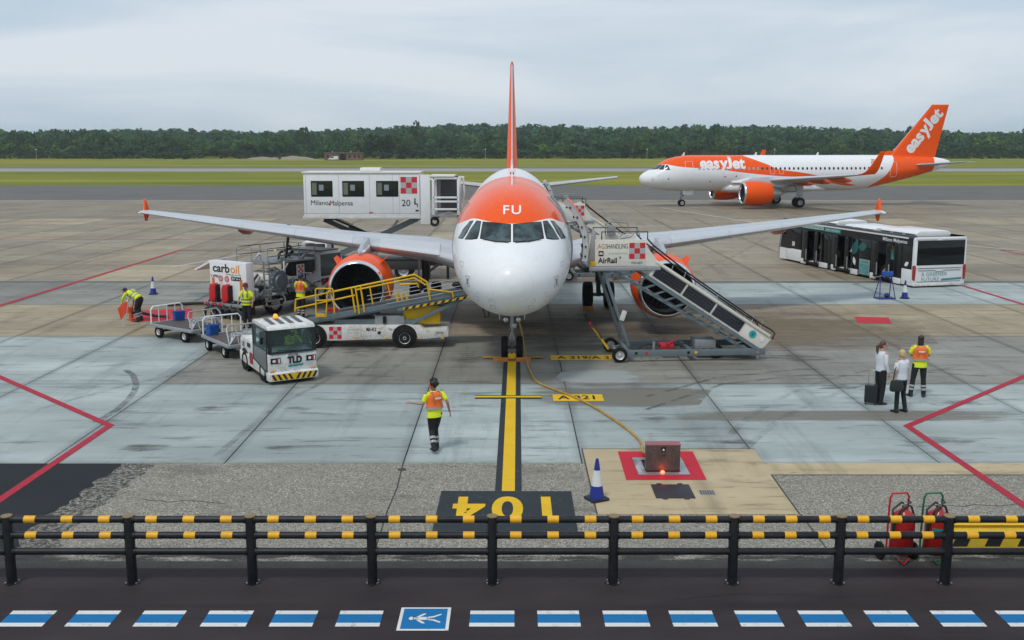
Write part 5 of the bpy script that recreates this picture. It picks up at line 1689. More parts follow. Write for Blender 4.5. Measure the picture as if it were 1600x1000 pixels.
        if y == y0 and full:
            # three solar panels with visible cells
            SOL = M('solar_cell', (.010, .012, .022), .22, dirt=.1, coat=.6)
            pl = Lf * .80 / 3
            for k in range(3):
                a = -.02 + k * pl
                b_ = a + pl - .06
                yy = y0 - .012
                fr = MB().add([on(a, yy, .07), on(b_, yy, .07), on(b_, yy, .46), on(a, yy, .46)], [(0, 1, 2, 3)]).build('solar_panel', M('solar_backing', (.10, .11, .125), .4), t, smooth=0)
                nx, nz = 11, 4
                for i in range(nx):
                    for j in range(nz):
                        c0, c1 = a + .02 + (b_ - a - .04) * i / nx + .004, a + .02 + (b_ - a - .04) * (i + 1) / nx - .004
                        k0, k1 = .085 + .36 * j / nz + .004, .085 + .36 * (j + 1) / nz - .004
                        quad('solar_cell', SOL, fr, [on(c0, yy - .004, k0), on(c1, yy - .004, k0), on(c1, yy - .004, k1), on(c0, yy - .004, k1)])
            lg = on(Lf * .88, y0 - .012, .27)
            MB().lathe([(0, 0), (0, .13)], lg, (0, -1, 0), 20).build('round_logo', M('round_teal', (.02, .36, .38), .4), t)
            MB().lathe([(0, 0), (0, .05)], lg + Vector((0, -.004, 0)), (0, -1, 0), 5).build('logo_detail', M('round_teal_dark', (.01, .16, .2), .4), t)
            q = lg + u * .38
            MB().box(q + Vector((0, -.004, .03)), (.12, .01, .14)).build('notice_plate', WHITE, t)
    # steps
    ns = 14
    for k in range(ns):
        p = on(Lf * (k + .5) / ns, 0, 0)
        MB().b2(p.x - .15, p.x + .15, y0 + .06, y1 - .06, p.z - .02, p.z + .02).build('step', GALV, t)
    # ladder truss under the flight
    Tm = MB()
    for y in (y0 + .12, y1 - .12):
        Tm.bar((3.35, y, 2.98), (7.75, y, .38), .07, .10)
    Tm.build('under_beam', BLUEGREY, t)
    for k in range(12):
        f_ = (k + .6) / 12.5
        x, z = 3.35 + 4.4 * f_, 2.98 - 2.6 * f_
        x2, z2 = x + .35, z + .05
        MB().bar((x, y0 + .05, z), (x2 + .1, y0 + .05, z2 + .08), .05, .06).build('truss_web', BLUEGREY, t)
        MB().b2(x - .05, x + .12, y0 + .12, y1 - .12, z - .02, z + .02).build('truss_cross', GALV, t)
    # handrails
    for y in (y0 - .02, y1 + .02):
        pts = [(4.40, y, 4.06), (4.6, y, 3.85), (5.88, y, 2.86), (8.30, y, 1.20), (8.62, y, 1.02), (8.74, y, .90), (8.66, y, .70)]
        MB().path(pts, .026, 8).build('handrail', BLACK, t)
        for x, z in ((5.6, 2.72), (6.7, 2.0), (7.9, 1.18), (8.2, .98)):
            MB().tube((x, y, z), (x + .12, y, z + .36), .014, n=6).build('rail_post', GALV, t)
    # raising struts
    for y in (y0 + .18, y1 - .18):
        MB().bar((3.02, y, 3.0), (3.88, y, .50), .12, .10).build('lift_strut', BLUEGREY, t, bevel=.01)
        MB().tube((3.20, y + .06, 2.5), (3.75, y + .06, .9), .035, n=8).build('lift_ram', CHROME, t)
    if full:
        MB().box((3.66, y0 + .08, 1.55), (.16, .06, .34), ry=R(18)).build('notice_box', WHITE_D, t, bevel=.01)
    # chassis
    c = MB()
    for y in (y0 - .02, y1 - .06):
        c.b2(3.80, 8.45, y, y + .09, .18, .40)
    c.b2(3.8, 3.95, y0, y1, .2, .38); c.b2(8.2, 8.4, y0, y1, .2, .38); c.b2(5.9, 6.05, y0, y1, .22, .36)
    ch = c.build('chassis', BLUEGREY, t, bevel=.01)
    for k, (x, m_) in enumerate(((4.1, BLACK), (4.45, RED), (5.85, BLACK), (6.1, YELLOW), (8.2, ORANGESIGN))):
        MB().box((x, y0 - .026, .30), (.09, .012, .08)).build('side_marker', m_, ch)
    MB().b2(6.15, 6.85, y0 + .3, y0 + 1.0, .36, .66).build('battery_box', GREY, ch, bevel=.02)
    MB().b2(5.0, 5.45, y0 + .35, y0 + .8, .34, .52).build('pump_unit', RED, ch, bevel=.03)
    MB().tube((4.75, y0 + .3, .36), (4.75, y0 + .3, .62), .05, n=8).build('hydraulic_valve', GALV, ch)
    MB().tube((5.2, y0 + .3, .52), (5.5, y0 + .5, .62), .04, n=8).build('hydraulic_valve', RED, ch)
    MB().path([(4.2, y0 + .3, .4), (4.6, y0 + .5, .5), (5.0, y0 + .5, .45), (6.1, y0 + .6, .5)], .02, 6).build('hydraulic_hose', HOSE, ch)
    for x, r in ((3.55, .25),):
        for y in (y0 - .02, y1 + .02):
            wheel(t, (x, y, r), r, .17, axis=(0, 1, 0), rimr=.58)
    for y in (y0 + .4, y1 - .4):
        wheel(t, (6.9, y, .24), .24, .16, axis=(0, 1, 0))
    for x in (4.3, 8.2):
        MB().tube((x, y0 + .04, .18), (x, y0 + .04, .03), .03, n=8).build('jack_leg', GALV, ch)
    a = MB().bar((3.55, y0, .25), (3.55, y1, .25), .08, .10)
    a.bar((3.5, y0 + .6, .28), (3.95, y0 + .4, .3), .08, .08); a.bar((3.5, y1 - .6, .28), (3.95, y1 - .4, .3), .08, .08)
    a.build('front_axle', GALV, t)
    if full:
        tb = MB().bar((3.20, y0 + .2, .42), (2.66, y0 + .05, 1.18), .075, .06).build('tow_bar', YELLOW, t)
        MB().bar((2.66, y0 + .05, 1.18), (2.52, y0 + .02, 1.38), .06).build('tow_bar_joint', RED, tb)
        MB().bar((2.52, y0 + .02, 1.38), (2.38, y0 - .02, 1.62), .085, .07).build('tow_eye', BLACK, tb)
        MB().bar((3.20, y0 + .2, .42), (3.5, y0 + .4, .28), .08).build('tow_bar_joint', DARK, tb)
        MB().path([(2.6, y0 + .0, 1.3), (2.85, y0 + .0, 1.0), (2.95, y0 + .05, .8)], .02, 6).build('brake_cable', HOSE, tb)
    return t
make_stairs(True)
make_stairs(False)

# ------------------------------------------------------------------ refuelling dispenser
def make_fueller():
    t = thing('refuelling_truck', 'white carboil refuelling truck with red hose covers under the left wing', 'fuel truck', (-11.72, 42.25, 0), R(-32.7))
    w = 1.08
    bx = MB().b2(-w, w, 0, .42, .72, 2.32).build('rear_box', WHITE, t, bevel=.03)
    P = lambda x, z: plane_fn((x, -.006, z), (1, 0, 0), (0, 0, 1))
    text_part('lettering', 'carb', .48, BLACKSIGN, bx, P(-.38, 2.02), .012, width=1.0)
    text_part('lettering', 'oil', .48, ORANGESIGN, bx, P(.44, 2.02), .006, width=.52)
    text_part('lettering', 'Energy on fly', .11, BLACKSIGN, bx, P(.35, 1.80), .0, width=.85)
    text_part('lettering', 'XP65', .15, BLACKSIGN, bx, P(-.72, 1.68), .004, width=.36)
    text_part('lettering', 'V', .15, REDSIGN, bx, P(-.99, 1.68), .004)
    for x in (-.42, -.06):
        MB().lathe([(0, .0), (0, .13)], (x, -.008, 1.60), (0, -1, 0), 20).build('warning_disc', REDSIGN, bx)
        MB().lathe([(0, .0), (0, .085)], (x, -.012, 1.60), (0, -1, 0), 20).build('disc_field', GREYSIGN, bx)
        MB().box((x - .0, -.008, 1.42), (.11, .01, .12)).build('small_sign', WHITE_D, bx)
    MB().b2(.20, .78, -.012, 0, 1.56, 1.72).build('data_plate', BLACKSIGN, bx)
    text_part('lettering', 'JET A-1', .11, WHITESIGN, bx, plane_fn((.5, -.018, 1.64), (1, 0, 0), (0, 0, 1)), .002, width=.48)
    for x in (-.95, .70):
        MB().b2(x, x + .15, -.012, 0, .95, 1.62).build('orange_reflector', M('reflector_orange', (.62, .20, .03), .4), bx)
    for x in (-.72, .02):
        MB().prism([(-.19, .0), (-.19, .45), (-.12, .66), (.10, .70), (.18, .58), (.19, .1), (.12, -.08), (-.12, -.08)], lambda a, c, d: (x + a, d, .72 + c), -.26, .0).build('hose_cover', RED, bx, bevel=.07, seg=3)
        MB().b2(x + .19, x + .24, -.2, 0, .66, 1.36).build('cover_edge', BLACK, bx, bevel=.02)
    # raised hatch on the left
    MB().prism([(0, 0), (-.95, -.42), (-.95, -.50), (0, -.10)], lambda a, c, d: (-w + a, d, 2.32 + c), .02, .9).build('raised_hatch', WHITE, t)
    MB().bar((-w - .05, .5, 1.6), (-w - .45, .5, 2.05), .04).build('hatch_strut', DARK, t)
    mm = MB()
    for k in range(5): mm.box((-w - .08, .2 + .15 * k, .9 + .17 * (k % 3)), (.14, .12, .16))
    mm.build('valve_bank', DARK, t, bevel=.02)
    # bumper and chassis
    MB().b2(-1.25, 1.15, -.25, -.12, .50, .62).build('rear_bumper', GREY, t, bevel=.01)
    for k in range(3):
        x = -1.2 + k * .4
        quad('bumper_stripe', REDSIGN, t, [(x, -.256, .505), (x + .2, -.256, .505), (x + .30, -.256, .615), (x + .10, -.256, .615)])
    MB().b2(-.95, .95, -.1, 5.4, .46, .72).build('chassis', BLACK, t, bevel=.02)
    for x in (-.5, .1, .6):
        MB().tube((x, -.2, .3), (x + .3, -.1, .7), .04, n=8).build('rear_pipework', GALV, t)
    for k in range(5):
        MB().path([(-1.1 + .4 * k, -.34, .05), (-.95 + .4 * k, -.42, .34), (-.7 + .4 * k, -.40, .46), (-.45 + .4 * k, -.36, .30), (-.40 + .4 * k, -.34, .05)], .06, 8).build('stowed_hose', HOSE, t)
    MB().b2(-1.0, 1.0, -.1, .5, .12, .46).build('lower_tray', BLACK, t, bevel=.02)
    for k in range(4):
        MB().path([(-1.0 + .45 * k, -.15, .68), (-.9 + .45 * k, -.3, .45), (-.6 + .45 * k, -.28, .40), (-.4 + .45 * k, -.1, .6)], .045, 8).build('coiled_hose', HOSE, t)
    # filter vessel and tank
    tk = MB().lathe([(0, .02), (.02, .34), (.10, .40), (1.35, .40), (1.4, .36)], (-.25, 1.75, 1.40), (1, 0, 0), 28).build('filter_vessel', WHITE_D, t)
    MB().lathe([(0, .50), (.10, .50), (.10, .46), (.16, .46), (.18, .30), (.24, .28), (.24, 0)], (1.05, 1.75, 1.40), (1, 0, 0), 28).build('vessel_flange', BLUEGREY, tk)
    fb = MB()
    for k in range(14):
        a = k * math.pi / 7
        fb.tube((1.12, 1.75 + .46 * math.cos(a), 1.40 + .46 * math.sin(a)), (1.24, 1.75 + .46 * math.cos(a), 1.40 + .46 * math.sin(a)), .03, n=6)
    fb.build('flange_bolts', GALV, tk)
    # access ladder and side steps
    ld = MB()
    for y in (1.0, 1.3):
        ld.bar((w + .02, y, .6), (w - .05, y, 2.3), .05, .05)
    for z in (.75, 1.0, 1.25, 1.5, 1.75, 2.0):
        ld.bar((w, 1.0, z), (w, 1.3, z), .05, .03)
    ld.build('ladder', ALU, t)
    sp = MB()
    for k in range(4):
        sp.b2(w - .1, w + .32 - .05 * k, .95, 1.75, .42 + .22 * k, .46 + .22 * k)
    sp.build('side_steps', ALU, t)
    MB().bar((w, 1.3, 1.1), (w + .02, 2.35, 2.1), .05).build('brace', WHITE, t)
    MB().bar((w, 2.15, 1.05), (w, 2.15, 2.2), .07).build('brace', WHITE, t)
    MB().bar((w, 1.45, 1.05), (w, 2.2, 1.05), .07).build('brace', WHITE, t)
    # working platform with rails
    pf = MB().b2(-.9, .95, 1.3, 4.2, 2.10, 2.18).build('work_platform', GALV, t, bevel=.01)
    rl = MB()
    for z in (2.45, 2.78):
        rl.path([(-.9, 1.35, z), (.95, 1.35, z), (.95, 4.15, z), (-.9, 4.15, z)], .024, 6, closed=True)
    for x, y in ((-.9, 1.35), (.95, 1.35), (.95, 2.3), (.95, 3.2), (.95, 4.15), (-.9, 4.15), (-.9, 2.7), (0, 1.35), (0, 4.15)):
        rl.tube((x, y, 2.15), (x, y, 2.78), .022, n=6)
    rl.build('platform_rails', GALV, pf)
    MB().b2(-.95, 1.0, 1.3, 4.2, 2.80, 2.83).build('top_frame', DARK, pf) if False else None
    for k, (x, y, z) in enumerate(((.6, 2.4, 2.28), (.2, 3.0, 2.3), (-.4, 1.9, 2.35), (.7, 3.6, 2.3), (-.2, 3.7, 2.32))):
        MB().tube((x, y, z - .1), (x + .2, y + .1, z + .14), .07, n=10).build('hose_coupling', (GALV, DARK, CHROME)[k % 3], pf)
    MB().path([(.7, 2.2, 2.3), (.4, 2.6, 2.4), (.0, 2.9, 2.35), (-.3, 3.3, 2.4), (.1, 3.6, 2.6), (.5, 3.1, 2.75)], .05, 8).build('deck_hose', HOSE, pf)
    for y in (2.4, 3.1):
        MB().lathe([(0, 0), (.04, .05), (.09, .05), (.1, 0)], (.4, y, 2.62), (0, -1, 0), 10).build('deck_lamp', M('lamp_cream', (.8, .7, .35), .3, emit=.3), pf)
    # pipework and equipment below the platform
    rr = random.Random(11)
    for k in range(46):
        y = .5 + 3.7 * rr.random()
        x = .35 + .68 * rr.random()
        z = .50 + (.75 if k < 26 else 1.45) * rr.random()
        m_ = (DARK, GALV, BLACK, BLUEGREY, GREY)[k % 5]
        if k % 3: MB().path([(x, y, z), (x + .08, y + rr.uniform(-.3, .3), z + rr.uniform(-.1, .2)), (x + .1, y + rr.uniform(-.6, .6), z + rr.uniform(-.2, .4))], .022 + .035 * rr.random(), 8).build('pipework', m_, t)
        else: MB().box((x, y, z), (.14 + .2 * rr.random(), .12 + .22 * rr.random(), .12 + .2 * rr.random())).build('pump_housing', m_, t, bevel=.03)
    # cab at the far end
    cb = MB().prism([(4.3, .55), (4.3, 2.2), (4.6, 2.42), (5.7, 2.42), (6.0, 1.5), (6.1, .55)], lambda u, v, d: (d, u, v), -1.05, 1.05).build('truck_cab', WHITE, t, bevel=.05)
    MB().b2(1.04, 1.06, 4.40, 5.72, 1.32, 2.28).build('cab_window', GLASS, cb)
    MB().b2(-1.04, 1.04, 4.5, 5.6, 2.42, 2.46).build('cab_roof', CHARCOAL, cb)
    checker(cb, (1.056, 4.40, .92), (0, 1, 0), (0, 0, 1), .15, 9, 2, a=REDSIGN, b=BLACKSIGN)
    MB().b2(-.8, .8, 4.29, 4.31, 1.6, 2.3).build('rear_window', M('blue_pane', (.18, .26, .34), .1), cb)
    MB().b2(.35, 1.0, 2.7, 4.0, 1.5, 2.05).build('control_cabinet', CHARCOAL, t, bevel=.02)
    sg = MB().b2(1.0, 1.03, 2.95, 3.40, 1.36, 1.98).build('check_board', WHITE, t)
    checker(sg, (1.036, 3.02, 1.42), (0, 1, 0), (0, 0, 1), .104, 3, 5, both=False)
    for y in (1.62, 4.9):
        MB().path([(1.06, y + .55 * math.cos(a), .45 + .55 * math.sin(a)) for a in [math.pi * k / 8 for k in range(9)]], .035, 6).build('mudguard', CREAM, t)
        for sx in (-1, 1):
            wheel(t, (sx * .92, y, .45), .45, .28)
    MB().lathe([(0, .0), (.02, .07), (.1, .06), (.12, 0)], (.6, 2.5, .62), (1, 0, 0), 10).build('amber_lamp', AMBER, t)
    return t
fueller = make_fueller()
# hose boom reaching from the platform up to the wing, and the hydrant hose on the ground
hb = thing('refuelling_hose', 'black fuel hose rising from the truck platform to the wing', 'hose', (-9.55, 43.9, 2.2))
MB().path([(-.1, 0, .1), (-.05, 0, .5), (.0, 0, .85), (.05, 0, 1.22)], .06, 10).build('hose_riser', HOSE, hb)
MB().path([(.05, 0, 1.20), (.05, 0, 1.36), (.06, 0, 1.52)], [.10, .12, .09], 10).build('wing_coupling', BLACK, hb)
MB().path([(-.10, 0, 1.12), (-.16, 0, 1.2), (-.12, 0, 1.34)], .022, 6).build('coupling_lever', DARK, hb)
MB().path([(.18, 0, 1.08), (.22, 0, 1.2), (.14, 0, 1.36)], .022, 6).build('coupling_lever', DARK, hb)
hh = MB()
pts = [G(262, 480), G(290, 478), G(320, 477), G(340, 484), G(352, 480)]
hh.path([p + Vector((0, 0, .10)) for p in pts], .07, 10)
tag(hh.build('hydrant_hose', HOSE), 'thick black hydrant hose on the ground behind the baggage carts', 'hose')

# ------------------------------------------------------------------ baggage tug
TUG = (-7.38, 31.70, 0)
def make_tug():
    t = thing('baggage_tug', 'white baggage tug marked TLD with striped front bumper', 'tug', TUG, R(30.5))
    t.scale = (1.02, 1.05, .955)
    w = .74
    TW = M('tug_white', (.74, .745, .72), .4, dirt=.8, scale=3, dcol=(.30, .28, .24))
    bd = MB().prism([(-1.5, .30), (-1.5, .92), (-1.42, .98), (-.05, .98), (-.05, .62), (.5, .62), (1.38, .62), (1.38, .28), (-1.0, .2)], lambda u, v, d: (d, u, v), -w, w).build('body', TW, t, bevel=.03)
    rd = MB().prism([(-.06, .60), (-.06, 1.12), (1.20, 1.12), (1.34, 1.02), (1.36, .60)], lambda u, v, d: (d, u, v), -w + .02, w - .02).build('rear_deck', TW, t, bevel=.04)
    for x in (-.3, .1, .4):
        MB().b2(x - .1, x + .1, .1, 1.1, 1.118, 1.135).build('deck_vent', DARK, rd)
    MB().b2(-w + .015, -w + .022, .25, .6, .85, 1.0).build('deck_label', BLACKSIGN, rd)
    MB().b2(-w + .014, -w + .022, .75, .95, .92, 1.04).build('deck_label', GREYSIGN, rd)
    text_part('unit_number', '70', .22, BLACKSIGN, rd, plane_fn((-w + .012, 1.0, .86), (0, -1, 0), (0, 0, 1)), .004)
    # cab: pillars, roof, glass
    rf = MB().prism([(-1.50, 1.72), (-1.46, 1.80), (-1.30, 1.86), (-.12, 1.88), (-.02, 1.82), (-.02, 1.74)], lambda u, v, d: (d, u, v), -w + .02, w - .02).build('roof', TW, t, bevel=.03)
    for x in (-.42, -.14, .14, .42):
        MB().prism([(-1.25, 1.865), (-.25, 1.892), (-.25, 1.896), (-1.25, 1.872)], lambda u, v, d: (x + d + .08 * (u + .7), u, v + .002), -.07, .07).build('roof_glazing', CHARCOAL, rf)
    for sx in (-1, 1):
        MB().bar((sx * (w - .05), -1.46, .98), (sx * (w - .07), -1.40, 1.76), .07, .07).build('cab_pillar', CHARCOAL, t, bevel=.01)
        MB().bar((sx * (w - .05), -.08, .98), (sx * (w - .07), -.08, 1.78), .08, .08).build('cab_pillar', CHARCOAL, t, bevel=.01)
    MB().prism([(-1.48, 1.00), (-1.42, 1.72), (-1.41, 1.72), (-1.47, 1.00)], lambda u, v, d: (d, u, v), -w + .10, w - .10).build('windscreen', CABGLASS, t)
    sf = MB()
    sf.bar((-w + .08, -1.49, 1.0), (w - .08, -1.49, 1.0), .05, .06); sf.bar((-w + .08, -1.43, 1.72), (w - .08, -1.43, 1.72), .05, .05)
    sf.bar((-w + .1, -1.49, 1.0), (-w + .1, -1.43, 1.72), .04, .05); sf.bar((w - .1, -1.49, 1.0), (w - .1, -1.43, 1.72), .04, .05)
    sf.build('windscreen_frame', CHARCOAL, t)
    MB().path([(.1, -1.52, 1.03), (-.35, -1.51, 1.08), (-.52, -1.52, 1.02)], .012, 6).build('wiper', BLACK, t)
    for sx in (-1, 1):
        d = MB()
        x = sx * (w + .005)
        d.bar((x, -1.40, .42), (x, -1.40, 1.70), .03, .05); d.bar((x, -.12, .62), (x, -.12, 1.72), .03, .05)
        d.bar((x, -1.40, 1.70), (x, -.12, 1.72), .03, .05); d.bar((x, -1.40, 1.08), (x, -.12, 1.08), .03, .05)
        d.bar((x, -1.40, .42), (x, -1.15, .42), .03, .05); d.bar((x, -1.15, .42), (x, -.12, .62), .03, .05)
        dr = d.build('door', CHARCOAL, t)
        MB().prism([(-1.38, .44), (-1.38, 1.06), (-.14, 1.06), (-.14, .64), (-1.15, .44)], lambda u, v, q: (x + q, u, v), -.008, .008).build('door_panel', M('door_tint', (.10, .12, .13), .25, coat=.4), dr)
        MB().prism([(-1.38, 1.10), (-1.38, 1.68), (-.14, 1.70), (-.14, 1.10)], lambda u, v, q: (x + q, u, v), -.006, .006).build('door_glass', CABGLASS, dr)
        MB().box((x + sx * .10, -1.25, 1.38), (.10, .05, .22)).build('mirror', BLACK, t, bevel=.02)
    # front: lights, lettering, bumper
    yf = -1.506
    for x in (-.52, .56):
        hl = MB().b2(x - .15, x + .15, yf - .008, yf + .02, .66, .84).build('headlight', BLACK, t, bevel=.01)
        MB().lathe([(0, .0), (.01, .05), (.02, .0)], (x - .05, yf - .012, .75), (0, -1, 0), 12).build('lamp', LENS, hl)
        MB().b2(x + .03, x + .06, yf - .014, yf - .008, .68, .82).build('lamp_bar', RED, hl)
        MB().b2(x + .08, x + .12, yf - .014, yf - .008, .68, .82).build('lamp_bar', WHITE, hl)
    P = lambda x, z: plane_fn((x, yf - .006, z), (1, 0, 0), (0, 0, 1))
    text_part('lettering', 'TLD', .29, BLACKSIGN, t, P(.06, .73), .018, width=.44)
    text_part('unit_number', 'ETU-247', .09, BLACKSIGN, t, P(.02, .90), .003, width=.30)
    text_part('lettering', '7023', .06, GREYSIGN, t, P(-.38, .52), .0)
    quad('teal_label', TEALSIGN, t, [(-.14, yf - .006, .52), (.30, yf - .006, .54), (.33, yf - .006, .60), (-.14, yf - .006, .59)])
    bp = MB().prism([(-1.58, .12), (-1.58, .36), (-1.5, .40), (-1.3, .40), (-1.3, .12)], lambda u, v, d: (d, u, v), -w - .01, w + .01).build('bumper', TW, t, bevel=.02)
    hb_ = quad('hazard_board', YELLOW, bp, [(-w + .08, -1.584, .145), (w - .08, -1.584, .145), (w - .08, -1.584, .335), (-w + .08, -1.584, .335)])
    for k in range(8):
        x = -w + .10 + k * .165
        s_ = .10 if k < 4 else -.10
        x += .0 if k < 4 else .08
        quad('hazard_stripe', BLACKSIGN, hb_, [(x, -1.588, .145), (x + .08, -1.588, .145), (x + .08 - s_ * .8, -1.588, .335), (x - s_ * .8, -1.588, .335)] if False else [(x + s_ * .5, -1.588, .145), (x + .075 + s_ * .5, -1.588, .145), (x + .075 - s_ * .5, -1.588, .335), (x - s_ * .5, -1.588, .335)])
    for sx in (-1, 1):
        MB().b2(sx * .62 - .07, sx * .62 + .07, -1.52, -1.50, .40, .45).build('indicator', ORANGESIGN, t, bevel=.01)
    checker(t, (-w - .006, .32, .36), (0, -1, 0), (0, 0, 1), .12, 3, 3, a=REDSIGN, b=BLACKSIGN)
    for y in (-.93, .84):
        for sx in (-1, 1):
            MB().lathe([(0, 0), (0, .40), (.01, .40)], (sx * (w - .012) + (0 if sx < 0 else .02), y, .36), (sx, 0, 0), 24).build('wheel_arch', BLACK, t)
            wheel(t, (sx * (w - .10), y, .335), .335, .22)
    # interior
    MB().b2(-.55, .55, -.5, -.1, .7, 1.0).build('seat_bench', BLACK, t, bevel=.04)
    MB().b2(-.55, .55, -.16, -.06, 1.0, 1.45).build('seat_back', BLACK, t, bevel=.04)
    MB().lathe([(-.015, .17), (0, .185), (.015, .17)], (.30, -1.12, 1.12), (0, .5, 1), 18).build('steering_wheel', BLACK, t)
    MB().lathe([(0, .07), (.02, .08), (.1, .07), (.14, .04), (.15, 0)], (-.1, -.35, 1.885), (0, 0, 1), 14).build('beacon', AMBER, t)
    MB().bar((0, 1.36, .38), (0, 1.62, .38), .12).build('tow_hitch', DARK, t)
    return t
make_tug()

# ------------------------------------------------------------------ baggage carts
DECK = M('cart_deck_boards', (.085, .07, .062), .75, dirt=.5, dcol=(.14, .12, .10))
def make_cart(label, loc, rz):
    t = thing('baggage_cart', label, 'cart', loc, rz, 'open baggage carts behind the tug')
    hx, hy = .74, 1.28          # length along y; forward -y
    MB().b2(-hx, hx, -hy, hy, .44, .50).build('deck', DECK, t, bevel=.01)
    for k in range(1, 8):
        x = -hx + k * 2 * hx / 8
        MB().b2(x - .006, x + .006, -hy + .03, hy - .03, .501, .505).build('deck_seam', BLACK, t)
    f = MB()
    for s in (-1, 1):
        f.b2(s * hx - .03, s * hx + .03, -hy, hy, .40, .51); f.b2(-hx, hx, s * hy - .03, s * hy + .03, .40, .51)
        f.b2(s * .4 - .04, s * .4 + .04, -hy, hy, .30, .42)
    f.build('deck_frame', GALV, t, bevel=.01)
    for s, nm, m_ in ((1, 'end_rail', WHITE), (-1, 'end_rail', GALV)):
        q = MB()
        y = s * (hy - .04)
        tilt = 0 if s > 0 else .28
        q.path([(-hx + .05, y, .5), (-hx + .05, y + tilt * .8, 1.0), (-hx + .15, y + tilt, 1.12), (hx - .15, y + tilt, 1.12), (hx - .05, y + tilt * .8, 1.0), (hx - .05, y, .5)], .028, 8)
        for k in (-1, 0, 1):
            q.tube((k * .36, y, .5), (k * .36, y + tilt, 1.12), .02, n=6)
        q.tube((-hx + .05, y + tilt * .5, .78), (hx - .05, y + tilt * .5, .78), .018, n=6) if s < 0 else None
        q.build(nm, m_, t)
    # folded side flap frame lying at the front
    q = MB()
    for k in range(5):
        q.path([(-hx + .1 + .05 * k, -hy + .12 + .10 * k, .52), (-hx + .3, -hy + .15 + .1 * k, .78 + .04 * (k % 2)), (hx - .3, -hy + .18 + .1 * k, .80), (hx - .12, -hy + .15 + .1 * k, .52)], .022, 6)
    q.build('folded_flap', ALU, t)
    for y in (-.78, .78):
        MB().bar((-.72, y, .24), (.72, y, .24), .07).build('axle', DARK, t)
        MB().bar((-.4, y, .24), (-.4, y, .42), .08).build('axle_bracket', DARK, t)
        MB().bar((.4, y, .24), (.4, y, .42), .08).build('axle_bracket', DARK, t)
        for s in (-1, 1):
            wheel(t, (s * .68, y, .225), .225, .13, rimr=.5)
    MB().path([(0, -hy, .34), (0, -hy - .5, .34), (0, -hy - .85, .38)], .035, 8).build('drawbar', DARK, t)
    MB().lathe([(-.02, .05), (0, .075), (.02, .05)], (0, -hy - .9, .38), (0, 0, 1), 12).build('tow_eye', DARK, t)
    MB().bar((0, hy, .34), (0, hy + .18, .34), .10).build('rear_hitch', DARK, t)
    return t
d1 = Vector((.59, -.81)); d2 = Vector((.80, -.60))
make_cart('baggage cart with blue tub, coupled directly behind the tug', (-9.55, 35.05, 0), math.atan2(d1.x, -d1.y))
make_cart('last baggage cart in the train, nearest the stooping worker', (-12.05, 37.75, 0), math.atan2(d2.x, -d2.y))
def tub(label, c, rz):
    o = thing('blue_tub', label, 'tub', c, rz, 'blue tubs on the carts')
    m_ = MB()
    prof = [(-.24, -.16), (.24, -.16), (.24, .16), (-.24, .16)]
    rings = []
    for z, k in ((0, .86), (.40, 1.0), (.42, 1.06), (.44, 1.06), (.44, .95), (.05, .80)):
        rings.append([Vector((x * k, y * k, z)) for x, y in prof])
    m_.loft(rings).build('tub_body', BLUE, o, bevel=.012)
    o.scale = (.85, .85, .8)
    MB().path([(-.26, -.08, .40), (-.30, -.08, .44), (-.30, .08, .44), (-.26, .08, .40)], .012, 6).build('handle', NAVY, o)
    return o
def cart_pt(c, d, along, side):
    d = d.normalized()
    r = Vector((-d.y, d.x))
    return (c[0] + d.x * along + r.x * side, c[1] + d.y * along + r.y * side, .506)
tub('blue plastic tub on the cart next to the tug', cart_pt((-9.55, 35.05), d1, -1.0, -.45), .9)
tub('blue plastic tub on the last cart beside the stooping worker', cart_pt((-12.05, 37.75), d2, -1.0, .35), .7)
# ================================================================== PEOPLE
SKIN_A = M('skin_light', (.52, .30, .21), .5, dirt=.1)
SKIN_B = M('skin_tan', (.36, .19, .12), .5, dirt=.1)
HAIR_D = M('hair_dark', (.012, .009, .008), .5, dirt=.1)
HAIR_B = M('hair_brown', (.09, .045, .025), .5, dirt=.1)
HAIR_Y = M('hair_blond', (.55, .38, .18), .5, dirt=.1)
HIVIS = M('hivis_yellow', (.72, .86, .02), .65, dirt=.15)
HIVIS_O = M('hivis_orange', (.90, .17, .02), .65, dirt=.15)
REFL = M('reflective_grey', (.36, .37, .36), .4, dirt=.25)
TROUSER = M('navy_trousers', (.010, .012, .022), .8, dirt=.2)
TROUSER_B = M('black_trousers', (.010, .010, .012), .8, dirt=.15)
SHIRT_W = M('white_shirt', (.66, .69, .74), .75, dirt=.2)
SHIRT_G = M('grey_shirt', (.42, .42, .42), .75, dirt=.2)
SHIRT_T = M('teal_shirt', (.09, .26, .25), .75, dirt=.2)
SHOE = M('black_shoe', (.012, .012, .013), .45, dirt=.3)
LIPS = M('lips', (.30, .09, .08), .5)
EYE = M('eye_dark', (.02, .015, .012), .25)

def remesh(o, vox, smooth=2):
    m = o.modifiers.new('Remesh', 'REMESH')
    m.mode = 'VOXEL'
    m.voxel_size = vox
    m.use_smooth_shade = True
    if smooth:
        s = o.modifiers.new('Smooth', 'SMOOTH')
        s.iterations = smooth
        s.factor = .5
    return o

def oval_loft(mb, secs, n=16):
    """secs: (centre, half width vector, half depth vector)"""
    rings = []
    for c, a, b in secs:
        c, a, b = Vector(c), Vector(a), Vector(b)
        rings.append([c + a * math.cos(2 * math.pi * j / n) + b * math.sin(2 * math.pi * j / n) for j in range(n)])
    mb.loft(rings)

def limb(mb, pts, rad, n=12):
    """tapered limb with rounded joints"""
    mb.path(pts, rad, n)
    for p, r in zip(pts, rad):
        mb.ell(p, (r, r, r), 10, 8)

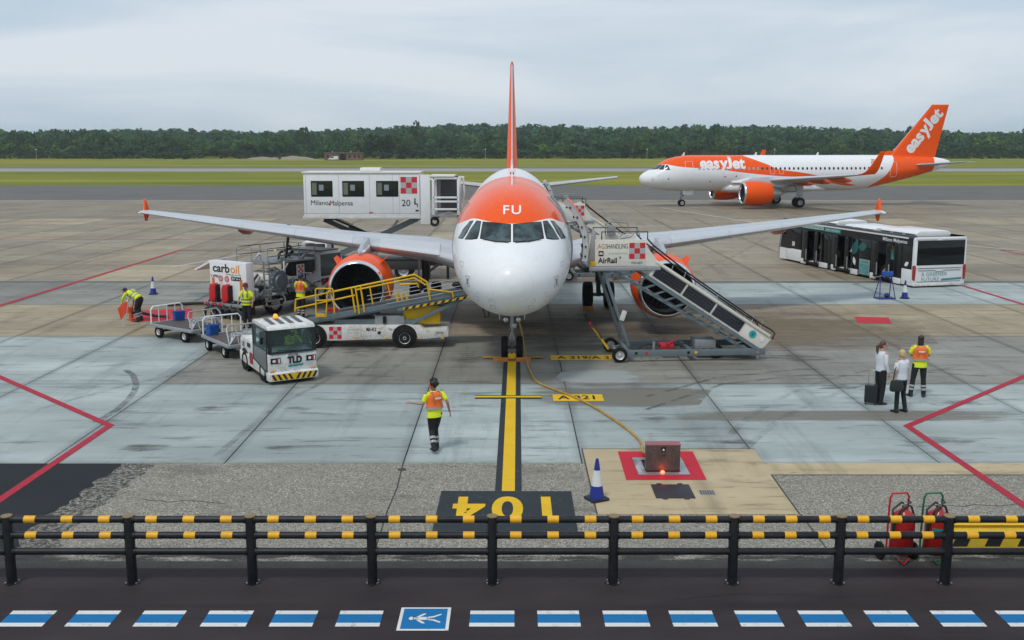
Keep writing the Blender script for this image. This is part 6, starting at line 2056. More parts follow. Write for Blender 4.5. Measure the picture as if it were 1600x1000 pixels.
POSE = dict(pelvis=(0, 0, .93), chest=(0, 0, 1.28), neck=(0, 0, 1.46), head=(0, .03, 1.60), look=(0, 1, 0),
            shL=(-.185, 0, 1.41), elL=(-.24, -.02, 1.14), wrL=(-.25, .06, .90), shR=(.185, 0, 1.41), elR=(.24, -.02, 1.14), wrR=(.25, .06, .90),
            hpL=(-.09, 0, .90), knL=(-.10, .02, .49), anL=(-.10, -.03, .09), hpR=(.09, 0, .90), knR=(.10, .02, .49), anR=(.10, -.03, .09), toeL=(0, 1), toeR=(0, 1), curl=.5)

def person(label, loc, yaw, outfit, pose=None, scale=1.0, group=None, legs=True):
    """faces local +y. outfit: skin, hair, hairstyle, top, vest, lower, sleeve ('short'/'long'), bands"""
    P = dict(POSE)
    P.update(pose or {})
    V = {k: (Vector(v) if k not in ('toeL', 'toeR', 'curl') else v) for k, v in P.items()}
    t = thing('person', label, 'person', loc, yaw, group)
    t.scale = (scale, scale, scale)
    sk = outfit.get('skin', SKIN_A)
    spine = (V['chest'] - V['pelvis']).normalized()
    across = (V['shR'] - V['shL']).normalized()
    fwd = spine.cross(across) * -1
    fwd = across.cross(spine) * -1 if False else spine.cross(across)
    if fwd.dot(Vector((0, 1, 0))) < 0 and spine.z > .5: fwd = -fwd
    fwd.normalize()
    look = V['look'].normalized()
    # ---- body: head, neck, trunk core, arms, hands, one skin
    b = MB()
    hd = V['head']
    side = look.cross(Vector((0, 0, 1))).normalized()
    upv = side.cross(look).normalized()
    HM = Matrix((side, look, upv)).transposed()
    b.ell(hd + upv * .02, (.076, .096, .105), 16, 12, HM)
    b.ell(hd + look * .025 - upv * .055, (.058, .070, .068), 14, 10, HM)          # jaw
    b.ell(hd + look * .105 - upv * .012, (.014, .022, .026), 8, 6, HM)            # nose
    b.ell(hd + look * .085 + upv * .03, (.05, .02, .012), 8, 6, HM)              # brow
    for s in (-1, 1):
        b.ell(hd + side * s * .078 - upv * .005, (.012, .022, .032), 8, 6, HM)    # ears
    b.path([V['neck'] - spine * .06, V['neck'], hd - upv * .04], [.062, .056, .055], 12)
    oval_loft(b, [(V['pelvis'] - spine * .02, across * .13, fwd * .09), (V['pelvis'].lerp(V['chest'], .5), across * .125, fwd * .085), (V['chest'], across * .15, fwd * .10), (V['neck'] - spine * .04, across * .10, fwd * .06)])
    for s in 'LR':
        limb(b, [V['sh' + s], V['el' + s], V['wr' + s]], [.046, .036, .025])
    if legs:
        for s in 'LR':
            limb(b, [V['hp' + s], V['kn' + s], V['an' + s]], [.07, .05, .035])
    for s in 'LR':
        w = V['wr' + s]
        d = (w - V['el' + s]).normalized()
        inner = (V['pelvis'] - w)
        inner = (inner - d * inner.dot(d)).normalized()
        nrm = d.cross(inner).normalized()
        b.ell(w + d * .05, (.038, .018, .055), 10, 8, Matrix((nrm, inner, d)).transposed())
        cu = V['curl'] if isinstance(V['curl'], float) else .5
        for k, (off, ln) in enumerate(((-.030, .065), (-.010, .075), (.010, .072), (.028, .055))):
            p0 = w + d * .085 + nrm * off
            p1 = p0 + d * ln * .5 + inner * ln * .25 * cu
            p2 = p1 + d * ln * .35 + inner * ln * .5 * cu
            b.path([p0, p1, p2], [.0105, .0098, .0085], 6)
        p0 = w + d * .03 + nrm * -.032
        b.path([p0, p0 + d * .035 - nrm * .022 + inner * .012, p0 + d * .065 - nrm * .022 + inner * .022], [.013, .011, .009], 6)
    remesh(b.build('body', sk, t, smooth=60, fix=False), .0105, 1)
    body = t.children[0]
    for s in (-1, 1):
        MB().ell(hd + look * .086 + side * s * .032 + upv * .012, (.012, .008, .008), 8, 6, HM).build('eye', EYE, body)
    MB().ell(hd + look * .088 - upv * .058, (.022, .008, .006), 8, 6, HM).build('mouth', LIPS, body)
    # ---- hair / headgear
    h = MB()
    hs = outfit.get('hairstyle', 'short')
    h.ell(hd + upv * .038 - look * .016, (.086, .098, .094), 16, 12, HM)
    h.ell(hd - look * .045 - upv * .01, (.080, .062, .085), 14, 10, HM)
    if hs == 'long':
        h.ell(hd - look * .06 - upv * .10, (.085, .05, .15), 12, 10, HM)
    if hs == 'ponytail':
        h.path([hd - look * .10 + upv * .02, hd - look * .15 - upv * .04, hd - look * .13 - upv * .17, hd - look * .12 - upv * .25], [.035, .045, .036, .014], 10)
    if hs == 'bun':
        h.ell(hd - look * .125 + upv * .04, (.055, .05, .055), 12, 8, HM)
    if hs == 'curly':
        rr = random.Random(4)
        for k in range(34):
            a, e = rr.uniform(0, 6.28), rr.uniform(-.5, 1.4)
            d = side * math.cos(a) * math.cos(e) + look * math.sin(a) * math.cos(e) + upv * math.sin(e)
            if d.dot(look) > .45 and e < .7: continue
            h.ell(hd + upv * .03 - look * .02 + d * .095, (.038, .038, .038), 8, 6)
    # clear the face: push the front of the hair back
    h.xf(lambda p: p if (p - hd).dot(look) < .055 or (p - hd).dot(upv) > .06 else p - look * ((p - hd).dot(look) - .055))
    remesh(h.build('hair', outfit.get('hairmat', HAIR_D), t, smooth=60, fix=False), .012, 1)
    if outfit.get('cap'):
        c = MB().lathe([(.01, .100), (.05, .100), (.09, .085), (.115, .05), (.125, 0)], hd + upv * .03, upv, 20)
        c.ell(hd + upv * .05 + look * .12, (.075, .07, .012), 12, 6, HM)
        c.build('cap', outfit['cap'], t)
    if outfit.get('ears'):
        e = MB()
        for s in (-1, 1): e.ell(hd + side * s * .088, (.032, .045, .055), 12, 8, HM)
        eo = e.build('ear_defenders', outfit['ears'], t)
        MB().path([hd + side * .095 * math.cos(a) * -1 + upv * (.155 * math.sin(a)) for a in [math.pi * k / 10 for k in range(11)]], .013, 6).build('headband', BLACK, eo)
    # ---- trousers
    if legs:
        tr = MB()
        oval_loft(tr, [(V['pelvis'] + spine * .11, across * .155, fwd * .11), (V['pelvis'] + spine * .02, across * .175, fwd * .125), (V['pelvis'] - Vector((0, 0, .06)), across * .165, fwd * .12), (V['pelvis'] - Vector((0, 0, .12)), across * .10, fwd * .08)])
        lg = outfit.get('leg', 1.0)
        for s in 'LR':
            limb(tr, [V['hp' + s], V['hp' + s].lerp(V['kn' + s], .5), V['kn' + s], V['kn' + s].lerp(V['an' + s], .4), V['an' + s] + Vector((0, 0, -.02))], [.098 * lg, .088 * lg, .070 * lg, .070 * lg, .062 * lg])
        remesh(tr.build('trousers', outfit.get('lower', TROUSER), t, smooth=60, fix=False), .016)
        if outfit.get('legbands'):
            for s in 'LR':
                for f_ in (.45, .68):
                    p = V['kn' + s].lerp(V['an' + s], f_)
                    d = (V['an' + s] - V['kn' + s]).normalized()
                    MB().tube(p - d * .028, p + d * .028, .078 * lg, .076 * lg, 14).build('reflective_band', REFL, t)
        for s in 'LR':
            a = V['an' + s]
            d = Vector((P['toe' + s][0], P['toe' + s][1], 0)).normalized()
            r = Vector((d.y, -d.x, 0))
            sh = MB()
            oval_loft(sh, [(a - d * .07 + Vector((0, 0, -.035)), r * .030, Vector((0, 0, .040))), (a - d * .04 + Vector((0, 0, -.03)), r * .040, Vector((0, 0, .055))), (a + d * .05 + Vector((0, 0, -.045)), r * .044, Vector((0, 0, .045))), (a + d * .14 + Vector((0, 0, -.06)), r * .046, Vector((0, 0, .030))), (a + d * .20 + Vector((0, 0, -.068)), r * .028, Vector((0, 0, .018)))], 12)
            sh.build('shoe', outfit.get('shoe', SHOE), t, smooth=60)
    # ---- top
    tp = MB()
    big = outfit.get('bulk', 1.0)
    hem = outfit.get('hem', .02)
    oval_loft(tp, [(V['pelvis'] - spine * hem, across * .178 * big, fwd * .128 * big), (V['pelvis'].lerp(V['chest'], .45), across * .160 * big, fwd * .112 * big), (V['chest'], across * .182 * big, fwd * .122 * big), (V['chest'] + spine * .10, across * .185 * big, fwd * .105 * big), (V['neck'] - spine * .035, across * .105, fwd * .075), (V['neck'] - spine * .01, across * .066, fwd * .066)], 20)
    for s in 'LR':
        if outfit.get('sleeve', 'long') == 'long':
            limb(tp, [V['sh' + s] - across * (.035 if s == 'R' else -.035) - spine * .03, V['sh' + s].lerp(V['el' + s], .25), V['sh' + s].lerp(V['el' + s], .6), V['el' + s], V['el' + s].lerp(V['wr' + s], .9)], [.070, .062, .058, .050, .040])
        else:
            limb(tp, [V['sh' + s] - across * (.035 if s == 'R' else -.035) - spine * .03, V['sh' + s].lerp(V['el' + s], .25), V['sh' + s].lerp(V['el' + s], .66)], [.070, .063, .062])
    remesh(tp.build('top', outfit.get('top', SHIRT_W), t, smooth=60, fix=False), .014)
    # ---- high-visibility waistcoat over it
    if outfit.get('vest'):
        vm = outfit['vest']
        k = 1.09 * big
        lo = V['pelvis'].lerp(V['chest'], outfit.get('vest_from', -.12))
        vt = MB()
        oval_loft(vt, [(lo, across * .180 * k, fwd * .132 * k), (lo.lerp(V['chest'], .55), across * .170 * k, fwd * .122 * k), (V['chest'] + spine * .02, across * .180 * k, fwd * .128 * k), (V['chest'] + spine * .10, across * .165 * k, fwd * .112 * k), (V['neck'] - spine * .03, across * .115 * k, fwd * .08 * k)], 22)
        vo = remesh(vt.build('waistcoat', vm, t, smooth=60, fix=False), .014)
        zs = outfit.get('bands', (.30, .62))
        for f_ in zs:
            c = V['pelvis'].lerp(V['chest'], f_)
            m_ = MB()
            rg = []
            for off, g in ((-.024, 1.035), (-.024, 1.06), (.024, 1.06), (.024, 1.035)):
                q = c + spine * off
                rg.append([q + across * .178 * k * g * math.cos(2 * math.pi * j / 22) + fwd * .128 * k * g * math.sin(2 * math.pi * j / 22) for j in range(22)])
            m_.loft(rg, cap=False, wrap=True).build('reflective_band', REFL if not outfit.get('dark_bands') else M('band_dark', (.16, .17, .14), .5), vo)
        for s in (-1, 1):
            for side_ in (-1, 1):
                m_ = MB()
                base = V['chest']
                pts = [base + across * s * .085 + fwd * side_ * .136 * k - spine * .10, base + across * s * .09 + fwd * side_ * .138 * k + spine * .05, V['neck'] + across * s * .085 + fwd * side_ * .06 * k - spine * .02]
                for i in range(2): m_.bar(pts[i], pts[i + 1], .045, .012, up=fwd)
                m_.build('shoulder_band', REFL if not outfit.get('dark_bands') and vm is HIVIS else (M('band_rust', (.50, .17, .06), .5) if vm is HIVIS_O else M('band_dark', (.16, .17, .14), .5)), vo)
        if outfit.get('back_text'):
            o_ = V['chest'] - fwd * .150 * k + spine * .02
            text_part('back_lettering', outfit['back_text'], .07, WHITESIGN, vo, plane_fn(o_, across, spine), .003, width=.17)
    return t

HV = dict(skin=SKIN_B, top=HIVIS, vest=HIVIS_O, vest_from=.30, bands=(.36,), lower=TROUSER_B, legbands=True, sleeve='short', hem=.10, bulk=1.08)
# walker crossing the stand, seen from behind, left forearm held out
person('woman in orange and yellow high-visibility vest walking away across the apron', (-1.80, 23.3, 0), R(22),
       dict(HV, hairstyle='curly', ears=ORANGE, back_text='easyjet', legbands=True),
       dict(head=(-.02, .04, 1.60), look=(-.75, .66, -.05), elL=(-.27, .02, 1.15), wrL=(-.50, .14, 1.17), elR=(.29, -.07, 1.17), wrR=(.36, -.02, .93),
            knL=(-.06, .06, .50), anL=(-.10, -.24, .15), knR=(.05, .12, .50), anR=(.06, .06, .09), toeL=(-.1, 1), toeR=(.1, 1), pelvis=(0, 0, .92), chest=(.01, .03, 1.27), neck=(0, .05, 1.45), shL=(-.185, .0, 1.40), shR=(.185, .07, 1.40)), 1.0)
# group of three at the right
person('airline crew member in white shirt and black trousers standing behind her colleague', (10.15, 27.75, 0), R(-75),
       dict(skin=SKIN_A, hairmat=HAIR_B, hairstyle='ponytail', top=SHIRT_W, lower=TROUSER_B, leg=1.05),
       dict(look=(.3, 1, -.15), elL=(-.23, .02, 1.14), wrL=(-.22, .12, .92)), 1.03)
person('blond crew member in white shirt with a dark shoulder bag', (10.38, 26.85, 0), R(25),
       dict(skin=SKIN_A, hairmat=HAIR_Y, hairstyle='short', top=SHIRT_W, lower=TROUSER_B, leg=.92, sleeve='short'),
       dict(look=(.2, 1, -.2), elR=(.25, .06, 1.14), wrR=(.14, .22, 1.05), knL=(-.10, .02, .5), anL=(-.13, -.01, .09), knR=(.10, .0, .5), anR=(.14, -.06, .09)), .99)
person('ground handler in orange and yellow vest with long dark hair, turned away', (11.55, 28.6, 0), R(-12),
       dict(HV, skin=SKIN_A, hairstyle='long', hairmat=HAIR_D, back_text='easyjet'),
       dict(look=(.2, 1, -.1), head=(.0, .05, 1.59), elL=(-.27, .05, 1.15), wrL=(-.14, .22, 1.10), elR=(.24, .06, 1.16), wrR=(.12, .24, 1.12), hpL=(-.10, 0, .9), knL=(-.15, .02, .49), anL=(-.20, -.04, .09), knR=(.12, .02, .49), anR=(.14, -.04, .09), toeL=(-.5, 1), toeR=(.2, 1)), 1.03)
# bag and suitcase of the crew
bg = thing('shoulder_bag', 'dark green shoulder bag hanging on the blond crew member', 'bag', (10.20, 26.68, .62), R(20))
BAGM = M('bag_leather', (.012, .022, .022), .45)
MB().prism([(-.17, 0), (-.19, .10), (-.15, .30), (.15, .30), (.19, .10), (.17, 0)], lambda u, v, w: (u, w, v), -.07, .07).build('bag_body', BAGM, bg, bevel=.03)
MB().path([(-.13, 0, .28), (-.10, .0, .55), (.10, .10, .80), (.13, .12, .83)], .014, 6).build('strap', BAGM, bg)
sc = thing('cabin_suitcase', 'black cabin suitcase standing beside the crew members', 'suitcase', (9.90, 27.72, 0), R(-20))
MB().b2(-.17, .17, -.11, .11, .06, .56).build('case_shell', CHARCOAL, sc, bevel=.04, seg=3)
MB().path([(-.08, .08, .55), (-.08, .08, .95), (.08, .08, .95), (.08, .08, .55)], .012, 6).build('pull_handle', GALV, sc)
for x in (-.13, .13):
    for y in (-.08, .08):
        MB().tube((x - .012, y, .035), (x + .012, y, .035), .035, n=10).build('castor', BLACK, sc)

# worker stooping over the hydrant pit at the far left
wl = G(216, 502)
person('worker in yellow vest stooping over the hydrant pit beside a red flag', (wl.x, wl.y, 0), R(72),
       dict(skin=SKIN_B, hairstyle='short', top=HIVIS, lower=TROUSER, legbands=True, sleeve='long', vest=HIVIS, vest_from=.0, bands=(.35, .7)),
       dict(pelvis=(0, -.10, .90), chest=(0, .22, 1.10), neck=(0, .37, 1.16), head=(0, .52, 1.16), look=(0, .8, -.6),
            shL=(-.185, .32, 1.14), elL=(-.22, .48, .90), wrL=(-.14, .60, .66), shR=(.185, .32, 1.14), elR=(.22, .48, .90), wrR=(.14, .60, .66),
            hpL=(-.09, -.12, .86), knL=(-.13, -.02, .48), anL=(-.15, -.12, .09), hpR=(.09, -.12, .86), knR=(.16, .06, .48), anR=(.18, -.02, .09)), 1.05)
fl = thing('hydrant_flag', 'orange warning flag on a leaning pole by the stooping worker', 'flag', tuple(G(196, 510)), 0)
fl.scale = (.85, .85, .85)
MB().path([(0, -.25, 0), (.10, -.05, .55), (.18, .1, 1.25)], .018, 8).build('flag_pole', GALV, fl)
fg = MB()
nu, nv = 6, 6
vs = []
for th in (0, .012):
    for i in range(nu + 1):
        for j in range(nv + 1):
            u, v = i / nu, j / nv
            vs.append((.16 - .50 * u * (1 - .2 * v), .06 + .05 * math.sin(u * 6 + v * 2) + th, 1.15 - .55 * v - .25 * u + .06 * math.sin(u * 5)))
k = (nu + 1) * (nv + 1)
fs = []
for l in (0, 1):
    for i in range(nu):
        for j in range(nv):
            a = l * k + i * (nv + 1) + j
            q = (a, a + nv + 1, a + nv + 2, a + 1)
            fs.append(q if l else q[::-1])
fg.add(vs, fs).build('flag_cloth', M('flag_red', (.72, .07, .02), .7), fl)
hp = thing('hydrant_coupler', 'orange hydrant coupler standing on the red pit marking', 'coupler', tuple(G(205, 500)), 0)
MB().lathe([(0, .16), (.06, .16), (.08, .09), (.35, .08), (.40, .12), (.52, .12), (.55, .05)], (0, 0, 0), (0, 0, 1), 16).build('valve_body', M('coupler_orange', (.55, .12, .03), .5, dirt=.5), hp)
MB().path([(0, 0, .45), (.1, .05, .62), (.14, .05, .85)], .035, 8).build('valve_lever', M('coupler_orange', (0, 0, 0)), hp)
MB().path([(.05, .0, .30), (.4, .1, .28), (.9, .3, .12), (1.4, .4, .08)], .06, 10).build('coupler_hose', HOSE, hp)

# worker behind the tug, facing the camera
wl = G(387, 512)
person('worker in yellow waistcoat and dark red cap standing behind the carts', (wl.x, wl.y, 0), R(172),
       dict(skin=SKIN_B, top=HIVIS, vest=HIVIS, vest_from=-.15, bands=(.15, .5), dark_bands=True, lower=TROUSER, cap=M('maroon_cap', (.12, .012, .02), .6), sleeve='short'),
       dict(elL=(-.27, .04, 1.14), wrL=(-.30, .16, .95), elR=(.27, .04, 1.14), wrR=(.28, .16, .95), look=(.1, 1, -.2)), 1.02)
# operator at the foot of the belt loader
wl = G(471, 497)
person('worker in orange vest and blue cap at the foot of the belt loader', (wl.x, wl.y, 0), R(-20),
       dict(HV, skin=SKIN_B, cap=NAVY, hairstyle='short', sleeve='short'),
       dict(elR=(.27, .08, 1.16), wrR=(.30, .26, 1.06), elL=(-.26, .05, 1.15), wrL=(-.24, .2, 1.0), look=(.1, 1, -.3)), 1.06)
# tug driver, seated, leaning over the wheel
ct, st_ = math.cos(R(30.5)), math.sin(R(30.5))
def tug_pt(x, y, z):
    return (TUG[0] + x * ct - y * st_, TUG[1] + x * st_ + y * ct, z)
person('driver in yellow jacket leaning forward inside the tug cab', tug_pt(.28, -.38, .10), R(30.5 + 180 + 12),
       dict(skin=SKIN_B, top=HIVIS, vest=HIVIS, vest_from=-.1, bands=(.2, .6), lower=TROUSER, hairstyle='short', cap=HIVIS),
       dict(pelvis=(0, 0, .74), chest=(0, .14, 1.06), neck=(0, .22, 1.22), head=(0, .30, 1.33), look=(0, 1, -.35), shL=(-.185, .18, 1.18), elL=(-.25, .36, 1.0), wrL=(-.12, .52, 1.02), shR=(.185, .18, 1.18), elR=(.25, .36, 1.0), wrR=(.12, .52, 1.02),
            hpL=(-.09, .02, .70), knL=(-.12, .42, .72), anL=(-.12, .50, .36), hpR=(.09, .02, .70), knR=(.12, .42, .72), anR=(.12, .50, .36)), .96)
# passengers standing in the bus
cb_, sb_ = math.cos(R(13.8)), math.sin(R(13.8))
def bus_pt(x, y, z):
    return (21.45 + x * cb_ - y * sb_, 51.5 + x * sb_ + y * cb_, z)
for lab, x, y, yaw, top, low, hair, po in (
        ('passenger with white trousers standing in the foremost bus doorway', -1.05, 9.35, 80, TROUSER_B, SHIRT_W, HAIR_D, {}),
        ('passenger in grey shirt stepping into the middle bus doorway', -1.10, 6.05, -90, SHIRT_G, TROUSER, HAIR_D, dict(pelvis=(0, -.05, .9), chest=(0, .08, 1.22), neck=(0, .15, 1.40), head=(0, .20, 1.53), shL=(-.18, .12, 1.35), shR=(.18, .12, 1.35), elL=(-.24, .1, 1.08), elR=(.24, .1, 1.08), wrL=(-.22, .2, .88), wrR=(.22, .2, .88))),
        ('passenger in teal shirt standing in the rear bus doorway', -1.12, 2.25, 95, SHIRT_T, TROUSER, HAIR_B, dict(elL=(-.3, .1, 1.25), wrL=(-.25, .2, 1.5)))):
    person(lab, bus_pt(x, y, .30), R(yaw + 13.8), dict(skin=SKIN_A, top=top, lower=low, hairmat=hair, sleeve='short'), po, .98, 'passengers in the bus')
# ================================================================== FENCE AND SMALL OBJECTS
FB = M('fence_black', (.009, .011, .014), .42, dirt=.45, scale=5, spec=.3, dcol=(.05, .046, .042))
FY = M('fence_yellow', (.88, .45, .01), .45, dirt=.5, scale=6, dcol=(.45, .22, .02))
fence = thing('safety_fence', 'black tubular safety fence with yellow bands along the front road', 'fence', (0, 15.93, 0))
PX = [-12.15, -10.16, -8.18, -6.21, -4.24, -2.28, -.32, 1.65, 3.60, 5.33, 7.08, 9.06, 11.0]
post_me = None
for x in PX:
    p = MB().tube((x, 0, 0.01), (x, 0, 1.14), .081, .081, 20).build('post', FB, fence, bevel=.008)
    MB().lathe([(0, .092), (.012, .092), (.02, .084), (.022, 0)], (x, 0, 1.14), (0, 0, 1), 20).build('post_cap', M('cap_tan', (.22, .15, .06), .5), p)
    MB().lathe([(0, 0), (0, .135), (.012, .135), (.012, .08)], (x, 0, .004), (0, 0, 1), 4).build('base_plate', FB, p)
    bb = MB()
    for sx in (-1, 1):
        for sy in (-1, 1):
            bb.tube((x + sx * .085, sy * .085 * 0 + (sy * .06), .012), (x + sx * .085, sy * .06, .03), .014, n=6)
    bb.build('anchor_bolts', GALV, p)
for i in range(len(PX) - 1):
    a, b = PX[i] + .07, PX[i + 1] - .07
    for z, yb in ((1.09, True), (.82, True), (.545, False)):
        r = MB().tube((a, 0, z), (b, 0, z), .058, n=18).build('rail', FB, fence)
        for e in (a + .012, b - .012):
            MB().lathe([(-.018, .060), (-.018, .066), (.018, .066), (.018, .060)], (e, 0, z), (1, 0, 0), 18).build('rail_collar', BLACK, r)
        if yb:
            L_ = b - a
            n = 3 if L_ > 1.6 else 2
            cs = [a + L_ * f for f in ((.17, .50, .83) if L_ > 1.6 else (.20, .53, .87))]
            for c in cs:
                MB().lathe([(-.092, .0585), (-.092, .0605), (.092, .0605), (.092, .0585)], (c, 0, z), (1, 0, 0), 20).build('yellow_band', FY, r)

# ---- traffic cones
def cone(label, p, k=1.0, first=[None]):
    if first[0] is None:
        t = thing('traffic_cone', label, 'cone', p, 0, 'blue and white traffic cones')
        MB().prism([(-.20, -.17), (-.17, -.20), (.17, -.20), (.20, -.17), (.20, .17), (.17, .20), (-.17, .20), (-.20, .17)], lambda u, v, w: (u, v, w), .0, .045).build('cone_base', M('cone_base_black', (.012, .014, .022), .6), t, bevel=.012)
        prof = lambda z: .155 - .125 * (z - .045) / .80
        for z0, z1, m_ in ((.045, .30, M('cone_blue', (.012, .03, .26), .45)), (.30, .62, M('cone_white', (.72, .72, .72), .45, dirt=.35)), (.62, .845, M('cone_blue', (0, 0, 0)))):
            MB().lathe([(z0, prof(z0)), (z1, prof(z1))], (0, 0, 0), (0, 0, 1), 24).build('cone_band', m_, t)
        MB().lathe([(.845, .030), (.855, .022), (.85, .012)], (0, 0, 0), (0, 0, 1), 16).build('cone_tip', M('cone_blue', (0, 0, 0)), t)
        first[0] = t
    else:
        t = copy_tree(first[0])
        t.location = p
        t['label'] = label
    t.scale = (k, k, k)
    t.rotation_euler = (0, 0, random.uniform(0, 1.5))
    return t
cone('blue and white cone on the tan pad near the fence', (1.71, 19.95, .006), 1.0)
cone('blue and white cone standing beyond the stooping worker', (-17.2, 49.0, 0), 1.0)
cone('blue and white cone behind the rear corner of the bus', (18.3, 47.6, 0), 1.0)

# ---- folding stand by the bus
fs_ = thing('barrier_stand', 'dark blue metal stand on the apron beside the bus', 'stand', (17.35, 47.55, 0), R(8))
q = MB()
for x in (-.38, .38):
    q.tube((x, -.28, .04), (x * .72, .0, 1.05), .022, n=8); q.tube((x, .28, .04), (x * .72, .0, 1.05), .022, n=8)
q.tube((-.28, 0, 1.05), (.28, 0, 1.05), .022, n=8)
q.build('stand_legs', NAVY, fs_)
MB().b2(-.42, .42, -.30, .30, .015, .055).build('base_tray', NAVY, fs_, bevel=.01)
MB().ell((.1, 0, .16), (.13, .10, .12), 10, 8).build('weight_bag', NAVY, fs_)
MB().path([(-.3, 0, 1.05), (-.6, .1, 1.0), (-.95, .3, .75), (-1.3, .5, .62)], .014, 6).build('barrier_strap', M('strap_tan', (.45, .36, .2), .6), fs_)
MB().b2(-.2, .35, -.03, .03, 1.05, 1.28).build('blue_bundle', BLUE, fs_, bevel=.06)

# ---- service pit with raised lid, lit red at its foot
pit = thing('service_pit', 'open ground power pit with brown lid standing on red marking', 'service pit', (3.30, 22.1, .012))
fr = MB()
fr.b2(-.56, .56, -.62, -.46, 0, .02); fr.b2(-.56, .56, .42, .60, 0, .02); fr.b2(-.56, -.38, -.46, .42, 0, .02); fr.b2(.38, .56, -.46, .42, 0, .02)
fr.build('pit_frame', GALV, pit, bevel=.004)
MB().b2(-.38, .38, -.30, .42, -.01, .004).build('pit_opening', BLACK, pit)
LID = M('lid_brown', (.078, .055, .050), .6, .2, dirt=.6, scale=6, dcol=(.20, .14, .11))
ld = MB().b2(-.37, .37, -.42, -.16, .03, .60).build('pit_lid', LID, pit, bevel=.012)
MB().b2(-.38, .38, -.43, -.15, .60, .625).build('lid_edge', M('lid_edge', (.30, .10, .11), .5), ld, bevel=.006)
MB().b2(-.055, .055, -.426, -.42, .46, .57).build('warning_plate', BLACKSIGN, ld)
quad('plate_symbol', WHITESIGN, ld, [(-.03, -.43, .49), (.03, -.43, .49), (.0, -.43, .54)])
text_part('lettering', '104', .07, BLACKSIGN, ld, plane_fn((0, -.424, .38), (1, 0, 0), (0, 0, 1)), .001)
gp = MB()
for k in range(9):
    for j in range(6):
        gp.box((-.30 + .075 * k, -.422, .09 + .08 * j + (.04 if k % 2 else 0)), (.030, .006, .012), ry=R(45 if (k + j) % 2 else -45))
gp.build('tread_pattern', M('lid_tread', (.16, .10, .085), .5, .3), ld)
lm = MB().lathe([(0, .045), (.02, .045), (.04, .02), (.042, 0)], (-.02, -.50, .022), (0, 0, 1), 14).build('warning_lamp', M('lamp_red', (1.0, .12, .06), .3, emit=5.0), pit)
pl = bpy.data.lights.new('pit_lamp', 'POINT')
pl.energy = 0.6
pl.color = (1, .10, .05)
pl.shadow_soft_size = .03
plo = bpy.data.objects.new('pit_lamp', pl)
COL.objects.link(plo)
plo.parent = pit
plo.location = (-.02, -.50, .10)

# cover plate and small grate in the tan pad
cp = thing('access_cover', 'dark rectangular metal access cover in the tan pad', 'cover', (3.32, 20.42, .006))
MB().b2(-.40, .40, -.42, .42, 0, .016).build('cover_plate', M('cover_iron', (.045, .035, .045), .55, .5, dirt=.3), cp, bevel=.005)
for x in (-.22, .22):
    for y in (-.45, .45):
        MB().b2(x - .05, x + .05, y - .03, y + .03, 0, .02).build('hinge_lug', DARK, cp)
gt = thing('drain_grate', 'small grey drain grate beside the dark access cover', 'grate', (4.02, 20.36, .006))
for k in range(6):
    MB().b2(-.14 + .05 * k, -.115 + .05 * k, -.12, .12, 0, .008).build('grate_bar', DARK, gt)
MB().b2(-.16, .16, -.14, .14, -.002, .003).build('grate_tray', GREY, gt)

# ---- power cable from the pit to the nose wheel
cb = MB()
pts = [Vector((3.02, 22.3, .25)), Vector((2.98, 22.9, .10))] + [G(*p) + Vector((0, 0, .035)) for p in ((1004, 692), (975, 668), (945, 648), (915, 630), (885, 617), (860, 608), (840, 600), (832, 590), (826, 575))] + [Vector((.42, 34.0, .12)), Vector((.36, 33.95, .8)), Vector((.20, 33.95, 1.35)), Vector((.12, 33.95, 1.75))]
sm = []
for i in range(len(pts) - 1):
    for t_ in (0, .33, .66): sm.append(pts[i].lerp(pts[i + 1], t_))
sm.append(pts[-1])
for _ in range(2):
    sm = [sm[0]] + [(sm[i - 1] + sm[i] * 2 + sm[i + 1]) / 4 for i in range(1, len(sm) - 1)] + [sm[-1]]
cb.path(sm, .033, 8)
tag(cb.build('power_cable', M('cable_yellow', (.50, .30, .05), .55, dirt=.7, scale=5, dcol=(.06, .05, .03))), 'yellow ground power cable running from the pit to the nose wheel', 'cable')

# ---- nose wheel chocks
ck = thing('wheel_chocks', 'orange and yellow chock bar across the nose wheels', 'chocks', (0, 33.42, 0))
CKO = M('chock_orange', (.50, .17, .03), .55, dirt=.5)
MB().prism([(-.10, 0), (.10, 0), (.03, .14), (-.04, .14)], lambda u, v, w: (w, u, v), -.62, -.12).build('chock', CKO, ck, bevel=.012)
MB().prism([(-.10, 0), (.10, 0), (.03, .14), (-.04, .14)], lambda u, v, w: (w, u, v), .12, .62).build('chock', CKO, ck, bevel=.012)
MB().b2(-.14, .14, -.05, .05, .03, .10).build('link_bar', M('chock_brown', (.25, .09, .03), .6), ck)
MB().prism([(-.1, .1), (-.14, .22), (-.06, .30), (0, .24), (.06, .30), (.14, .22), (.1, .1)], lambda u, v, w: (u, w, v), -.03, .03).build('chock_handle', YELLOW, ck, bevel=.01)
for x, lab in ((3.795, 'yellow chock behind the stairs under the right main wheels'),):
    m2 = thing('main_wheel_chock', lab, 'chock', (x - .46, D_NOSE + 16.11 - .72, 0))
    MB().prism([(-.12, 0), (.12, 0), (.06, .16), (-.02, .16)], lambda u, v, w: (w, u, v), -.20, .20).build('chock', CKO, m2, bevel=.01)
    MB().tube((-.2, 0, .12), (.2, 0, .12), .02, n=8).build('chock_handle', YELLOW, m2)

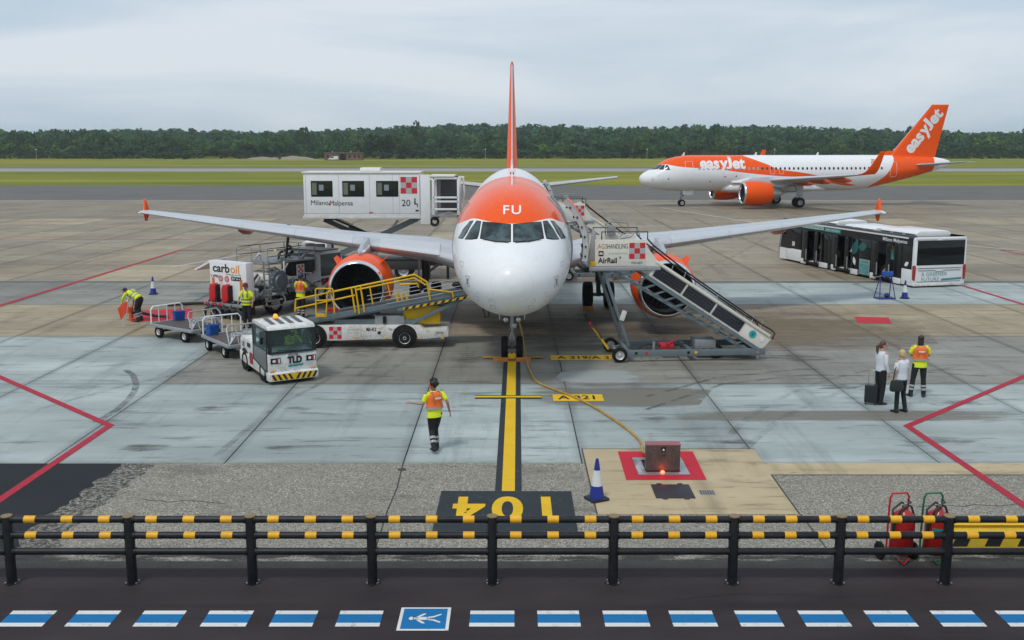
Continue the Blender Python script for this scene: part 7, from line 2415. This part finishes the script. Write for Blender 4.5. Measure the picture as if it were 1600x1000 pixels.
# ---- wheeled fire extinguishers behind the fence
def extinguisher(label, x, y, fm, plate):
    t = thing('wheeled_extinguisher', label, 'extinguisher', (x, y, 0), R(8), 'wheeled fire extinguishers by the fence')
    BODY = M('extinguisher_red', (.42, .015, .012), .35, dirt=.35, coat=.3)
    MB().lathe([(.0, .02), (.0, .14), (.05, .195), (.60, .195), (.72, .165), (.79, .08), (.83, .05), (.86, .05)], (0, 0, .16), (0, -.08, 1), 28).build('cylinder', BODY, t, smooth=50)
    f = MB()
    f.path([(-.17, .16, .14), (-.17, .14, .95), (-.17, .12, 1.12), (-.13, .12, 1.19), (.13, .12, 1.19), (.17, .12, 1.12), (.17, .14, .95), (.17, .16, .14)], .018, 8)
    f.tube((-.17, .16, .2), (.17, .16, .2), .016, n=8)
    f.path([(-.10, -.14, .12), (0, -.16, .02), (.10, -.14, .12)], .014, 6)
    f.build('trolley_frame', fm, t)
    for s in (-1, 1):
        wheel(t, (s * .28, .17, .155), .155, .07, rimr=.5, rim=DARK)
    MB().path([(0, -.1, 1.02), (-.14, -.18, .98), (-.22, -.15, .75), (-.21, -.12, .5), (-.20, -.05, .75), (-.18, 0, .95), (0, .05, 1.05), (.16, 0, .98), (.2, -.05, .8)], .020, 8).build('hose', HOSE, t)
    MB().tube((0, -.08, .98), (0, -.09, 1.08), .03, n=10).build('valve', GALV, t)
    MB().path([(0, -.09, 1.06), (.08, -.12, 1.10), (.02, -.1, 1.16)], .014, 6).build('valve_lever', BLACK, t)
    m_ = MB()
    rg = []
    for z, r in ((.50, .2), (.68, .2)):
        rg.append([(.2 * math.sin(a), -.2 * math.cos(a) - .08 * (z - .16), z) for a in [R(-50 + 10 * k) for k in range(11)]])
    m_.add([Vector(p) for p in rg[0]] + [Vector(p) for p in rg[1]], [(k, k + 1, k + 12, k + 11) for k in range(10)]).build('label_plate', plate, t, fix=False)
    if plate is not TEALSIGN:
        text_part('lettering', 'AL 50', .06, WHITESIGN, t, plane_fn((.03, -.238, .60), (1, 0, 0), (0, -.08, 1)), .002, width=.14)
    return t
extinguisher('wheeled fire extinguisher with red trolley frame behind the fence', 6.66, 16.80, RED, M('extinguisher_label', (.36, .02, .02), .5))
extinguisher('wheeled fire extinguisher with green trolley frame behind the fence', 7.24, 16.80, M('trolley_green', (.01, .16, .06), .45), TEALSIGN)

# ---- yellow and black barrier block
bb = thing('concrete_barrier', 'yellow barrier block with black slanted stripes behind the fence', 'barrier', (9.45, 17.65, 0))
bb.scale = (1, 1, .88)
MB().prism([(-.30, 0), (-.30, .36), (-.16, .40), (-.16, .46), (.16, .46), (.16, .40), (.30, .36), (.30, 0)], lambda u, v, w: (w, u, v), -1.75, 1.75).build('barrier_body', M('barrier_yellow', (.70, .48, .03), .6, dirt=.5, dcol=(.3, .2, .05)), bb, bevel=.015)
for k in range(6):
    x = -1.66 + k * .58
    quad('black_stripe', BLACKSIGN, bb, [(x, -.304, .06), (x + .27, -.304, .06), (x + .36, -.304, .33), (x + .09, -.304, .33)])
MB().b2(-1.76, 1.76, -.20, .20, .458, .475).build('top_strip', YELLOW, bb, bevel=.005)
for x in (-1.35, -.1, 1.2):
    MB().b2(x - .06, x + .06, -.03, .03, .474, .482).build('lifting_slot', DARK, bb)
# ================================================================== FAR BACKGROUND: woods, hut, mound, haze
def leaf_mat(name):
    m, nt, b = new_mat(name)
    at = nt.nodes.new('ShaderNodeAttribute')
    at.attribute_name = 'tint'
    n = noise(nt, 0.6, 3, 0.6, world_pos=True)
    c = mixc(nt, math_n(nt, 'MULTIPLY', n, 0.5), at.outputs['Color'], (0.018, 0.046, 0.018))
    L(nt, c, b.inputs['Base Color'])
    b.inputs['Roughness'].default_value = 0.85
    b.inputs['Specular IOR Level'].default_value = 0.08
    tl = nt.nodes.new('ShaderNodeBsdfTranslucent')
    L(nt, c, tl.inputs['Color'])
    mx = nt.nodes.new('ShaderNodeMixShader')
    mx.inputs[0].default_value = 0.25
    L(nt, b.outputs[0], mx.inputs[1])
    L(nt, tl.outputs[0], mx.inputs[2])
    L(nt, mx.outputs[0], nt.nodes['Material Output'].inputs['Surface'])
    return m
LEAF = leaf_mat('broadleaf_foliage')
BARK = M('bark', (.07, .05, .035), .9, dirt=.4)
nr = np.random.default_rng(12)

def crown_proto(nq, size, lobes=7, flat=.8):
    """leaf clumps spread over several lobes inside a unit crown; returns quad corners (nq,4,3)"""
    lc = nr.normal(size=(lobes, 3)) * np.array([.42, .42, .30])
    lr = nr.uniform(.34, .58, lobes)
    k = nr.integers(0, lobes, nq)
    d = nr.normal(size=(nq, 3))
    d /= np.linalg.norm(d, axis=1)[:, None]
    rad = lr[k] * nr.uniform(.62, 1.08, nq)
    c = lc[k] + d * rad[:, None] * np.array([1, 1, flat])
    n = d + nr.normal(size=(nq, 3)) * .55
    n /= np.linalg.norm(n, axis=1)[:, None]
    a = np.cross(n, nr.normal(size=(nq, 3)))
    a /= np.linalg.norm(a, axis=1)[:, None]
    b = np.cross(n, a)
    s = size * nr.uniform(.6, 1.3, nq)[:, None]
    q = np.stack([c - a * s - b * s * .8, c + a * s - b * s * .5, c + a * s * .9 + b * s, c - a * s * .7 + b * s * .8], axis=1)
    return q

def foliage_object(name, quads, tints, parent=None, mat=LEAF):
    """quads (n,4,3), tints (n,3)"""
    n = len(quads)
    me = bpy.data.meshes.new(name)
    me.vertices.add(n * 4)
    me.vertices.foreach_set('co', quads.reshape(-1).astype(np.float32))
    me.loops.add(n * 4)
    me.loops.foreach_set('vertex_index', np.arange(n * 4, dtype=np.int32))
    me.polygons.add(n)
    me.polygons.foreach_set('loop_start', np.arange(0, n * 4, 4, dtype=np.int32))
    me.polygons.foreach_set('loop_total', np.full(n, 4, dtype=np.int32))
    me.update(calc_edges=True)
    at = me.attributes.new('tint', 'FLOAT_COLOR', 'FACE')
    at.data.foreach_set('color', np.concatenate([tints, np.ones((n, 1))], axis=1).reshape(-1).astype(np.float32))
    me.materials.append(mat)
    o = bpy.data.objects.new(name, me)
    COL.objects.link(o)
    if parent: o.parent = parent
    return o

GREENS = np.array([(.040, .110, .034), (.052, .130, .036), (.030, .088, .040), (.080, .160, .038), (.042, .112, .056), (.024, .070, .034)])
def tint_for(nq, base):
    return np.clip(base[None, :] * nr.uniform(.65, 1.35, (nq, 1)) * nr.uniform(.92, 1.08, (nq, 3)), 0, 1)

def hill_z(x, y):
    t = np.clip((y - 640) / 330, 0, 1)
    s = t * t * (3 - 2 * t)
    return s * (9.5 + 2.2 * np.sin(x * .0085 + .9) + 1.6 * np.sin(x * .021 + 2.0) + 2.5 * np.exp(-((x - 170) / 60.0) ** 2) + 2.0 * np.exp(-((x + 95) / 90.0) ** 2))

# hill terrain under the far wood
hx = np.linspace(-1100, 1100, 56)
hy = np.linspace(630, 1240, 26)
vs = [(float(x), float(y), float(hill_z(np.array(x), np.array(y)) - .1)) for y in hy for x in hx]
fs = [(j * 56 + i, j * 56 + i + 1, (j + 1) * 56 + i + 1, (j + 1) * 56 + i) for j in range(25) for i in range(55)]
hill = MB()
hill.v, hill.f = vs, fs
tag(hill.build('hill', M('forest_floor', (.035, .05, .018), .95)), kind='structure')

near_p = [crown_proto(230, .13, 8) for _ in range(6)]
far_p = [crown_proto(85, .21, 6) for _ in range(5)]
Q, T = [], []
for row, (y0, h0) in enumerate(((556, 7.6), (566, 8.6), (578, 9.4), (592, 10.2), (612, 11.0), (634, 11.6))):
    x = -470.0
    while x < 470:
        p = near_p[nr.integers(0, 6)]
        h = h0 * nr.uniform(.62, 1.25) * (1 + .18 * math.sin(x * .031 + row) + .12 * math.sin(x * .083)) * (1.3 if nr.random() < .06 else 1)
        w = nr.uniform(3.6, 6.6)
        y = y0 + nr.uniform(-6, 6)
        a = nr.uniform(0, 6.28)
        R_ = np.array([[math.cos(a), -math.sin(a), 0], [math.sin(a), math.cos(a), 0], [0, 0, 1]])
        q = p @ R_.T * np.array([w, w, h * .50]) + np.array([x, y, h * .54])
        if row < 2 and nr.random() < .25:
            q = p @ R_.T * np.array([w * .8, w * .8, h * .30]) + np.array([x, y, h * .28])
        Q.append(q)
        gsel = GREENS[int(np.clip(2.5 + 2.2 * math.sin(x * .023 + row * 1.7) + nr.normal() * 1.2, 0, 5))]
        T.append(tint_for(len(p), gsel * (1 + .35 * math.sin(x * .051 + 2 * row)) * np.array([1 + .25 * nr.random(), 1, 1])))
        x += nr.uniform(3.6, 7.6)
tag(foliage_object('forest', np.concatenate(Q), np.concatenate(T)), 'dark green belt of broadleaf trees beyond the runway', 'forest', kind='stuff')
Q, T = [], []
y = 655.0
while y < 985:
    x = -620.0 * y / 900 - 60
    while x < 620.0 * y / 900 + 60:
        p = far_p[nr.integers(0, 5)]
        w = nr.uniform(5.0, 8.5)
        h = nr.uniform(9, 14)
        yy = y + nr.uniform(-9, 9)
        a = nr.uniform(0, 6.28)
        R_ = np.array([[math.cos(a), -math.sin(a), 0], [math.sin(a), math.cos(a), 0], [0, 0, 1]])
        Q.append(p @ R_.T * np.array([w, w, h * .5]) + np.array([x, yy, float(hill_z(np.array(x), np.array(yy))) + h * .5]))
        T.append(tint_for(len(p), GREENS[nr.integers(0, 6)] * 1.12))
        x += nr.uniform(6.5, 11.5)
    y += 23
tag(foliage_object('hill_forest', np.concatenate(Q), np.concatenate(T)), 'hazy wooded ridge rising behind the nearer trees', 'forest', kind='stuff')
# rough scrub along the foot of the wood
Q, T = [], []
for k in range(300):
    x, yy = nr.uniform(-400, 400), nr.uniform(538, 552)
    p = far_p[nr.integers(0, 5)][:40]
    h = nr.uniform(.8, 2.2)
    Q.append(p * np.array([2.6, 2.2, h]) + np.array([x, yy, h * .6]))
    T.append(tint_for(len(p), np.array([.055, .085, .02])))
tag(foliage_object('scrub', np.concatenate(Q), np.concatenate(T)), 'low scrub along the foot of the far wood', 'scrub', kind='stuff')

# single trees and bushes that stand out from the wood
def far_tree(name, label, cat, x, y, h, w, col, nq=420, bush=False):
    t = thing(name, label, cat, (x, y, -.1))
    tr = MB().path([(0, 0, 0), (.1, 0, h * .25), (0, .1, h * .5), (.1, 0, h * .72)], [h * .035, h * .028, h * .02, h * .008], 8)
    for k in range(5):
        a = k * 1.26 + .3
        z0 = h * (.22 + .08 * k) * (.5 if bush else 1)
        tr.path([(0, 0, z0), (math.cos(a) * w * .35, math.sin(a) * w * .35, z0 + h * .18), (math.cos(a) * w * .6, math.sin(a) * w * .6, z0 + h * .30)], [h * .016, h * .010, h * .004], 6)
    tr.build('trunk', BARK, t)
    p = crown_proto(nq, .11, 11)
    q = p * np.array([w, w, h * (.5 if not bush else .55)]) + np.array([0, 0, h * (.56 if not bush else .48)])
    foliage_object('crown', q, tint_for(nq, np.array(col)), t)
    return t
far_tree('broad_tree', 'broad dark tree standing in front of the wood right of the brick hut', 'tree', -67, 533, 14.2, 8.2, (.018, .046, .016), 900)
far_tree('broad_tree', 'lower rounded tree beside the broad dark tree, towards the tail fin', 'tree', -56, 531, 10.5, 6.6, (.050, .078, .022), 500)
far_tree('bush', 'largest round bush at the foot of the wood, far left', 'bush', -163, 520, 5.2, 4.2, (.050, .085, .022), 260, True)
far_tree('bush', 'small bush standing at the left end of the sand mound', 'bush', -130, 512, 3.2, 2.0, (.045, .075, .02), 160, True)
far_tree('bush', 'wide low bush between the far left bush and the sand mound', 'bush', -178, 528, 4.2, 6.5, (.052, .09, .024), 260, True)
far_tree('bush', 'leftmost low bush at the foot of the wood', 'bush', -205, 522, 3.6, 4.6, (.045, .08, .022), 220, True)
far_tree('bush', 'small bush on the middle of the sand mound', 'bush', -113, 506, 2.4, 1.7, (.042, .07, .02), 140, True)

# pale mound of sand
vs, fs = [], []
for i in range(25):
    for j in range(9):
        u, v = i / 24, j / 8 * 2 - 1
        x, yy = -133 + 36 * u, 520 + 6 * v
        z = 1.9 * math.sin(math.pi * u) ** .7 * (1 - v * v) * (.8 + .25 * math.sin(u * 9 + 1) + .1 * math.sin(u * 31))
        vs.append((x, yy, z - .14))
fs = [(i * 9 + j, (i + 1) * 9 + j, (i + 1) * 9 + j + 1, i * 9 + j + 1) for i in range(24) for j in range(8)]
mo = MB()
mo.v, mo.f = vs, fs
tag(mo.build('sand_mound', M('sand', (.27, .24, .17), .95, dirt=.5, scale=.3)), 'pale sand mound in front of the trees left of the brick hut', 'mound')

# red-brown hut
ht = thing('brick_hut', 'low red brick hut with flat roof at the edge of the wood', 'hut', (-78.5, 488, -.1))
def brick_mat():
    m, nt, b = new_mat('hut_brick')
    br = nt.nodes.new('ShaderNodeTexBrick')
    br.inputs['Scale'].default_value = 4.0
    br.inputs['Color1'].default_value = (.20, .055, .035, 1)
    br.inputs['Color2'].default_value = (.15, .045, .032, 1)
    br.inputs['Mortar'].default_value = (.20, .13, .10, 1)
    L(nt, nt.nodes.new('ShaderNodeTexCoord').outputs['Object'], br.inputs['Vector'])
    L(nt, mixc(nt, .4, br.outputs['Color'], mixc(nt, noise(nt, .6, 4), (.22, .06, .04), (.10, .035, .03))), b.inputs['Base Color'])
    b.inputs['Roughness'].default_value = .9
    return m
BRK = brick_mat()
MB().b2(-8.7, -1.6, -2.5, 3, 0, 3.3).build('wall', BRK, ht)
MB().b2(1.4, 8.7, -2.5, 3, 0, 3.2).build('wall', BRK, ht)
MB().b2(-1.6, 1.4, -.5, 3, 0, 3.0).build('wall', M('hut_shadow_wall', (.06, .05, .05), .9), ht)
rfh = MB().b2(-9.0, 9.0, -2.9, 3.3, 3.3, 3.6).build('roof', M('hut_roof', (.13, .10, .09), .8), ht)
for x in (-5.4, 3.2):
    MB().b2(x - .2, x + .2, 0, .4, 3.6, 4.4).build('chimney', GALV, rfh)
for x in (-7.2, 3.0, 5.4, 7.4):
    wq = MB().b2(x - .55, x + .55, -2.56, -2.5, 1.2, 2.4).build('window', DARK, ht)
    MB().b2(x - .45, x + .45, -2.60, -2.56, 1.3, 2.3).build('pane', GLASS, wq)
MB().b2(-.5, .5, -.6, -.5, 0, 2.1).build('door', BLACK, ht)
vn = thing('white_van', 'small white van parked in front of the brick hut', 'van', (-82.6, 483.5, -.1))
MB().prism([(-2.2, .35), (-2.2, .9), (-1.5, 1.1), (-.9, 1.85), (2.1, 1.9), (2.2, .35)], lambda u, v, w: (u, w, v), -.85, .85).build('van_body', WHITE, vn, bevel=.08)
MB().prism([(-1.35, 1.15), (-.9, 1.75), (.2, 1.78), (.2, 1.15)], lambda u, v, w: (u, w, v), -.87, .87).build('van_window', GLASS, vn)
for x in (-1.4, 1.4):
    for yy in (-.8, .8):
        wheel(vn, (x, yy, .33), .33, .2, axis=(0, 1, 0))

# thin poles in the grass
for k, (x, yy) in enumerate(((-214, 470), (-12, 470), (62, 480), (118, 470), (176, 482), (236, 476), (-300, 480))):
    po = thing('marker_pole', ('thin pale pole before the wood, second from the left edge', 'thin pale pole before the wood just left of the tail fin', 'thin pale pole before the wood nearest right of the tail fin', 'thin pale pole before the wood left of the taxiing airliner nose', 'thin pale pole before the wood above the taxiing airliner windows', 'thin pale pole before the wood beside the taxiing airliner tail', 'leftmost thin pale pole before the wood')[k], 'pole', (x, yy, -.12), 0, 'poles before the wood')
    MB().tube((0, 0, 0), (0, 0, 5.0), .10, .07, 8).build('pole_shaft', GALV, po)
    MB().box((0, 0, 5.1), (.5, .4, .35)).build('pole_head', WHITE, po)

# air: even pale haze round the whole place
hz = MB().b2(-3100, 3100, -520, 3200, -1.3, 46).build('haze', None, smooth=0)
m = bpy.data.materials.new('haze_air')
m.use_nodes = True
m.node_tree.nodes.clear()
ou = m.node_tree.nodes.new('ShaderNodeOutputMaterial')
pv = m.node_tree.nodes.new('ShaderNodeVolumePrincipled')
pv.inputs['Color'].default_value = (.80, .88, .96, 1)
pv.inputs['Density'].default_value = .00016
pv.inputs['Anisotropy'].default_value = .1
m.node_tree.links.new(pv.outputs[0], ou.inputs['Volume'])
hz.data.materials.append(m)
tag(hz, 'pale even haze in the air over the airfield', 'haze', kind='stuff')
